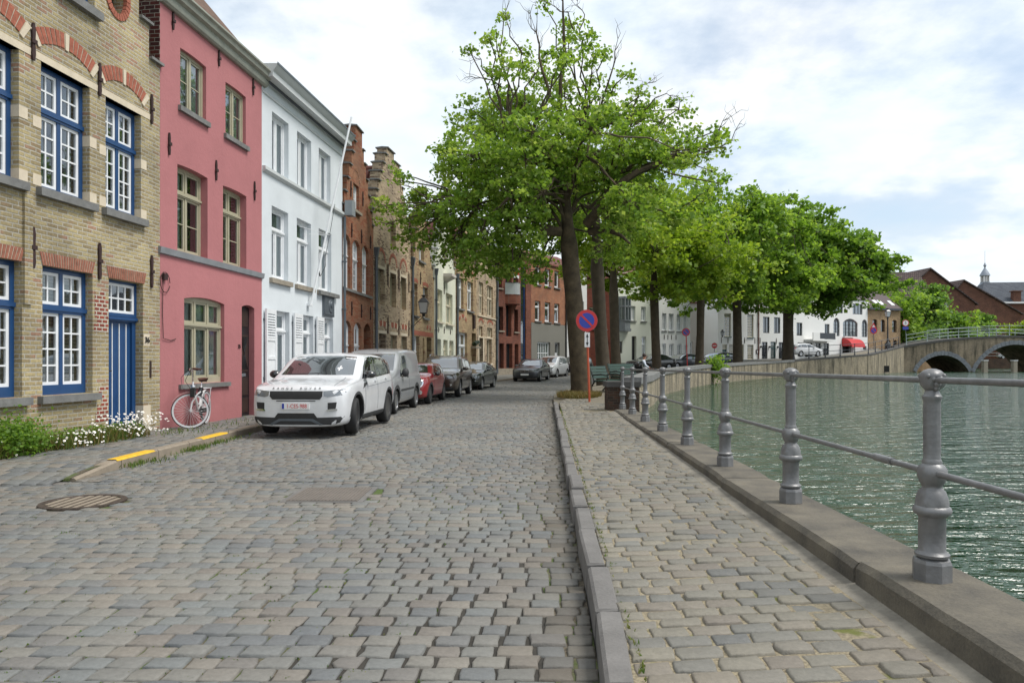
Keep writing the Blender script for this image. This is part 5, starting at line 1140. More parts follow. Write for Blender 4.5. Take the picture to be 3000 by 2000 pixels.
o = gable_house('tiled_roof_house', 'house with brown tiled roof rising behind the brick gable', (87, 139), 10, 7, 11, 16.9, 'far_brown_brick', 'roof_brown', R(92))
o = gable_house('slanted_brick_house', 'dark red brick gable end between tiled roofs and slate hall', (81, 136), 17, 12, 9.2, 15.6, 'far_brown_brick', 'roof_brown', R(3), mid=.32)
b = MB(); b.box(-.8, 1.2, -1.2, 3, 8.2, 11.2); b.build('dormer', M['slate'], o)
o = empty('slate_hall', (99, 150, 1.5)); tag(o, 'long red brick hall with slate hipped roof and chimney', 'house')
b = MB(); b.box(0, 40, 0, 12, 0, 12.4); b.build('wall', M['far_brown_brick'], o); b = MB(); b.add([(-.4, -.4, 12.4), (40, -.4, 12.4), (40, 12.4, 12.4), (-.4, 12.4, 12.4), (4.5, 6, 17.2), (40, 6, 17.6)], [(0, 1, 5, 4), (2, 3, 4, 5), (3, 0, 4), (1, 2, 5), (0, 3, 2, 1)]); rf = b.build('roof', M['roof_slate'], o)
b = MB(); b.box(6.6, 8.2, -.3, .6, 12, 14.6); b.box(6.4, 8.4, -.5, .8, 14.6, 14.8); b.build('chimney', M['far_brown_brick'], rf); b = MB(); b.box(-.5, 40, -.55, -.4, 12.1, 12.45); b.build('gutter', M['sign_white'], o); b = MB(); b.box(4, 40, -.1, -.02, 7.6, 8.1); b.build('white_band', M['far_white_plaster'], o)
o = empty('church_tower', (199.5, 300, 2)); tag(o, 'distant pale church tower with lantern dome and spire', 'tower')
M['tower_stone'] = rough('tower_stone', S(190,188,186,.85), .85, .1, .3, .1, 4); M['tower_lead'] = rough('tower_lead', S(150,158,170,.8), .6, .1, .4, .05, 4)
b = MB(); b.lathe([(4.3, 0), (4.3, 24), (4.7, 24.2), (4.7, 25), (4.2, 25.2)], 8); b.build('shaft', M['tower_stone'], o)
b = MB(); b.lathe([(4.9, 25), (4.3, 26), (3.5, 29), (2.6, 31.5), (1.8, 32.4), (1.8, 32.8)], 8); b.build('dome', M['tower_lead'], o)
b = MB()
for i in range(8): a = math.pi/4*i; b.box(1.4*math.cos(a)-.16, 1.4*math.cos(a)+.16, 1.4*math.sin(a)-.16, 1.4*math.sin(a)+.16, 32.8, 35.4)
b.build('lantern_column', M['tower_stone'], o); b = MB(); b.lathe([(2.0, 35.4), (1.9, 35.8), (1.3, 37), (.5, 38.4), (.25, 39), (.6, 39.8), (.25, 40.6), (.07, 41), (.05, 46)], 10); b.build('spire', M['tower_lead'], o, smooth=40)
b = MB()
for i in range(8): a = math.pi/4*(i+.5); cx, cy = 3.6*math.cos(a), 3.6*math.sin(a); b.lathe([(0, -.5), (.5, -.3), (.5, .3), (0, .5)], 8, (cx, cy, 27.2))
b.build('dome_window', M['slate'], o)
# ---------------------------------------------------------------- trees
def leaf_mat(name, dark, mid, light, trans=.45):
    t = NT(name); a = t.n('ShaderNodeAttribute'); a.attribute_name = 'tint'; s = t.n('ShaderNodeSeparateColor'); t.l(a.outputs['Color'], s.inputs[0])
    cr = t.n('ShaderNodeValToRGB'); el = cr.color_ramp.elements; el[0].color = dark; el[1].color = light; e = el.new(.5); e.color = mid; t.l(s.outputs[0], cr.inputs[0])
    t.color(cr.outputs[0]); t.set('Roughness', .5); t.set('Specular IOR Level', .35)
    tr = t.n('ShaderNodeBsdfTranslucent'); hs = t.mix(1., cr.outputs[0], (1.45, 1.35, .8, 1), 'MULTIPLY'); t.l(hs, tr.inputs[0]); m = t.n('ShaderNodeMixShader'); m.inputs[0].default_value = trans
    t.l(t.b.outputs[0], m.inputs[1]); t.l(tr.outputs[0], m.inputs[2]); t.l(m.outputs[0], t.out.inputs[0]); return t.m
M['leaf_bright'] = leaf_mat('leaf_bright', (.09,.18,.022,1), (.19,.32,.045,1), (.36,.47,.12,1), .5)
M['leaf_yellow'] = leaf_mat('leaf_yellow', (.11,.2,.016,1), (.22,.34,.03,1), (.36,.46,.08,1), .5)
M['leaf_mid'] = leaf_mat('leaf_mid', (.085,.175,.02,1), (.175,.31,.042,1), (.31,.44,.09,1), .55)
M['leaf_dark'] = leaf_mat('leaf_dark', (.075,.16,.02,1), (.145,.27,.04,1), (.26,.39,.08,1), .55)
M['leaf_blue'] = leaf_mat('leaf_blue', (.07,.15,.03,1), (.13,.25,.055,1), (.22,.35,.085,1), .55)
M['bark'] = rough('bark', S(92,78,60,.55), .9, .5, 3.2, .9, 18, c2=S(128,112,86,.55))
M['bark_dark'] = rough('bark_dark', S(98,86,70,.6), .9, .4, 3.2, .8, 18)
def leaf_cloud(name, cen, size, mat, parent, spread=None, seed=0, droop=.25):
    """one folded leaf blade at every point of cen"""
    g = np.random.default_rng(seed); n = len(cen); d = g.normal(size=(n, 3)); d[:, 2] -= droop; d /= np.linalg.norm(d, axis=1, keepdims=True)
    up = g.normal(size=(n, 3))*.55 + np.array([0, 0, 1.]); u = np.cross(d, up); u /= np.linalg.norm(u, axis=1, keepdims=True)+1e-9; nn = np.cross(u, d)
    L = size*g.uniform(.65, 1.25, (n, 1)); w = L*g.uniform(.38, .56, (n, 1)); f = L*g.uniform(.05, .22, (n, 1))
    v = np.stack([cen-d*L*.5, cen+u*w-d*L*.05+nn*f, cen+d*L*.5, cen-u*w-d*L*.05+nn*f], 1).reshape(-1, 3)
    q = np.arange(4*n).reshape(-1, 4); tv = np.clip(g.normal(.5, .2, n), 0, 1) if spread is None else np.clip(spread+g.normal(0, .14, n), 0, 1)
    T = np.zeros((n, 4)); T[:, 0] = tv; T[:, 3] = 1
    return np_mesh(name, v, q, mat, np.repeat(T, 4, 0), parent)
def blob_points(blobs, dens, csz, g):
    """leaf positions gathered in small sprays through each clump, with gaps between the sprays"""
    P = []; C = []; TW = []
    for (x, y, z, r) in blobs:
        k = max(3, int(dens*r*r)); dirs = g.normal(size=(k, 3)); dirs /= np.linalg.norm(dirs, axis=1, keepdims=True); rad = r*g.uniform(.25, 1.05, (k, 1))**.6
        c = np.array([x, y, z])+dirs*rad*np.array([1, 1, .85])
        for j in range(k):
            m = int(g.integers(12, 26)); s_ = csz*g.uniform(.6, 1.2); pp = c[j]+g.normal(size=(m, 3))*np.array([s_, s_, s_*.55]); P.append(pp); C.append(np.full(m, g.normal(.5, .16)))
            if j % 2 == 0: TW.append((np.array([x, y, z]), c[j]))
    return np.concatenate(P), np.concatenate(C), TW
def limb(b, p0, p1, r0, r1, g, n=6, wob=.12, lift=.15, seg=7):
    p0, p1 = Vector(p0), Vector(p1); L = (p1-p0).length; pts = []
    for i in range(n+1):
        f = i/n; p = p0.lerp(p1, f); s_ = math.sin(math.pi*f); p += Vector((g.normal()*wob*s_*L*.25, g.normal()*wob*s_*L*.25, lift*L*s_*.5+g.normal()*wob*s_*L*.12)); pts.append(p)
    b.tube(pts, [r0+(r1-r0)*(i/n)**.8 for i in range(n+1)], seg); return pts
def trunk(b, pts, radii, g, seg=14):
    P = [Vector(p) for p in pts]; b0 = len(b.v)
    b.tube(P, radii, seg)
    for i in range(b0, len(b.v)): x, y, z = b.v[i]; q = math.sin(x*9+z*2.3)*math.cos(y*8-z*1.7)*.035; b.v[i] = (x+q, y-q*.6, z)
def tree(name, label, base, tr_pts, tr_rad, blobs, leaf, lsize, dens=9, csz=.3, seed=1, cat='tree', group=None, bark='bark', twigs=(), limbs=14, fork=None, tw_r=.012, clear=None):
    tr_rad = [r_*.92 for r_ in tr_rad]; g = np.random.default_rng(seed); o = empty(name, base); tag(o, label, cat, group); bx, by_, bz_ = base
    loc = lambda p: (p[0]-bx, p[1]-by_, p[2]-bz_)
    b = MB(); trunk(b, [loc(p) for p in tr_pts], tr_rad, g); top = Vector(loc(tr_pts[-1])); fk = Vector(loc(fork or tr_pts[-1]))
    lb = [(*loc(q[:3]), q[3]) for q in blobs]
    big = sorted(lb, key=lambda q: -q[3])
    mains = []
    for q in big[:limbs]:
        f = g.uniform(0, 1); st = fk.lerp(top, f); mains.append(limb(b, st, q[:3], tr_rad[-1]*g.uniform(.45, .75), .03, g))
    for q in big[limbs:]:
        c = Vector(q[:3]); best = min((p for m in mains for p in m[1:]), key=lambda p: (p-c).length); limb(b, best, c, .05, .02, g, 5, .15, .1, 5)
    P, C, TW = blob_points(lb, dens, csz, g)
    if clear: k = np.array([not clear(p[0]+bx, p[1]+by_, p[2]+bz_) for p in P]); P, C = P[k], C[k]
    for a, c in TW: b.tube([a, (a+c)/2+g.normal(size=3)*.08, c], [tw_r*1.4, tw_r, tw_r*.5], 4, cap=False)
    for tw in twigs:
        tp = [loc(p) for p in tw[0]]; k = len(tp); fine_ = []
        for i in range(k-1):
            for f in (0, .5): p = Vector(tp[i]).lerp(Vector(tp[i+1]), f); fine_.append(p+Vector(g.normal(size=3)*.05*(i > 0 or f > 0)))
        fine_.append(Vector(tp[-1])); n = len(fine_); b.tube(fine_, [tw[1]*(1-.8*i/(n-1)) for i in range(n)], 6)
        for p in fine_[n//2:]:
            for _ in range(2):
                dv = (fine_[-1]-fine_[n//2]).normalized()*.35+Vector(g.normal(size=3)*.26); e = p+dv; b.tube([p, p+dv*.4+Vector(g.normal(size=3)*.05), p+dv*.75+Vector(g.normal(size=3)*.06), e+Vector((0, 0, .1))], [.011, .008, .006, .003], 4, cap=False)
    b.build('trunk', M[bark], o, smooth=60, fix=False)
    leaf_cloud('crown', P, lsize, M[leaf], o, C, seed+5)
    return o
# nearest plane tree: clumps measured on the photograph (u right, v down, radius), depth 27 m
TD = 27.; k_ = TD/2083.
def pt(u, v, y=TD): f = y/2083.; return ((1050+.5102*u-1500)*f, y, 1.45+(1058-.5102*v)*f)
T1 = [(1180,200,70),(1190,290,90),(1300,250,80),(1340,330,70),(1090,20,30),(1230,120,40),(820,100,34),(800,190,50),(740,220,30),(830,290,50),(650,310,32),(930,300,60),(870,380,80),(760,420,60),(1000,430,85),(960,350,60),(1060,340,40),(1080,480,80),(1200,470,80),(1180,390,60),(1420,320,30),(1330,420,70),(1540,430,55),(1480,540,40),
      (650,640,85),(780,560,70),(850,620,110),(580,720,70),(500,800,55),(700,720,110),(950,600,100),(1100,640,110),(1250,600,90),(1380,560,60),(1460,640,90),(1620,560,60),(1660,660,90),(1560,700,100),(1850,640,60),(1900,650,40),(1780,720,90),(1900,780,80),(2080,740,50),(2060,820,60),(1980,860,80),(2110,850,30),(1330,720,130),(1180,770,120),(1000,760,130),(850,800,140),(680,880,140),(540,880,100),(480,980,80),(600,1000,120),(760,1000,150),(950,930,150),(1130,930,140),(1320,900,140),(1500,830,120),(1680,800,110),(1840,870,100),(1740,930,110),(1580,980,120),(1420,1040,130),(1250,1080,140),(1070,1100,140),(880,1130,150),(700,1180,140),(540,1150,110),(440,1110,70),(350,1130,60),(250,1040,60),(200,1000,40),(290,1120,60),(160,1180,55),(110,1190,40),(230,1210,55),(330,1240,90),(170,1270,50),(440,1270,110),(580,1320,120),(740,1330,130),(900,1320,130),(1060,1290,110),(1240,1250,100),(1420,1220,110),(1560,1150,110),(1700,1080,90),(1560,1320,120),(1440,1400,110),(300,1340,90),(420,1390,80),(270,1390,50),(560,1450,90),(480,1500,40),(650,1480,100),(780,1500,110),(920,1440,120),(1000,1530,90),(880,1560,70),(1080,1420,70),(620,1560,50),(2030,1000,40),(1900,960,60)]
g1 = np.random.default_rng(21); bl = []
for u, v, r in T1:
    wd = 3.6*math.sqrt(max(.05, 1-((u-1200)/1100)**2))*min(1, .25+v/900)
    for rep in range(2 if r > 95 else 1):
        dd = g1.uniform(.35, 1) if (1080 < u < 1400 and v > 1180) else g1.uniform(-1, 1)
        x, y, z = pt(u+g1.normal()*12, v+g1.normal()*12, TD+dd*wd); bl.append((x, y, z, r*.5102*k_*1.12))
tw = [([pt(1130,900,26.8), pt(1150,640,26.6), pt(1185,300,26.5), pt(1180,60,26.4), pt(1172,-30,26.4)], .11), ([pt(1100,560,26.2), pt(1060,400,26.0), pt(1035,260,25.9), pt(1025,135,25.9)], .075), ([pt(1035,250,25.9), pt(1000,160,25.8), pt(985,80,25.8)], .03), ([pt(1390,620,26.5), pt(1440,480,26.2), pt(1475,340,26.1), pt(1490,225,26.0)], .05),
      ([pt(1560,720,27.4), pt(1580,600,27.6), pt(1640,500,27.6), pt(1695,455,27.6)], .04), ([pt(1540,680,27.2), pt(1660,600,27), pt(1760,545,26.8), pt(1835,560,26.7)], .035), ([pt(1900,900,26.6), pt(2060,870,26.4), pt(2140,790,26.3), pt(2185,715,26.2)], .045), ([pt(2050,860,26.5), pt(2060,760,26.4), pt(2100,690,26.3), pt(2170,650,26.2)], .03),
      ([pt(1270,170,26.4), pt(1300,90,26.4), pt(1260,40,26.3), pt(1240,-10,26.3)], .025), ([pt(940,310,26.0), pt(870,210,25.8), pt(850,130,25.7), pt(845,70,25.7)], .03), ([pt(1240,180,26.3), pt(1200,80,26.2), pt(1130,50,26.1), pt(1060,5,26.1)], .03), ([pt(760,440,26.2), pt(700,350,26), pt(655,320,25.9)], .03), ([pt(820,500,26), pt(720,445,25.9), pt(640,440,25.8)], .03),
      ([pt(1310,1290,26.5), pt(1430,1130,25.8), pt(1600,990,25.4), pt(1790,900,25.2), pt(1980,860,25.1)], .2), ([pt(1320,1200,26.8), pt(1480,1050,26.4), pt(1700,960,26.1), pt(1900,1010,26), pt(2060,1050,25.9)], .07), ([pt(1160,1330,26.8), pt(1030,1320,26.3), pt(850,1290,25.8), pt(700,1260,25.5)], .2), ([pt(1040,1300,26.2), pt(900,1190,25.6), pt(800,1250,25.2), pt(760,1270,25)], .05), ([pt(700,1200,26), pt(520,1130,25.8), pt(380,1130,25.6), pt(240,1060,25.4)], .05),
      ([pt(1330,1330,26.7), pt(1450,1330,26.2), pt(1560,1400,25.8)], .17)]
B1 = (2.63, 27., .2)
tr = [(2.66, 27, -.1), (2.64, 27, .5), (2.58, 27, 1.2), (2.47, 27, 2.4), (2.36, 27, 3.6), (2.25, 27, 4.8), (2.15, 27, 5.8), (2.1, 26.95, 6.6), (2.05, 26.9, 7.6), (2.0, 26.85, 9.0)]
tree('plane_tree', 'nearest and tallest plane tree with bare twigs on top, beside the no parking sign', B1, tr, [.52, .44, .39, .36, .34, .34, .36, .26, .17, .12], bl, 'leaf_bright', .155, dens=29, csz=.18, seed=31, clear=lambda x, y, z: y < 26.75 and 1.25 < x < 3.1 and z < 7.6, limbs=26, fork=(2.15, 27, 5.9), twigs=tw)
b_ = None
def ell(c, r, n, br, seed, low=-.75):
    g = np.random.default_rng(seed); out = []
    while len(out) < n:
        d = g.normal(size=3); d /= np.linalg.norm(d)
        if d[2] < low: continue
        f = g.uniform(.4, 1.0); out.append((c[0]+d[0]*r[0]*f, c[1]+d[1]*r[1]*f, c[2]+d[2]*r[2]*f, br*g.uniform(.6, 1.2)))
        if len(out) % 2 and d[2] > low*.8: f = g.uniform(1.02, 1.24); e = d+g.normal(size=3)*.12; out.append((c[0]+e[0]*r[0]*f, c[1]+e[1]*r[1]*f, c[2]+e[2]*r[2]*f, br*g.uniform(.25, .5)))
    return out
GT = 'plane trees along the quay'
def plane(label, x, y, z, r, h, cr_, leaf, ls, seed, lean=0., dens=12, fork=None, extra=()):
    tr = [(x, y, z-.3), (x+lean*.1, y, z+.6), (x+lean*.5, y, z+h*.45), (x+lean, y, z+h), (x+lean*1.1, y, z+h+1.5), (x+lean*1.2, y, z+h+3)]
    bl = []
    for i, (c, rr, n, br) in enumerate(cr_): bl += ell(c, rr, n, br, seed*7+i)
    return tree('plane_tree', label, (x, y, z), tr, [r*1.35, r*1.05, r*.95, r, r*.6, r*.4], bl+list(extra), leaf, ls, dens=dens, csz=.34, seed=seed, group=GT, limbs=16, bark='bark_dark')
plane('plane tree second in the row, its trunk showing right behind the sign disc', 4.55, 35, .42, .34, 5.6, [((4.3, 35, 9.0), (4.2, 3.5, 3.4), 46, 1.0)], 'leaf_bright', .25, 41, -.35, 15)
plane('plane tree third in the row, just left of the seated man', 6.35, 43, .43, .3, 5.0, [((6.6, 43, 9.0), (4.2, 4, 3.8), 48, 1.1)], 'leaf_yellow', .27, 42, -.2, 14)
plane('yellow green plane tree behind the seated man and the parked dark cars', 9.5, 46.5, .55, .3, 5.2, [((9.6, 46.5, 8.7), (5.2, 4.2, 3.3), 60, 1.15), ((11.8, 45.5, 7.2), (3.2, 3, 2.4), 24, 1.0)], 'leaf_yellow', .27, 43, -.2, 15)
plane('plane tree with thin trunk between the far parking sign and the corner house', 14.5, 55, .8, .33, 6.0, [((15.2, 55, 10.3), (5.6, 5, 4.4), 84, 1.25), ((14.6, 54, 7.2), (4.6, 4, 1.8), 26, .9)], 'leaf_mid', .31, 44, .1, 13)
plane('plane tree with dark trunk before the white corner house', 19.7, 62, 1.05, .42, 6.4, [((20.5, 62, 10.3), (6.6, 6, 4.4), 96, 1.4), ((20.5, 61, 7.2), (6, 4.5, 1.7), 30, 1.0)], 'leaf_mid', .34, 45, -.1, 12)
plane('widest plane tree with the thickest trunk, at the start of the ramp', 27.2, 70, 1.6, .56, 6.5, [((27.8, 70, 11.0), (7.4, 6, 4.1), 110, 1.55), ((27.5, 69, 7.6), (6.6, 4.5, 2.2), 44, 1.2), ((34.6, 70, 10.2), (3.4, 3.4, 3.0), 28, 1.2), ((31, 70, 13.2), (3.6, 3, 2.0), 22, 1.2)], 'leaf_dark', .38, 46, 0., 11)
# trees behind the bridge
GB = 'trees behind the bridge'
def bush(name, label, x, y, z, crs, leaf, seed, ls=.45, r=.3, h=3.): 
    bl = []
    for i, (c, rr, n, br) in enumerate(crs): bl += ell(c, rr, n, br, seed*5+i, -1)
    return tree(name, label, (x, y, z), [(x, y, z-.5), (x, y, z+h*.5), (x, y, z+h), (x, y, z+h*1.6)], [r*1.2, r, r*.8, r*.4], bl, leaf, ls, dens=7, csz=.5, seed=seed, group=GB, limbs=10, bark='bark_dark')
bush('small_tree', 'light green small tree with dark trunk at the left end of the bridge', 52.4, 95.6, 2.7, [((52.3, 95.4, 7.4), (3.4, 2.6, 3.3), 44, 1.0)], 'leaf_mid', 61)
bush('broad_tree', 'tallest dark green tree behind the bridge with a pointed top', 62.5, 108, 2.6, [((62, 108, 7.4), (6.2, 4, 3.8), 60, 1.4), ((63, 108, 11.4), (1.6, 1.5, 2.4), 12, .8)], 'leaf_blue', 62)
bush('broad_tree', 'rounded green tree behind the first bridge posts, middle of the three', 69.5, 115, 2.5, [((70, 115, 7.0), (5.0, 4, 3.6), 50, 1.3), ((73, 115, 6), (4, 3, 3), 24, 1.1)], 'leaf_mid', 63)
bush('broad_tree', 'bluish green tree before the slate hall', 85, 132.5, 1.9, [((85, 132.5, 6.9), (4.6, 2.5, 4), 44, 1.3)], 'leaf_blue', 64)
bush('low_tree', 'low yellow green tree at the far right above the bridge railing', 99, 133, 1.9, [((99, 133, 6.4), (6.5, 2.5, 3), 50, 1.3)], 'leaf_yellow', 65, h=2)
bush('shrub', 'dark shrub mass between bridge railing and the trees', 64, 108, 2.6, [((60, 106, 4.6), (5, 2, 1.8), 30, 1.0), ((69, 112, 4.4), (4, 2, 1.8), 30, 1.0)], 'leaf_blue', 66, h=1., r=.12)
bush('shrub', 'green shrub seen under the wide bridge arch', 80, 132.6, 1.9, [((80, 132.6, 3.0), (2.5, 1.2, 1.3), 18, .9)], 'leaf_dark', 67, h=.8, r=.1)
# ---------------------------------------------------------------- grass, weeds, flowers
def blades(name, pts, hgt, mat, label, seed, w=.006, tintmu=.5):
    g = np.random.default_rng(seed); pts = np.asarray(pts); n = len(pts); a = g.uniform(0, 6.28, n); L = hgt*g.uniform(.5, 1.3, n); lean = g.normal(0, .35, (n, 2))
    d = np.stack([lean[:, 0]*L, lean[:, 1]*L, L], 1); s_ = np.stack([np.cos(a)*w, np.sin(a)*w, np.zeros(n)], 1); m = pts+d*.55+np.stack([np.zeros(n), np.zeros(n), L*.08], 1)
    v = np.stack([pts-s_, pts+s_, m+s_*.8, m-s_*.8], 1).reshape(-1, 3); v2 = np.stack([m-s_*.8, m+s_*.8, pts+d+s_*.15, pts+d-s_*.15], 1).reshape(-1, 3)
    V = np.concatenate([v, v2]); q = np.arange(len(V)).reshape(-1, 4); T = np.zeros((n, 4)); T[:, 0] = np.clip(g.normal(tintmu, .25, n), 0, 1); T[:, 3] = 1; T = np.repeat(T, 4, 0)
    return tag(np_mesh(name, V, q, mat, np.concatenate([T, T])), label, kind='stuff')
g = np.random.default_rng(77)
M['dry_grass'] = leaf_mat('dry_grass', (.07,.10,.02,1), (.16,.14,.04,1), (.30,.20,.09,1), .3)
M['grass_blade'] = leaf_mat('grass_blade', (.04,.09,.012,1), (.09,.16,.025,1), (.2,.2,.06,1), .3)
def along(y0, y1, n, o0, o1): y = g.uniform(y0, y1, n); o_ = g.uniform(o0, o1, n); return np.stack([np.array([FA(v) for v in y])+o_, y, np.array([lwalk(max(8.3, v)) for v in y])], 1)
dense = np.concatenate([along(8.8, 12.9, 2900, .02, .45), along(10.6, 12.6, 900, .05, .6)])
blades('grass', dense[::2], .2, M['dry_grass'], 'dry yellowing grass along the foot of the yellow brick house', 4, .006)
blades('grass', dense[1::2], .22, M['grass_blade'], 'tall weedy grass along the foot of the yellow brick house', 5, .006)
P = along(8.8, 12.8, 650, .02, .4); P[:, 2] += g.uniform(.02, .26, len(P)); lf = leaf_cloud('foliage', P, .05, M['leaf_bright'], None, None, 8); tag(lf, 'leafy weeds at the foot of the yellow brick house', kind='stuff')
P = np.concatenate([along(11.8, 13.0, 230, .1, .75), along(10.6, 11.3, 60, .3, .75), along(8.8, 9.8, 50, .2, .6)]); hz = g.uniform(.06, .42, len(P))*np.where(P[:, 1] > 11.7, 1., .6); P[:, 2] += hz
b = MB()
for p in P:
    r_ = g.uniform(.013, .021); n_ = Vector(g.normal(size=3)*.35+np.array([.5, -.6, .8])).normalized(); u = n_.orthogonal().normalized(); v_ = n_.cross(u); c = Vector(p)
    b.add([c+(u*math.cos(i*1.0472)+v_*math.sin(i*1.0472))*r_ for i in range(6)], [tuple(range(6))], 0); c2 = c+n_*.003; b.add([c2+(u*math.cos(i*1.2566)+v_*math.sin(i*1.2566))*r_*.35 for i in range(5)], [tuple(range(5))], 1)
tag(b.build('wildflowers', [M['sign_white'], M['yellow_mark']], fix=False), 'small white daisies flowering at the blue door and along the brick wall', kind='stuff')
P = along(9.75, 10.35, 3000, .1, .5); c = np.array([FA(10.0)+.3, 10.02, .35]); P = c+g.normal(size=(3000, 3))*np.array([.16, .22, .14]); sb = empty('dark_shrub', (c[0], c[1], .12)); tag(sb, 'small dark green shrub among the weeds at the brick wall', 'shrub')
leaf_cloud('foliage', P-np.array([c[0], c[1], .12]), .05, M['leaf_dark'], sb, None, 9); b = MB(); b.tube([(0, 0, 0), (.02, 0, .2)], .02, 6); b.build('stem', M['bark_dark'], sb)
W_ = []
for (cx, cy, r_, n) in ((-5.2, 11.7, .14, 500), (-5.25, 9.9, .1, 260), (-5.2, 12.6, .12, 200), (-5.2, 10.3, .2, 120), (-5.2, 13.4, .2, 150), (-6.3, 13.4, .2, 160), (-6.1, 14.0, .5, 260), (-5.6, 16, .6, 120)):
    W_.append(np.stack([g.normal(cx, r_*.6, n), g.normal(cy, r_*1.6, n), np.full(n, .0 if cx > -5.4 else .11)], 1))
blades('weeds', np.concatenate(W_)[::2], .065, M['grass_blade'], 'weeds growing in the gutter by the yellow kerb marks', 6, .006)
# short moss and grass in the road joints: tufts scattered through the left half of the road
n = 900; x = g.uniform(-6.5, -.4, n)-g.exponential(.8, n)*0; y = 3.2+g.exponential(4.2, n); cl = np.stack([x, y, np.zeros(n)-.012], 1); rep = np.repeat(cl, 7, 0); rep[:, 0] += g.normal(0, .045, len(rep)); rep[:, 1] += g.normal(0, .006, len(rep)); rep = rep[(rep[:, 1] < 26)]
keep = [i for i, p in enumerate(rep) if p[0] > (-5.2 if p[1] > 8.6 else -8)]
blades('moss', rep[keep], .012, M['grass_blade'], 'tufts of grass and moss in the joints between the road setts', 12, .005, .45)
n = 420; y = g.uniform(2, 20, n); rep = np.stack([np.array([xk(v) for v in y])+.165+g.normal(0, .008, n), y, np.array([walk(v) for v in y])-.005], 1); blades('moss', np.repeat(rep, 3, 0)+g.normal(0, .01, (n*3, 3))*np.array([.4, 1, 0]), .02, M['grass_blade'], 'thin moss line behind the pavement kerb', 13, .004, .75)
a = g.uniform(0, 6.28, 5200); rr = np.sqrt(g.uniform(0, 1, 5200)); P = np.stack([2.45+np.cos(a)*rr*.8, 26.0+np.sin(a)*rr*1.4, np.full(5200, .14)], 1); P = P[(P[:, 1] < 27.4)][:3600]
blades('grass', P, .2, M['dry_grass'], 'rough grass tuft around the foot of the nearest plane tree', 14, .008, .62)
P = np.array([12.2, 42.5, 1.15])+g.normal(size=(700, 3))*np.array([.3, .3, .35])+np.array([0, 0, -.1]); o = empty('wall_fern', (12.0, 42.6, 1.2)); tag(o, 'green fern hanging from the top of the brick parapet', 'plant'); leaf_cloud('foliage', P-np.array([12.0, 42.6, 1.2]), .16, M['leaf_mid'], o, None, 15)
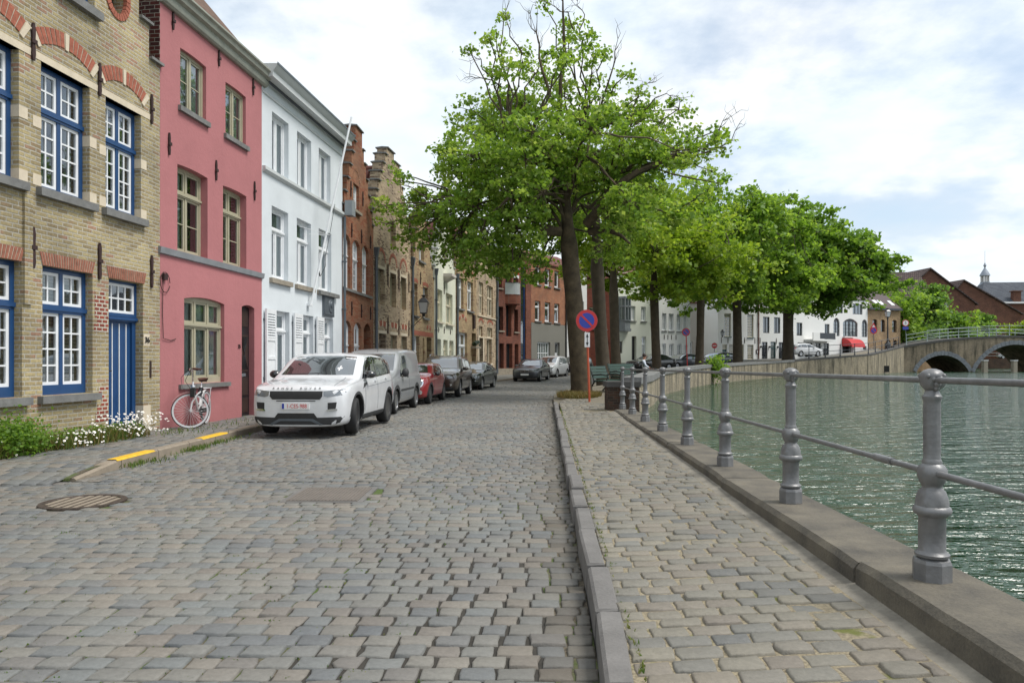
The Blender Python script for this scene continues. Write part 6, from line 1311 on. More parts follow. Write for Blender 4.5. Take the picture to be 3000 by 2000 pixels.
# ---------------------------------------------------------------- cars
def tab(t, y): return lerp_tab(t, y)[0]
def evaluated(o):
    dg = bpy.context.evaluated_depsgraph_get(); return bpy.data.meshes.new_from_object(o.evaluated_get(dg))
class Car:
    def __init__(c, name, label, W, wheels, r, top, shoulder, bottom, plan, paint_m, tum=.28, group=None, tw=.21, cat='car'):
        c.W = W; c.o = empty(name); tag(c.o, label, cat, group); c.wheels = wheels; c.r = r
        ys = sorted({a[0] for a in top} | {a[0] for a in plan}); hw = W/2; V = []; n = 13
        for y in ys:
            zt, zs, zb, w = tab(top, y), tab(shoulder, y), tab(bottom, y), hw*tab(plan, y); zs = min(zs, zt-.015); hcab = max(0, zt-zs)
            g0 = w*.95; g1 = max(.3, g0-tum*hcab); cr_ = .025
            V.append([(0, zb), (w*.86, zb), (w*.975, zb+.1), (w, zb+(zs-zb)*.5), (w*.992, zs-.09), (w*.97, zs-.005), (g0-.01, zs+min(.03, hcab*.3)), (g0+(g1-g0)*.5, zs+hcab*.5), (g1, zt-min(.08, hcab*.3)), (g1*.93, zt-min(.02, hcab*.1)), (g1*.6, zt+cr_*.6), (0, zt+cr_)])
        b = MB(); k = len(V[0]); m = 2*k-2
        for y, sct in zip(ys, V):
            full = sct+[(-x, z) for x, z in sct[-2:0:-1]]; b.v += [(x, y, z) for x, z in full]
        for i in range(len(ys)-1):
            for j in range(m): b.f.append([i*m+j, i*m+(j+1) % m, (i+1)*m+(j+1) % m, (i+1)*m+j]); b.m.append(0)
        b.f += [list(range(m-1, -1, -1)), [(len(ys)-1)*m+j for j in range(m)]]; b.m += [0, 0]
        body = b.build('body', [paint_m, M['plastic_black']], None); me = body.data; me.polygons.foreach_set('material_index', [0]*len(me.polygons))
        md = body.modifiers.new('s', 'SUBSURF'); md.levels = 2; md.render_levels = 2
        sm = evaluated(body); c.bvh = BVHTree.FromPolygons([v.co for v in sm.vertices], [list(p.vertices) for p in sm.polygons])
        bm = MB()
        for y in wheels:
            for sx in (-1, 1): x0, x1 = sorted((sx*(hw-.34), sx*(hw+.3))); bm.lathe([(r*1.17, x0), (r*1.17, x1)], 36, (0, y, r*1.02), ax='x')
        cut = bm.build('cut', [M['plastic_black']], None); bo = body.modifiers.new('b', 'BOOLEAN'); bo.operation = 'DIFFERENCE'; bo.solver = 'EXACT'; bo.object = cut
        try: bo.material_mode = 'TRANSFER'
        except Exception: pass
        me2 = evaluated(body); bpy.data.objects.remove(body); bpy.data.objects.remove(cut)
        me2.polygons.foreach_set('use_smooth', [True]*len(me2.polygons)); me2.set_sharp_from_angle(angle=R(38)); c.body = link('body', me2, c.o)
    def panel(c, name, polys, mat, view='front', off=.006, ml=.1, parent=None, thick=.018):
        """patches laid on the body skin: polygons in (x,z) seen from front/rear or (y,z) seen from the side"""
        b = bmesh.new()
        for poly, dirn in polys:
            d = Vector(dirn); t = bmesh.new(); 
            if abs(d.y) > .5: P = [Vector((p[0], -3*d.y if d.y > 0 else 9, p[1])) for p in poly]
            elif abs(d.x) > .5: P = [Vector((-3*d.x, p[0], p[1])) for p in poly]
            else: P = [Vector((p[0], p[1], 4)) for p in poly]
            f = t.faces.new([t.verts.new(p) for p in P]); bmesh.ops.triangulate(t, faces=t.faces[:])
            for _ in range(5):
                e = [e for e in t.edges if e.calc_length() > ml]
                if not e: break
                bmesh.ops.subdivide_edges(t, edges=e, cuts=1); bmesh.ops.triangulate(t, faces=[f for f in t.faces if len(f.verts) > 3])
            for v in t.verts:
                h = c.bvh.ray_cast(v.co, d); q = h[0] if h[0] is not None else c.bvh.find_nearest(v.co)[0]; v.co = q-d*off
            bd = [e for e in t.edges if e.is_boundary]; r_ = bmesh.ops.extrude_edge_only(t, edges=bd)
            for v in r_['geom']:
                if isinstance(v, bmesh.types.BMVert): v.co += d*(off+thick)
            bmesh.ops.recalc_face_normals(t, faces=t.faces[:]); me = bpy.data.meshes.new('t'); t.to_mesh(me); t.free(); b.from_mesh(me); bpy.data.meshes.remove(me)
        me = bpy.data.meshes.new(name); b.to_mesh(me); b.free(); me.polygons.foreach_set('use_smooth', [True]*len(me.polygons)); me.set_sharp_from_angle(angle=R(35))
        return link(name, me, parent or c.o, [M[mat] if isinstance(mat, str) else mat])
    def both(c, poly): return [(poly, (0, 1, 0)), ([(-x, z) for x, z in poly], (0, 1, 0))]
    def side(c, poly): return [(poly, (-1, 0, 0)), (poly, (1, 0, 0))]
    def each(c, name, poly, mat, **k):    # mirrored pair seen from the front, one object each
        for p in c.both(poly): c.panel(name, [p], mat, **k)
    def eside(c, name, poly, mat, **k):
        for p in c.side(poly): c.panel(name, [p], mat, **k)
    def glass_in(c, name, polys, mat='car_glass', **k):
        return c.panel(name, polys, mat, **k)
    def make_wheels(c, rim_m, spokes=10, tw=.21, steer=0., inset=.02, rimr=.66):
        proto = None; r = c.r
        for y in c.wheels:
            for sx in (1, -1):
                if proto is None:
                    b = MB(); h = tw/2; b.lathe([(r*rimr, h*.8), (r*.8, h), (r*.93, h*.96), (r*.985, h*.72), (r, h*.4), (r, -h*.4), (r*.985, -h*.72), (r*.93, -h*.96), (r*.8, -h), (r*rimr, -h*.8)], 32, ax='x'); w = b.build('wheel', M['rubber'], c.o, smooth=50); w.name = 'wheel'
                    b = MB(); b.lathe([(r*rimr*1.02, h*.86), (r*rimr*.96, h*.9), (r*rimr*.92, h*.6), (r*rimr*.9, -h*.2), (0, -h*.2)], 28, ax='x'); b.lathe([(0, h*.8), (r*.13, h*.78), (r*.16, h*.5)], 14, ax='x')
                    for i in range(spokes):
                        a = 2*math.pi*i/spokes; ca, sa = math.cos(a), math.sin(a); ww = r*.06
                        def P(rad, s_, x): return (x, rad*ca-s_*sa, rad*sa+s_*ca)
                        b.add([P(r*.1, -ww*1.4, h*.5), P(r*rimr*.95, -ww, h*.55), P(r*rimr*.95, ww, h*.55), P(r*.1, ww*1.4, h*.5), P(r*.1, -ww*1.2, h*.78), P(r*rimr*.95, -ww*.8, h*.84), P(r*rimr*.95, ww*.8, h*.84), P(r*.1, ww*1.2, h*.78)], [(0,1,2,3),(4,7,6,5),(0,4,5,1),(1,5,6,2),(2,6,7,3),(3,7,4,0)])
                    b.build('rim', rim_m, w, smooth=40); proto = w; o = w
                else: o = copy_tree(proto, c.o)
                o.location = (sx*(c.W/2-tw/2-inset), y, r); o.rotation_euler = (0, 0, (0 if sx > 0 else math.pi) + (steer if y == c.wheels[0] else 0))
    def plate(c, z, y=None, text_=None, mats=('sign_white',)):
        h = c.bvh.ray_cast(Vector((0, -3, z)), Vector((0, 1, 0)))[0]; y = h.y-.012
        b = MB(); b.box(-.26, .26, y-.008, y+.02, z-.055, z+.055); p = b.build('number_plate', M['sign_white'], c.o)
        if text_:
            b = MB(); b.box(-.255, -.215, y-.011, y-.008, z-.05, z+.05); b.build('plate_band', M['sign_blue'], p); text(text_, .105, 'sign_red', p, (.022, y-.009, z), ext=.002, name='plate_text', sx=.86)
    def mirror(c, y, z, mat, w=.2, h_=.13):
        for sx in (1, -1):
            q = c.bvh.ray_cast(Vector((sx*3, y, z)), Vector((-sx, 0, 0)))[0]; x = abs(q.x)
            b = MB(); b.lathe([(.3, -.0), (.75, .03), (1, .09), (1, .15), (.9, .19), (0, .2)], 12, (0, 0, 0), ax='y')
            b.v = [((x+.02+.1+vx*w*.5)*sx, y+vy-.1, z+.03+vz*h_*.5) for vx, vy, vz in b.v]; b.box(*sorted((sx*(x-.04), sx*(x+.08))), y-.02, y+.06, z-.04, z+.0)
            b.build('mirror', M[mat] if isinstance(mat, str) else mat, c.o, smooth=45)
    def place(c, x, y, z, ux, uy=1.): c.o.location = (x, y, z); c.o.rotation_euler = (0, 0, -math.atan2(ux, uy))
M['car_white'] = paint('car_white', (.64, .65, .67, 1), .3, 1.); M['car_silver'] = paint('car_silver', (.34, .35, .365, 1), .35, .9, .25); M['car_red'] = paint('car_red', (.30, .016, .022, 1), .3, 1.); M['car_brown'] = paint('car_brown', (.07, .05, .038, 1), .3, 1., .35)
M['car_dark_green'] = paint('car_dark_green', (.018, .024, .022, 1), .25, 1., .3); M['car_grey'] = paint('car_grey', (.06, .065, .075, 1), .3, 1., .4); M['car_light_silver'] = paint('car_light_silver', (.6, .61, .62, 1), .35, .9, .2); M['car_black'] = paint('car_black', (.012, .013, .015, 1), .25, 1.)
M['clad'] = rough('clad', (.035, .036, .038, 1), .7, .15, 10, .1); M['headlight'] = glass('headlight', (.1, .105, .11, 1), 0, .12)
ZB = lambda L, f=.2: [(0, f+.12), (.08, f+.02), (.35, f-.01), (L-.5, f), (L-.08, f+.1), (L, f+.2)]
# white SUV
c = Car('parked_car', 'white SUV with black wheels, first of the row, before the shuttered house', 1.90, (.87, 3.53), .36,
        [(0, .80), (.05, .90), (.16, .965), (.5, 1.015), (1.0, 1.07), (1.12, 1.11), (1.3, 1.21), (1.85, 1.535), (2.1, 1.595), (2.8, 1.615), (3.5, 1.56), (3.95, 1.49), (4.15, 1.2), (4.28, 1.0), (4.365, .85)],
        [(0, .72), (.16, .88), (.5, .95), (1.1, .99), (2.2, 1.03), (3.5, 1.1), (4.1, 1.08), (4.365, .8)], [(0, .24), (.06, .2), (.3, .18), (3.9, .2), (4.2, .28), (4.365, .38)], [(0, .66), (.04, .8), (.12, .9), (.3, .965), (.7, 1.0), (3.8, 1.0), (4.2, .94), (4.365, .84)], M['car_white'], tum=.17, group='cars parked along the house fronts')
c.glass_in('windscreen', [([(-.74, 1.155), (.74, 1.155), (.64, 1.52), (.35, 1.545), (-.35, 1.545), (-.64, 1.52)], (0, 1, 0))]); c.eside('window_trim', [(1.34, 1.075), (2.45, 1.09), (3.9, 1.15), (4.06, 1.2), (3.78, 1.45), (3.3, 1.505), (2.3, 1.535), (1.95, 1.495), (1.65, 1.33)], 'car_black', off=.003); c.eside('side_window', [(1.5, 1.1), (2.42, 1.12), (2.42, 1.51), (2.2, 1.51), (1.95, 1.465), (1.7, 1.33)], 'car_glass', off=.008); c.eside('side_window', [(2.48, 1.12), (3.32, 1.155), (3.32, 1.485), (2.48, 1.51)], 'car_glass', off=.008); c.eside('side_window', [(3.37, 1.16), (3.95, 1.2), (3.75, 1.43), (3.37, 1.475)], 'car_glass', off=.008)
c.panel('grille', [([(-.45, .72), (.45, .72), (.5, .78), (.5, .875), (-.5, .875), (-.5, .78)], (0, 1, 0))], 'plastic_black'); c.each('headlight', [(.52, .785), (.6, .765), (.84, .80), (.925, .89), (.91, .915), (.51, .875)], 'headlight')
c.panel('intake', [([(-.42, .36), (.42, .36), (.34, .465), (-.34, .465)], (0, 1, 0))], 'plastic_black', off=.01); c.panel('lower_bumper', [([(-.72, .25), (.72, .25), (.8, .29), (.87, .40), (.46, .385), (-.46, .385), (-.87, .40), (-.8, .29)], (0, 1, 0))], 'clad')
c.panel('skid_plate', [([(-.32, .36), (.32, .36), (.52, .25), (.45, .24), (.29, .32), (-.29, .32), (-.45, .24), (-.52, .25)], (0, 1, 0))], 'zinc', off=.02); c.each('fog_recess', [(.6, .53), (.74, .53), (.76, .67), (.6, .66)], 'plastic_black'); c.each('fog_lamp', [(.58, .505), (.77, .52), (.77, .55), (.58, .535)], 'chrome', off=.02); c.panel('air_slot', [([(-.37, .685), (.37, .685), (.37, .70), (-.37, .70)], (0, 1, 0))], 'plastic_black')
for p in c.side([(1.29, .23), (3.12, .23), (3.12, .36), (1.29, .36)]): c.panel('sill_cladding', [p], 'clad')
c.eside('side_vent', [(1.25, .88), (1.6, .97), (1.6, 1.0), (1.36, .985)], 'plastic_black'); c.eside('door_line', [(1.42, .42), (1.432, .42), (1.432, 1.06), (1.42, 1.06)], 'zinc', off=.003); c.eside('door_line', [(2.45, .4), (2.46, .4), (2.46, 1.08), (2.45, 1.08)], 'zinc', off=.003); c.eside('waist_line', [(1.65, .905), (3.9, .985), (3.9, .992), (1.65, .912)], 'zinc', off=.003)
for yy in c.wheels:
    ring = [(yy+.47*math.cos(a), .37+.47*math.sin(a)) for a in [math.pi*i/16 for i in range(17)]] + [(yy+.425*math.cos(a), .37+.425*math.sin(a)) for a in [math.pi*i/16 for i in range(16, -1, -1)]]; c.eside('arch_trim', ring, 'clad', ml=.3)
c.eside('door_handle', [(2.2, 1.0), (2.36, 1.005), (2.36, 1.03), (2.2, 1.025)], 'car_white', off=.03); c.eside('door_handle', [(3.15, 1.03), (3.3, 1.035), (3.3, 1.06), (3.15, 1.055)], 'car_white', off=.03)
c.plate(.595, text_='1-CES-988'); c.mirror(1.55, 1.13, 'car_black', .24, .17); c.make_wheels(M['black_alloy'], 10, .24, R(9)); c.panel('wiper', [([(-.6, 1.165), (.1, 1.185), (.1, 1.198), (-.6, 1.178)], (0, 1, 0))], 'plastic_black', off=.012); c.panel('sticker', [([(.4, 1.24), (.43, 1.24), (.43, 1.34), (.4, 1.34)], (0, 1, 0)), ([(.365, 1.275), (.465, 1.275), (.465, 1.305), (.365, 1.305)], (0, 1, 0))], 'sign_white', off=.009)
for sx in (1, -1): c.panel('bonnet_line', [([(sx*.66, .2), (sx*.672, .2), (sx*.63, 1.08), (sx*.618, 1.08)], (0, 0, -1))], 'zinc', off=.002, thick=.004)
lx = -.44
for ch in 'RANGE ROVER':
    if ch != ' ':
        hh = c.bvh.ray_cast(Vector((lx, -3, .915)), Vector((0, 1, 0)))[0]; text(ch, .052, 'black_paint', c.body, (lx, hh.y-.008, .925), (R(60), 0, 0), ext=.002, name='badge_letter', sx=1.3)
    lx += .088
c.place(-4.02, 13.22, 0.02, .055)
# silver van
c = Car('parked_van', 'silver panel van with black mirrors and grey bumper parked behind the white SUV', 1.795, (.86, 3.52), .32,
        [(0, .72), (.04, .86), (.15, .95), (.8, 1.12), (.95, 1.18), (1.15, 1.3), (1.65, 1.68), (1.95, 1.78), (2.8, 1.83), (4.0, 1.82), (4.2, 1.79), (4.27, 1.5), (4.28, 1.0)], [(0, .66), (.15, .85), (.8, .98), (1.2, 1.03), (4.2, 1.06), (4.28, .8)], ZB(4.28, .22), [(0, .76), (.05, .88), (.15, .95), (.5, 1), (4.1, 1), (4.28, .94)], M['car_silver'], tum=.13, group='cars parked along the house fronts', cat='van')
c.glass_in('windscreen', [([(-.74, 1.2), (.74, 1.2), (.64, 1.66), (-.64, 1.66)], (0, 1, 0))]); c.eside('side_window', [(1.35, 1.03), (1.7, 1.0), (2.35, 1.06), (2.3, 1.62), (1.95, 1.62), (1.72, 1.5)], 'car_glass')
c.panel('grille', [([(-.5, .62), (.5, .62), (.55, .78), (-.55, .78)], (0, 1, 0))], 'plastic_black'); c.each('headlight', [(.56, .68), (.8, .72), (.84, 1.0), (.72, .98), (.56, .84)], 'headlight'); c.panel('bumper', [([(-.85, .26), (.85, .26), (.87, .55), (-.87, .55)], (0, 1, 0))], 'clad')
for z in (.4, .47, .54): c.eside('side_rib', [(1.35, z), (3.05, z), (3.05, z+.03), (1.35, z+.03)], 'car_silver', off=.016)
c.eside('side_moulding', [(1.35, .6), (3.05, .62), (3.05, .68), (1.35, .66)], 'clad', off=.012); c.eside('door_line', [(2.4, .35), (2.412, .35), (2.412, 1.7), (2.4, 1.7)], 'zinc', off=.003); c.eside('door_handle', [(2.2, .98), (2.34, .98), (2.34, 1.05), (2.2, 1.05)], 'clad', off=.012)
for yy in c.wheels:
    ring = [(yy+.47*math.cos(a), .33+.47*math.sin(a)) for a in [math.pi*i/16 for i in range(17)]] + [(yy+.38*math.cos(a), .33+.38*math.sin(a)) for a in [math.pi*i/16 for i in range(16, -1, -1)]]; c.eside('arch_trim', ring, 'clad', ml=.3)
c.mirror(1.55, 1.1, 'clad', .2, .26); c.make_wheels(M['alloy'], 14, .2, R(3)); b = MB(); b.tube([(.1, 1.75, 1.72), (.1, 2.0, 2.05)], .006, 5); b.build('aerial', M['plastic_black'], c.o); c.place(-4.12, 18.86, .0, .07)
# red hatch with round lamps
c = Car('parked_car', 'small red hatchback with round headlights and black roof', 1.73, (.72, 3.21), .31,
        [(0, .70), (.05, .82), (.2, .93), (.6, .985), (1.02, 1.02), (1.12, 1.07), (1.5, 1.33), (1.7, 1.39), (2.4, 1.415), (3.3, 1.37), (3.55, 1.3), (3.72, .98), (3.82, .75)], [(0, .62), (.2, .84), (.8, .9), (1.2, .92), (3.4, .97), (3.82, .7)], ZB(3.82, .19), [(0, .7), (.06, .84), (.2, .94), (.5, 1), (3.3, 1), (3.82, .86)], M['car_red'], tum=.24, group='cars parked along the house fronts')
c.glass_in('windscreen', [([(-.66, 1.06), (.66, 1.06), (.55, 1.335), (-.55, 1.335)], (0, 1, 0))]); c.eside('side_window', [(1.4, .99), (2.5, 1.0), (2.45, 1.31), (1.75, 1.31)], 'car_glass'); c.eside('side_window', [(2.55, 1.0), (3.45, 1.03), (3.3, 1.28), (2.5, 1.31)], 'car_glass')
c.panel('roof_panel', [([(-.52, 1.72), (.52, 1.72), (.5, 3.3), (-.5, 3.3)], (0, 0, -1))], 'car_black', off=.006, ml=.2)
circ = lambda x, z, rx, rz, n=18: [(x+rx*math.cos(2*math.pi*i/n), z+rz*math.sin(2*math.pi*i/n)) for i in range(n)]
c.each('headlight_ring', circ(.56, .735, .165, .165), 'chrome', off=.006, ml=.06); c.each('headlight', circ(.56, .735, .135, .135), 'headlight', off=.022, ml=.06); c.panel('grille', [([(-.34, .5), (.34, .5), (.36, .68), (-.36, .68)], (0, 1, 0))], 'plastic_black'); c.each('fog_lamp', circ(.62, .42, .075, .075), 'chrome', off=.012); c.panel('lower_bumper', [([(-.7, .2), (.7, .2), (.75, .28), (-.75, .28)], (0, 1, 0))], 'clad')
for yy in c.wheels:
    ring = [(yy+.43*math.cos(a), .32+.43*math.sin(a)) for a in [math.pi*i/16 for i in range(17)]] + [(yy+.365*math.cos(a), .32+.365*math.sin(a)) for a in [math.pi*i/16 for i in range(16, -1, -1)]]; c.eside('arch_trim', ring, 'clad', ml=.3)
c.eside('sill_cladding', [(1.1, .2), (2.85, .2), (2.85, .28), (1.1, .28)], 'clad'); c.plate(.42); c.mirror(1.45, .99, 'car_black', .2, .16); c.make_wheels(M['black_alloy'], 8, .2, R(2)); c.eside('door_line', [(1.3, .3), (1.31, .3), (1.31, .92), (1.3, .92)], 'car_black', off=.003); c.place(-3.66, 23.5, .0, .09)
# brown crossover
c = Car('parked_car', 'brown crossover with silver wheels parked behind the red hatchback', 1.89, (.88, 3.65), .36,
        [(0, .80), (.05, .92), (.2, 1.0), (.7, 1.06), (1.15, 1.12), (1.28, 1.17), (1.95, 1.6), (2.2, 1.675), (2.9, 1.70), (3.8, 1.66), (4.25, 1.56), (4.45, 1.15), (4.62, .9)], [(0, .72), (.2, .9), (.8, .98), (1.3, 1.02), (3.9, 1.12), (4.62, .85)], ZB(4.62, .24), [(0, .74), (.06, .86), (.2, .94), (.6, 1), (4.0, 1), (4.62, .86)], M['car_brown'], tum=.27, group='cars parked along the house fronts')
c.glass_in('windscreen', [([(-.72, 1.18), (.72, 1.18), (.58, 1.59), (-.58, 1.59)], (0, 1, 0))]); c.eside('side_window', [(1.6, 1.1), (2.6, 1.12), (2.6, 1.55), (2.15, 1.55)], 'car_glass'); c.eside('side_window', [(2.68, 1.12), (3.6, 1.16), (3.6, 1.52), (2.68, 1.55)], 'car_glass'); c.eside('side_window', [(3.68, 1.17), (4.15, 1.25), (4.0, 1.45), (3.68, 1.51)], 'car_glass')
c.panel('grille', [([(-.34, .66), (.34, .66), (.4, .9), (-.4, .9)], (0, 1, 0))], 'plastic_black'); c.panel('grille_bar', [([(-.37, .86), (-.32, .9), (.37, .7), (.32, .66)], (0, 1, 0))], 'chrome', off=.012); c.each('headlight', [(.48, .74), (.82, .8), (.88, .96), (.72, .95), (.5, .86)], 'headlight'); c.panel('lower_bumper', [([(-.82, .24), (.82, .24), (.86, .42), (-.86, .42)], (0, 1, 0))], 'clad'); c.each('fog_lamp', circ(.66, .52, .06, .04), 'chrome', off=.012)
for sx in (1, -1):
    b = MB(); b.tube([(sx*.6, 2.1, 1.66), (sx*.62, 2.25, 1.73), (sx*.62, 3.0, 1.755), (sx*.61, 3.9, 1.71), (sx*.58, 4.05, 1.64)], .018, 6); b.build('roof_rail', M['chrome'], c.o, smooth=40)
c.plate(.52); c.mirror(1.75, 1.12, M['car_brown'], .24, .16); c.make_wheels(M['alloy'], 7, .22, R(2)); c.eside('sill_cladding', [(1.32, .25), (3.2, .25), (3.2, .33), (1.32, .33)], 'chrome'); c.place(-3.08, 28.02, .0, .09)
# saloons
def saloon(label, paint_m, kind, group):
    c = Car('parked_car', label, 1.82, (.82, 3.65), .32,
        [(0, .66), (.05, .77), (.2, .85), (.8, .93), (1.3, .98), (1.42, 1.02), (2.05, 1.36), (2.35, 1.43), (2.9, 1.45), (3.5, 1.40), (4.05, 1.14), (4.2, 1.08), (4.6, 1.05), (4.72, .95), (4.78, .8)], [(0, .6), (.2, .77), (.9, .86), (1.5, .9), (3.9, .97), (4.6, .95), (4.78, .74)], ZB(4.78, .19), [(0, .74), (.06, .86), (.2, .94), (.6, 1), (4.1, 1), (4.5, .95), (4.78, .84)], paint_m, tum=.33, group=group)
    c.glass_in('windscreen', [([(-.7, 1.02), (.7, 1.02), (.55, 1.37), (-.55, 1.37)], (0, 1, 0))]); c.glass_in('rear_window', [([(-.62, 1.15), (.62, 1.15), (.5, 1.36), (-.5, 1.36)], (0, -1, 0))]); c.eside('side_window', [(1.75, .97), (2.75, .99), (2.75, 1.34), (2.3, 1.33)], 'car_glass'); c.eside('side_window', [(2.83, .99), (3.75, 1.04), (3.5, 1.28), (2.83, 1.34)], 'car_glass')
    if kind == 'kidney':
        c.each('grille', [(.03, .6), (.22, .6), (.26, .66), (.24, .72), (.03, .72)], 'plastic_black', off=.012, ml=.05); c.each('grille_frame', [(.015, .585), (.23, .585), (.275, .66), (.25, .735), (.015, .735)], 'chrome', off=.004, ml=.05); c.each('headlight', [(.34, .6), (.7, .63), (.8, .74), (.5, .74), (.34, .7)], 'headlight'); c.panel('intake', [([(-.5, .3), (.5, .3), (.55, .42), (-.55, .42)], (0, 1, 0))], 'plastic_black')
    else:
        c.panel('grille', [([(-.3, .56), (.3, .56), (.38, .74), (-.38, .74)], (0, 1, 0))], 'plastic_black'); c.panel('grille_bar', [([(-.36, .64), (.36, .64), (.36, .66), (-.36, .66)], (0, 1, 0))], 'chrome', off=.014); c.each('headlight', circ(.62, .68, .15, .09), 'headlight', ml=.06); c.each('headlight', circ(.42, .66, .08, .075), 'headlight', off=.012, ml=.06); c.panel('intake', [([(-.6, .28), (.6, .28), (.6, .38), (-.6, .38)], (0, 1, 0))], 'plastic_black'); c.panel('bumper_strip', [([(-.8, .47), (.8, .47), (.8, .49), (-.8, .49)], (0, 1, 0))], 'chrome', off=.012)
    c.each('tail_lamp', [(0, 0), (.01, 0), (0, .01)], 'sign_red') if False else None
    for sx in (1, -1): c.panel('tail_lamp', [([(sx*.5, .78), (sx*.78, .78), (sx*.8, .9), (sx*.5, .9)], (0, -1, 0))], 'sign_red')
    c.eside('side_moulding', [(1.3, .52), (3.2, .54), (3.2, .56), (1.3, .54)], 'chrome', off=.008); c.plate(.45); c.mirror(1.85, .98, paint_m, .2, .13); c.make_wheels(M['alloy'], 9, .21, R(1)); return c
saloon('dark green saloon with twin oval headlights, last in the first parked row', M['car_dark_green'], 'oval', 'cars parked along the house fronts').place(-2.5, 35.1, .0, .19)
saloon('dark grey saloon with twin kidney grille parked before the grey rendered house', M['car_grey'], 'kidney', 'cars parked along the house fronts').place(.8, 44.9, .16, .235)
# silver people carrier
def hatch(label, paint_m, top_h, group, mpv):
    k = top_h/1.55
    c = Car('parked_car', label, 1.75, (.85, 3.4), .31,
        [(0, .66*k), (.05, .78*k), (.2, .88*k), (.75, 1.0*k), (.95, 1.06*k), (1.75, 1.47*k), (2.05, 1.535*k), (2.7, 1.55*k), (3.6, 1.5*k), (3.95, 1.35*k), (4.12, 1.0*k), (4.22, .8*k)], [(0, .6), (.2, .8), (.9, .9), (1.2, .93), (3.6, 1.0), (4.22, .75)], ZB(4.22, .19), [(0, .72), (.06, .86), (.2, .94), (.6, 1), (3.7, 1), (4.22, .85)], paint_m, tum=.25, group=group)
    c.glass_in('windscreen', [([(-.68, 1.08*k), (.68, 1.08*k), (.55, 1.46*k), (-.55, 1.46*k)], (0, 1, 0))]); c.eside('side_window', [(1.35, 1.0), (2.4, 1.02), (2.4, 1.42*k), (1.95, 1.42*k)], 'car_glass'); c.eside('side_window', [(2.48, 1.02), (3.3, 1.05), (3.3, 1.4*k), (2.48, 1.42*k)], 'car_glass'); c.eside('side_window', [(3.37, 1.05), (3.8, 1.1), (3.65, 1.33*k), (3.37, 1.38*k)], 'car_glass'); c.glass_in('rear_window', [([(-.58, 1.02*k), (.58, 1.02*k), (.5, 1.36*k), (-.5, 1.36*k)], (0, -1, 0))])
    c.panel('grille', [([(-.3, .62), (.3, .62), (.34, .7), (-.34, .7)], (0, 1, 0))], 'plastic_black'); c.each('headlight', [(.4, .6), (.72, .66), (.82, .82), (.6, .8), (.4, .72)], 'headlight'); c.panel('lower_bumper', [([(-.7, .24), (.7, .24), (.76, .44), (-.76, .44)], (0, 1, 0))], 'clad')
    for sx in (1, -1): c.panel('tail_lamp', [([(sx*.6, .85), (sx*.74, .85), (sx*.74, 1.1), (sx*.6, 1.1)], (0, -1, 0))], 'sign_red')
    c.plate(.5); c.mirror(1.45, 1.0, paint_m, .2, .14); c.make_wheels(M['alloy'], 8, .2, 0); return c
hatch('pale silver people carrier parked behind the dark grey saloon', M['car_light_silver'], 1.60, 'cars parked along the house fronts', True).place(2.2, 51.2, .25, .38)
FG = 'cars parked before the far white houses'
hatch('black hatchback glimpsed left of the nearest trunk', M['car_black'], 1.45, 'cars parked along the house fronts', False).place(4.25, 58.2, .42, .6)
saloon('dark saloon behind the seated man, half hidden by the tree trunk', M['car_black'], 'oval', FG).place(9.9, 58.7, .62, .9, .7)
saloon('dark blue saloon parked left of the far parking sign', M['car_grey'], 'oval', FG).place(13.2, 62.0, .68, .85, .6)
hatch('dark hatchback at the alley mouth, right of the far parking sign', M['car_dark_green'], 1.45, FG, False).place(17.4, 65.3, .85, .85, .6)
hatch('small white hatchback climbing the ramp right of the thickest trunk', M['car_white'], 1.47, None, False).place(34.2, 79.6, 1.95, -.9, -.42)
hatch('white hatchback parked on the far bank seen under the wide arch', M['car_white'], 1.6, None, False).place(96.2, 134, 1.92, -1, .3)
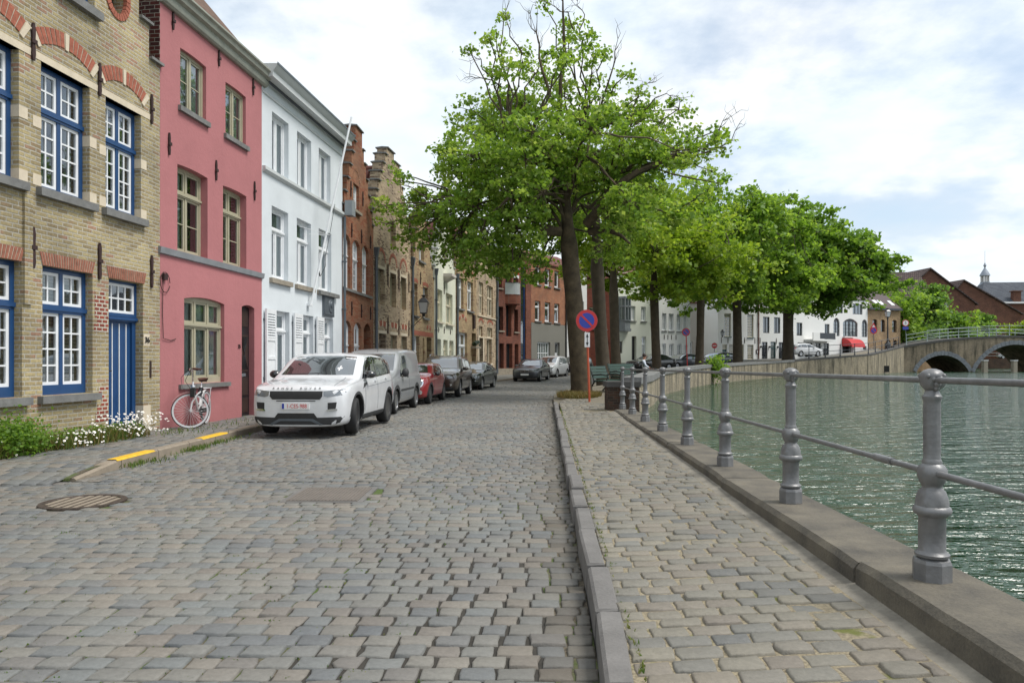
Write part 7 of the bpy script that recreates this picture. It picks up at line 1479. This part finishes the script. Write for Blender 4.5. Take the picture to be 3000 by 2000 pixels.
# ---------------------------------------------------------------- signs, lamps, benches, bicycle, person
def disc_sign(name, label, base, top, rad, style, pole_mat='orange_pole', pole_r=.035, face=0., group=None, plate=None):
    o = empty(name, base); tag(o, label, 'road sign', group); T_ = Vector(top)-Vector(base); H = T_.z
    b = MB(); b.tube([(0, 0, -.2), (T_.x*.5, 0, H*.5), (T_.x, .0, H+rad*.7)], pole_r, 10); b.build('pole', M[pole_mat], o, smooth=40)
    b = MB(); y = -.05
    def disc(r, m, yy): b.lathe([(0, yy-.004), (r, yy-.004), (r, yy), (0, yy)], 48, (T_.x, 0, H), m, 'y')
    b.lathe([(0, y), (rad, y), (rad*1.0, y+.02), (0, y+.02)], 48, (T_.x, 0, H), 3, 'y')
    if style == 'no_parking':
        disc(rad*.985, 0, y-.001); disc(rad*.70, 1, y-.007); w = rad*.085; c45 = math.sqrt(.5); L = rad*.74
        P = lambda a, s_: (T_.x+(-a*c45+s_*c45), H+(a*c45+s_*c45)); b.prism([P(-L, -w), P(L, -w), P(L, w), P(-L, w)], y-.016, y-.0115, 0)
    elif style == 'no_entry': disc(rad*.98, 0, y-.001); b.box(T_.x-rad*.7, T_.x+rad*.7, y-.012, y-.006, H-rad*.14, H+rad*.14, 2)
    elif style == 'limit': disc(rad*.985, 0, y-.001); disc(rad*.78, 2, y-.007)
    s = b.build('sign_disc', [M['sign_red'], M['sign_blue'], M['sign_white'], M['zinc']], o, smooth=30)
    if style == 'limit': text('5', rad*1.25, 'black_paint', s, (T_.x, y-.012, H), ext=.004, name='sign_number')
    if plate == 'arrow':
        z0, z1, x = H-rad-.5, H-rad-.03, T_.x*.82; b = MB(); b.box(x-.085, x+.085, y-.004, y+.012, z0, z1, 0); b.prism([(x-.012, z0+.13), (x+.012, z0+.13), (x+.012, z1-.13), (x-.012, z1-.13)], y-.009, y-.0045, 1)
        for zt, zb in ((z1-.03, z1-.15), (z0+.03, z0+.15)): b.prism([(x-.045, zb), (x+.045, zb), (x, zt)], y-.009, y-.0045, 1)
        b.build('arrow_plate', [M['sign_white'], M['black_paint']], o)
    if plate == 'blue': b = MB(); b.box(T_.x-rad*.85, T_.x+rad*.85, y-.01, y+.01, H-rad*1.95, H-rad*1.1); b.build('blue_plate', M['sign_blue'], o)
    if plate == 'triangle': b = MB(); b.prism([(T_.x-.45, H+.1), (T_.x+.5, H+.1), (T_.x+.02, H+.95)], .02, .05, 0); b.prism([(T_.x-.28, H+.2), (T_.x+.33, H+.2), (T_.x+.02, H+.7)], .0, .019, 2); b.build('warning_triangle', [M['sign_red'], M['sign_blue'], M['sign_white']], o)
    return o
disc_sign('parking_sign', 'large red and blue no parking sign with arrow plate on an orange pole', (2.49, 22.8, .17), (2.39, 22.8, 2.75), .35, 'no_parking', plate='arrow')
disc_sign('parking_sign', 'smaller no parking sign on red and white pole among the parked dark cars', (13.35, 54, .6), (13.2, 54, 3.66), .31, 'no_parking', 'sign_red')
disc_sign('parking_sign', 'no parking sign under a red warning triangle beside the black street lamp', (43.3, 85, 2.6), (43.2, 85, 5.12), .42, 'no_parking', 'zinc', plate='triangle')
disc_sign('speed_sign', 'round white sign with red rim and number 5 above a blue plate at the bridge', (49.0, 88.4, 3.4), (48.9, 88.4, 6.2), .42, 'limit', 'zinc', plate='blue')
disc_sign('no_entry_sign', 'small no entry sign at the alley beside the white corner house', (21.4, 75.2, 1.0), (21.4, 75.2, 3.1), .3, 'no_entry', 'zinc')
def lantern(b_iron, b_glass, x, y, z, s=1.):
    """four sided tapering street lantern hanging with its foot at z"""
    q = lambda w, zz: [(x-w*s, y-w*s, z+zz*s), (x+w*s, y-w*s, z+zz*s), (x+w*s, y+w*s, z+zz*s), (x-w*s, y+w*s, z+zz*s)]
    def fr(b, w0, z0, w1, z1): A, B_ = q(w0, z0), q(w1, z1); b.add(A+B_, [(0,3,2,1),(4,5,6,7),(0,1,5,4),(1,2,6,5),(2,3,7,6),(3,0,4,7)])
    fr(b_glass, .15, .1, .23, .62); fr(b_iron, .16, .05, .165, .1); fr(b_iron, .06, -.1, .08, .05); fr(b_iron, .26, .62, .25, .66); fr(b_iron, .24, .66, .1, .86); fr(b_iron, .06, .86, .06, .93); fr(b_iron, .1, .93, .11, 1.0)
    for sx, sy in ((1, 1), (1, -1), (-1, 1), (-1, -1)): b_iron.tube([(x+sx*.152*s, y+sy*.152*s, z+.1*s), (x+sx*.232*s, y+sy*.232*s, z+.62*s)], .014*s, 5)
o = empty('wall_lantern', (-4.13, 33.25, 3.62)); tag(o, 'black four sided lantern on a scrolled wall bracket', 'street lamp'); bi, bg_ = MB(), MB(); lantern(bi, bg_, 0, 0, 0, .92); bi.build('lantern_frame', M['black_paint'], o); bg_.build('lamp_glass', M['lamp_glass'], o)
b = MB(); b.tube([(-.6, 0, -.1), (-.3, 0, -.08), (0, 0, -.08)], .02, 6); b.tube([(-.6, 0, -.55), (-.45, 0, -.5), (-.25, 0, -.3), (-.02, 0, -.1)], .018, 6); b.tube([(-.6, 0, -.6), (-.6, 0, 0)], .02, 6)
for cx, cz, r in ((-.45, -.25, .12), (-.3, -.18, .08), (-.5, -.42, .07)): b.tube([(cx+r*math.cos(a*.5)*(1-a*.04), 0, cz+r*math.sin(a*.5)*(1-a*.04)) for a in range(18)], .01, 5)
b.build('bracket', M['black_paint'], o)
o = empty('street_lamp', (46.6, 88.2, 2.9)); tag(o, 'black lamp post with glass lantern before the tan skylight house', 'street lamp'); b = MB(); b.lathe([(.35, 0), (.35, .7), (.2, .9), (.1, 1.1), (.08, 2.6), (.07, 3.7), (.12, 3.75), (.06, 3.85)], 12); b.build('post', M['black_paint'], o, smooth=40); bi, bg_ = MB(), MB(); lantern(bi, bg_, 0, 0, 3.95, 1.15); bi.build('lantern_frame', M['black_paint'], o); bg_.build('lamp_glass', M['lamp_glass'], o)
o = empty('wall_lantern', (22.3, 75.4, 4.1)); tag(o, 'small dark lantern on a bracket at the corner of the white house', 'street lamp'); bi, bg_ = MB(), MB(); lantern(bi, bg_, 0, 0, 0, .7); bi.tube([(.2, .5, -.1), (0, 0, -.1)], .025, 6); bi.build('lantern_frame', M['black_paint'], o); bg_.build('lamp_glass', M['lamp_glass'], o)
# benches
def bench(label, x, y, z, rz, group='green park benches'):
    o = empty('park_bench', (x, y, z), rz); tag(o, label, 'bench', group)
    b = MB(); [b.box(-.85, .85, -.42+i*.1, -.34+i*.1, .42, .45) for i in range(5)]; b.build('seat', M['bench_green'], o)
    b = MB(); [b.add([(-.85, .08+i*.045, .52+i*.12), (.85, .08+i*.045, .52+i*.12), (.85, .11+i*.045, .62+i*.12), (-.85, .11+i*.045, .62+i*.12), (-.85, .11+i*.045, .51+i*.12), (.85, .11+i*.045, .51+i*.12), (.85, .14+i*.045, .61+i*.12), (-.85, .14+i*.045, .61+i*.12)], [(0,1,2,3),(4,7,6,5),(0,4,5,1),(1,5,6,2),(2,6,7,3),(3,7,4,0)]) for i in range(4)]; b.build('backrest', M['bench_green'], o)
    for sx in (-.8, .8):
        b = MB(); b.tube([(sx, -.5, 0), (sx, -.46, .1), (sx, -.36, .3), (sx, -.4, .42), (sx, .08, .42), (sx, .16, .7), (sx, .28, 1.0)], .03, 6); b.tube([(sx, .34, 0), (sx, .2, .15), (sx, .05, .42)], .03, 6); b.tube([(sx, -.42, .42), (sx, -.46, .62), (sx, -.2, .68), (sx, .14, .64)], .025, 6); b.build('leg', M['black_paint'], o, smooth=40)
    return o
M['bench_green'] = paint('bench_green', S(44,78,66,.7), .5)
bench('dark green park bench nearest the brick pier, seen from its end', 3.55, 27.6, .28, R(62)); bench('dark green park bench between the second and third trunks', 4.95, 31.2, .35, R(40)); bench('dark green bench under the seated man by the parapet', 7.3, 38.2, .42, R(78))
bench('green bench half hidden behind the parapet beside the far parking sign', 14.0, 48.5, .58, R(-150))
# man sitting on the bench, looking over the water
def person():
    o = empty('person', (7.1, 37.9, .42), R(-12)); tag(o, 'man in pale shirt and blue trousers sitting on a bench by the parapet', 'person')
    J = {}; E_ = []; Vv = []; Rr = []
    def j(n, p, r, par=None):
        J[n] = len(Vv); Vv.append(p); Rr.append(r)
        if par: E_.append((J[par], J[n]))
    j('pel', (0, 0, .55), (.17, .14)); j('bel', (-.05, 0, .72), (.15, .13), 'pel'); j('che', (-.09, 0, .95), (.17, .14), 'bel'); j('nek', (-.07, 0, 1.12), (.07, .07), 'che'); j('jaw', (-.03, 0, 1.2), (.07, .075), 'nek'); j('hed', (-.02, 0, 1.3), (.095, .085), 'jaw'); j('crn', (-.03, 0, 1.36), (.07, .07), 'hed')
    for s_, n in ((1, 'l'), (-1, 'r')):
        j('sh'+n, (-.09, .19*s_, 1.05), (.07, .07), 'che'); j('el'+n, (.02, .25*s_, .8), (.05, .05), 'sh'+n); j('wr'+n, (.26, .16*s_, .66), (.036, .03), 'el'+n); j('ha'+n, (.34, .12*s_, .64), (.04, .022), 'wr'+n)
        j('hp'+n, (.06, .11*s_, .53), (.1, .1), 'pel'); j('kn'+n, (.46, .13*s_, .53), (.07, .07), 'hp'+n); j('an'+n, (.5, .13*s_, .1), (.045, .045), 'kn'+n); j('to'+n, (.68, .14*s_, .05), (.045, .035), 'an'+n)
    me = bpy.data.meshes.new('p'); me.from_pydata(Vv, E_, []); t_ = bpy.data.objects.new('p', me); col.objects.link(t_); sk = t_.modifiers.new('k', 'SKIN'); sv = me.skin_vertices[0].data
    for v, r in zip(sv, Rr): v.radius = r
    sv[0].use_root = True; ss_ = t_.modifiers.new('s', 'SUBSURF'); ss_.levels = 2; m2 = evaluated(t_); bpy.data.objects.remove(t_)
    mats = [M['skin'], M['shirt'], M['jeans'], M['black_paint']]; m2.materials.clear(); [m2.materials.append(m) for m in mats]
    for p in m2.polygons:
        x, y, z = p.center; arm = abs(y) > .17 or (x > .1 and z > .6)
        p.material_index = 0 if z > 1.11 or (x > .2 and z > .6) else (1 if (z > .6) else (3 if z < .1 else 2)); p.use_smooth = True
    bo = link('body', m2, o)
    b = MB(); b.lathe([(.1, -.05), (.108, 0), (.1, .06), (.06, .1), (0, .115)], 14, (-.045, 0, 1.33)); b.build('hair', M['dark_wood'], bo, smooth=60)
    b = MB(); b.lathe([(0, -.02), (.014, 0), (.008, .03), (0, .04)], 6, (.075, 0, 1.28)); [b.lathe([(0, -.01), (.009, 0), (0, .01)], 6, (.068, s_*.032, 1.315)) for s_ in (1, -1)]; b.box(.066, .076, -.024, .024, 1.235, 1.243); b.build('face', M['skin'], bo)
    for s_ in (1, -1):
        for k in range(5):
            b = MB(); yy = s_*(.12+(k-2)*.014); L = (.05, .07, .075, .07, .055)[k]; b.tube([(.36, yy, .645), (.36+L*.6, yy-s_*.01, .64), (.36+L, yy-s_*.015, .615)], .009, 6); b.build('finger', M['skin'], bo, smooth=60)
M['skin'] = rough('skin', S(206,150,124,.85), .6, .1, 10, .05); M['shirt'] = rough('shirt', S(206,214,226,.85), .85, .06, 10, .1); M['jeans'] = rough('jeans', S(52,78,140,.8), .85, .15, 12, .1)
person()
# bicycle leaning on the pink house
o = empty('bicycle', (-6.36, 14.06, .12), R(98)); tag(o, 'white bicycle with brown saddle leaning on the pink wall under the window', 'bicycle')
def bike_wheel(x, steer):
    w = MB(); w.lathe([(.33, -.013), (.342, -.014), (.35, 0), (.342, .014), (.33, .013), (.325, 0), (.33, -.016)], 48, (0, 0, 0), ax='y', cap=False); wh = w.build('wheel', M['rubber'], o, smooth=60); wh.location = (x, 0, .35); wh.rotation_euler = (0, 0, steer)
    b = MB(); b.lathe([(.3, -.014), (.334, -.016), (.334, .016), (.3, .014), (.3, -.012)], 48, ax='y', cap=False); b.build('rim', M['chrome'] if False else M['alloy_pale'], wh, smooth=40)
    b = MB(); b.lathe([(.0, -.04), (.018, -.04), (.018, .04), (0, .04)], 10, ax='y')
    for i in range(28): a = 2*math.pi*i/28; a2 = a+(.35 if i % 2 else -.35); b.tube([(.016*math.cos(a2), .03*(1 if i % 4 < 2 else -1), .016*math.sin(a2)), (.302*math.cos(a), 0, .302*math.sin(a))], .0016, 4, cap=False)
    b.build('spokes', M['alloy_pale'], wh); return wh
M['alloy_pale'] = paint('alloy_pale', (.66, .66, .68, 1), .35, 0, .2); M['brown_leather'] = rough('brown_leather', S(92,52,40,.8), .6, .2, 15, .1)
ST = R(-70); bike_wheel(0, ST); bike_wheel(1.06, 0)
hx, hz = .2, .72
b = MB(); b.tube([(.16, 0, .92), (.2, 0, .72)], .02, 8); b.tube([(.19, 0, .74), (.5, 0, .36), (.58, 0, .3)], .019, 8); b.tube([(.18, 0, .84), (.45, 0, .48), (.64, 0, .42)], .016, 8); b.tube([(.58, 0, .3), (.74, 0, .82)], .018, 8)
for s_ in (.05, -.05): b.tube([(.58, s_*.8, .3), (1.06, s_, .35)], .011, 6); b.tube([(.7, s_*.5, .72), (1.06, s_, .35)], .01, 6)
b.build('frame', M['sign_white'], o, smooth=40)
b = MB(); cs, sn = math.cos(ST), math.sin(ST); fr = lambda u, v, z: (u*cs-v*sn, u*sn+v*cs, z)
for s_ in (.05, -.05): b.tube([fr(0, s_, .35), fr(.03, s_, .52), fr(.11, s_*.9, .66), fr(.19, s_*.5, .73)], .013, 6)
b.build('fork', M['sign_white'], o, smooth=40)
b = MB(); b.tube([(.16, 0, .9), (.12, 0, 1.13)], .014, 8); b.tube([fr(.16, .30, 1.16), fr(.0, .22, 1.18), fr(.0, .06, 1.14), (.12, 0, 1.13), fr(.04, -.1, 1.15), fr(.0, -.22, 1.19), fr(.18, -.3, 1.17)], .012, 8); hb = b.build('handlebar', M['chrome'], o, smooth=40)
b = MB(); b.tube([fr(.03, -.235, 1.19), fr(.18, -.3, 1.17)], .018, 8); b.tube([fr(.02, .235, 1.178), fr(.16, .30, 1.16)], .018, 8); b.build('grip', M['brown_leather'], hb)
b = MB(); b.tube([fr(-.02, .2, 1.17), fr(-.16, .14, 1.0), fr(-.14, .05, .8), (.1, .02, .72)], .005, 5); b.tube([fr(.0, -.2, 1.18), fr(-.1, -.1, .95), (.1, -.02, .7)], .005, 5); b.build('brake_cable', M['black_paint'], hb)
b = MB(); b.tube([(.74, 0, .8), (.77, 0, .92)], .012, 8); b.build('seat_post', M['chrome'], o)
b = MB(); b.add([(.62, -.03, .95), (.62, .03, .95), (.78, .09, .97), (.9, .1, .98), (.92, 0, .99), (.9, -.1, .98), (.78, -.09, .97), (.64, 0, .91), (.88, .07, .9), (.88, -.07, .9)], [(0, 1, 2, 6), (2, 3, 4), (6, 2, 4), (6, 4, 5), (0, 7, 1), (1, 7, 8, 2), (2, 8, 3), (0, 6, 9, 7), (6, 5, 9), (7, 9, 8), (3, 8, 9, 5, 4)]); b.build('saddle', M['brown_leather'], o, smooth=70)
b = MB()
for s_ in (.06, -.06): b.tube([(.78, s_, .76), (1.28, s_, .76)], .008, 6); b.tube([(1.06, s_*.9, .36), (1.22, s_, .76)], .007, 6)
for x in (.82, .95, 1.08, 1.2, 1.28): b.tube([(x, -.06, .76), (x, .06, .76)], .007, 6)
b.build('luggage_rack', M['alloy_pale'], o, smooth=40)
for (x0, st_, a0, a1) in ((0, ST, .35, 2.6), (1.06, 0, .6, 3.0)):
    b = MB(); k = 14
    for i in range(k):
        a, c_ = a0+(a1-a0)*i/k, a0+(a1-a0)*(i+1)/k; cs_, sn_ = math.cos(st_), math.sin(st_)
        P = lambda aa, r, s_: (x0+r*math.cos(aa)*cs_-s_*sn_, r*math.cos(aa)*sn_+s_*cs_, .35+r*math.sin(aa)); b.quad(P(a, .37, -.025), P(c_, .37, -.025), P(c_, .37, .025), P(a, .37, .025)); b.quad(P(a, .375, .025), P(c_, .375, .025), P(c_, .375, -.025), P(a, .375, -.025))
    b.build('mudguard', M['sign_white'], o, fix=False)
b = MB(); b.lathe([(.09, -.045), (.1, -.04), (.1, -.03), (.0, -.03)], 20, (.58, 0, .3), ax='y'); b.tube([(.58, -.06, .3), (.5, -.06, .16)], .01, 6); b.tube([(.58, .06, .3), (.66, .06, .44)], .01, 6); b.box(.43, .53, -.15, -.06, .145, .165); b.box(.62, .72, .06, .15, .43, .45); b.build('crank', M['black_alloy'], o); b = MB(); b.box(.62, 1.08, -.075, -.055, .27, .36); b.build('chain_guard', M['black_paint'], o)
b = MB(); b.lathe([(0, -.05), (.045, -.04), (.05, .03), (0, .04)], 12, (.12, -.02, .82), ax='x'); b.build('headlamp', M['chrome'], o); b = MB(); b.tube([(.8, -.0, .45), (.83, 0, .58)], .035, 8); b.tube([(.68, .02, .62), (.73, .0, .78)], .045, 8); b.build('lock', M['black_paint'], o)
b = MB(); b.box(-.09, .02, -.1, -.02, .62, .8); b.build('reflector_box', M['black_paint'], o)
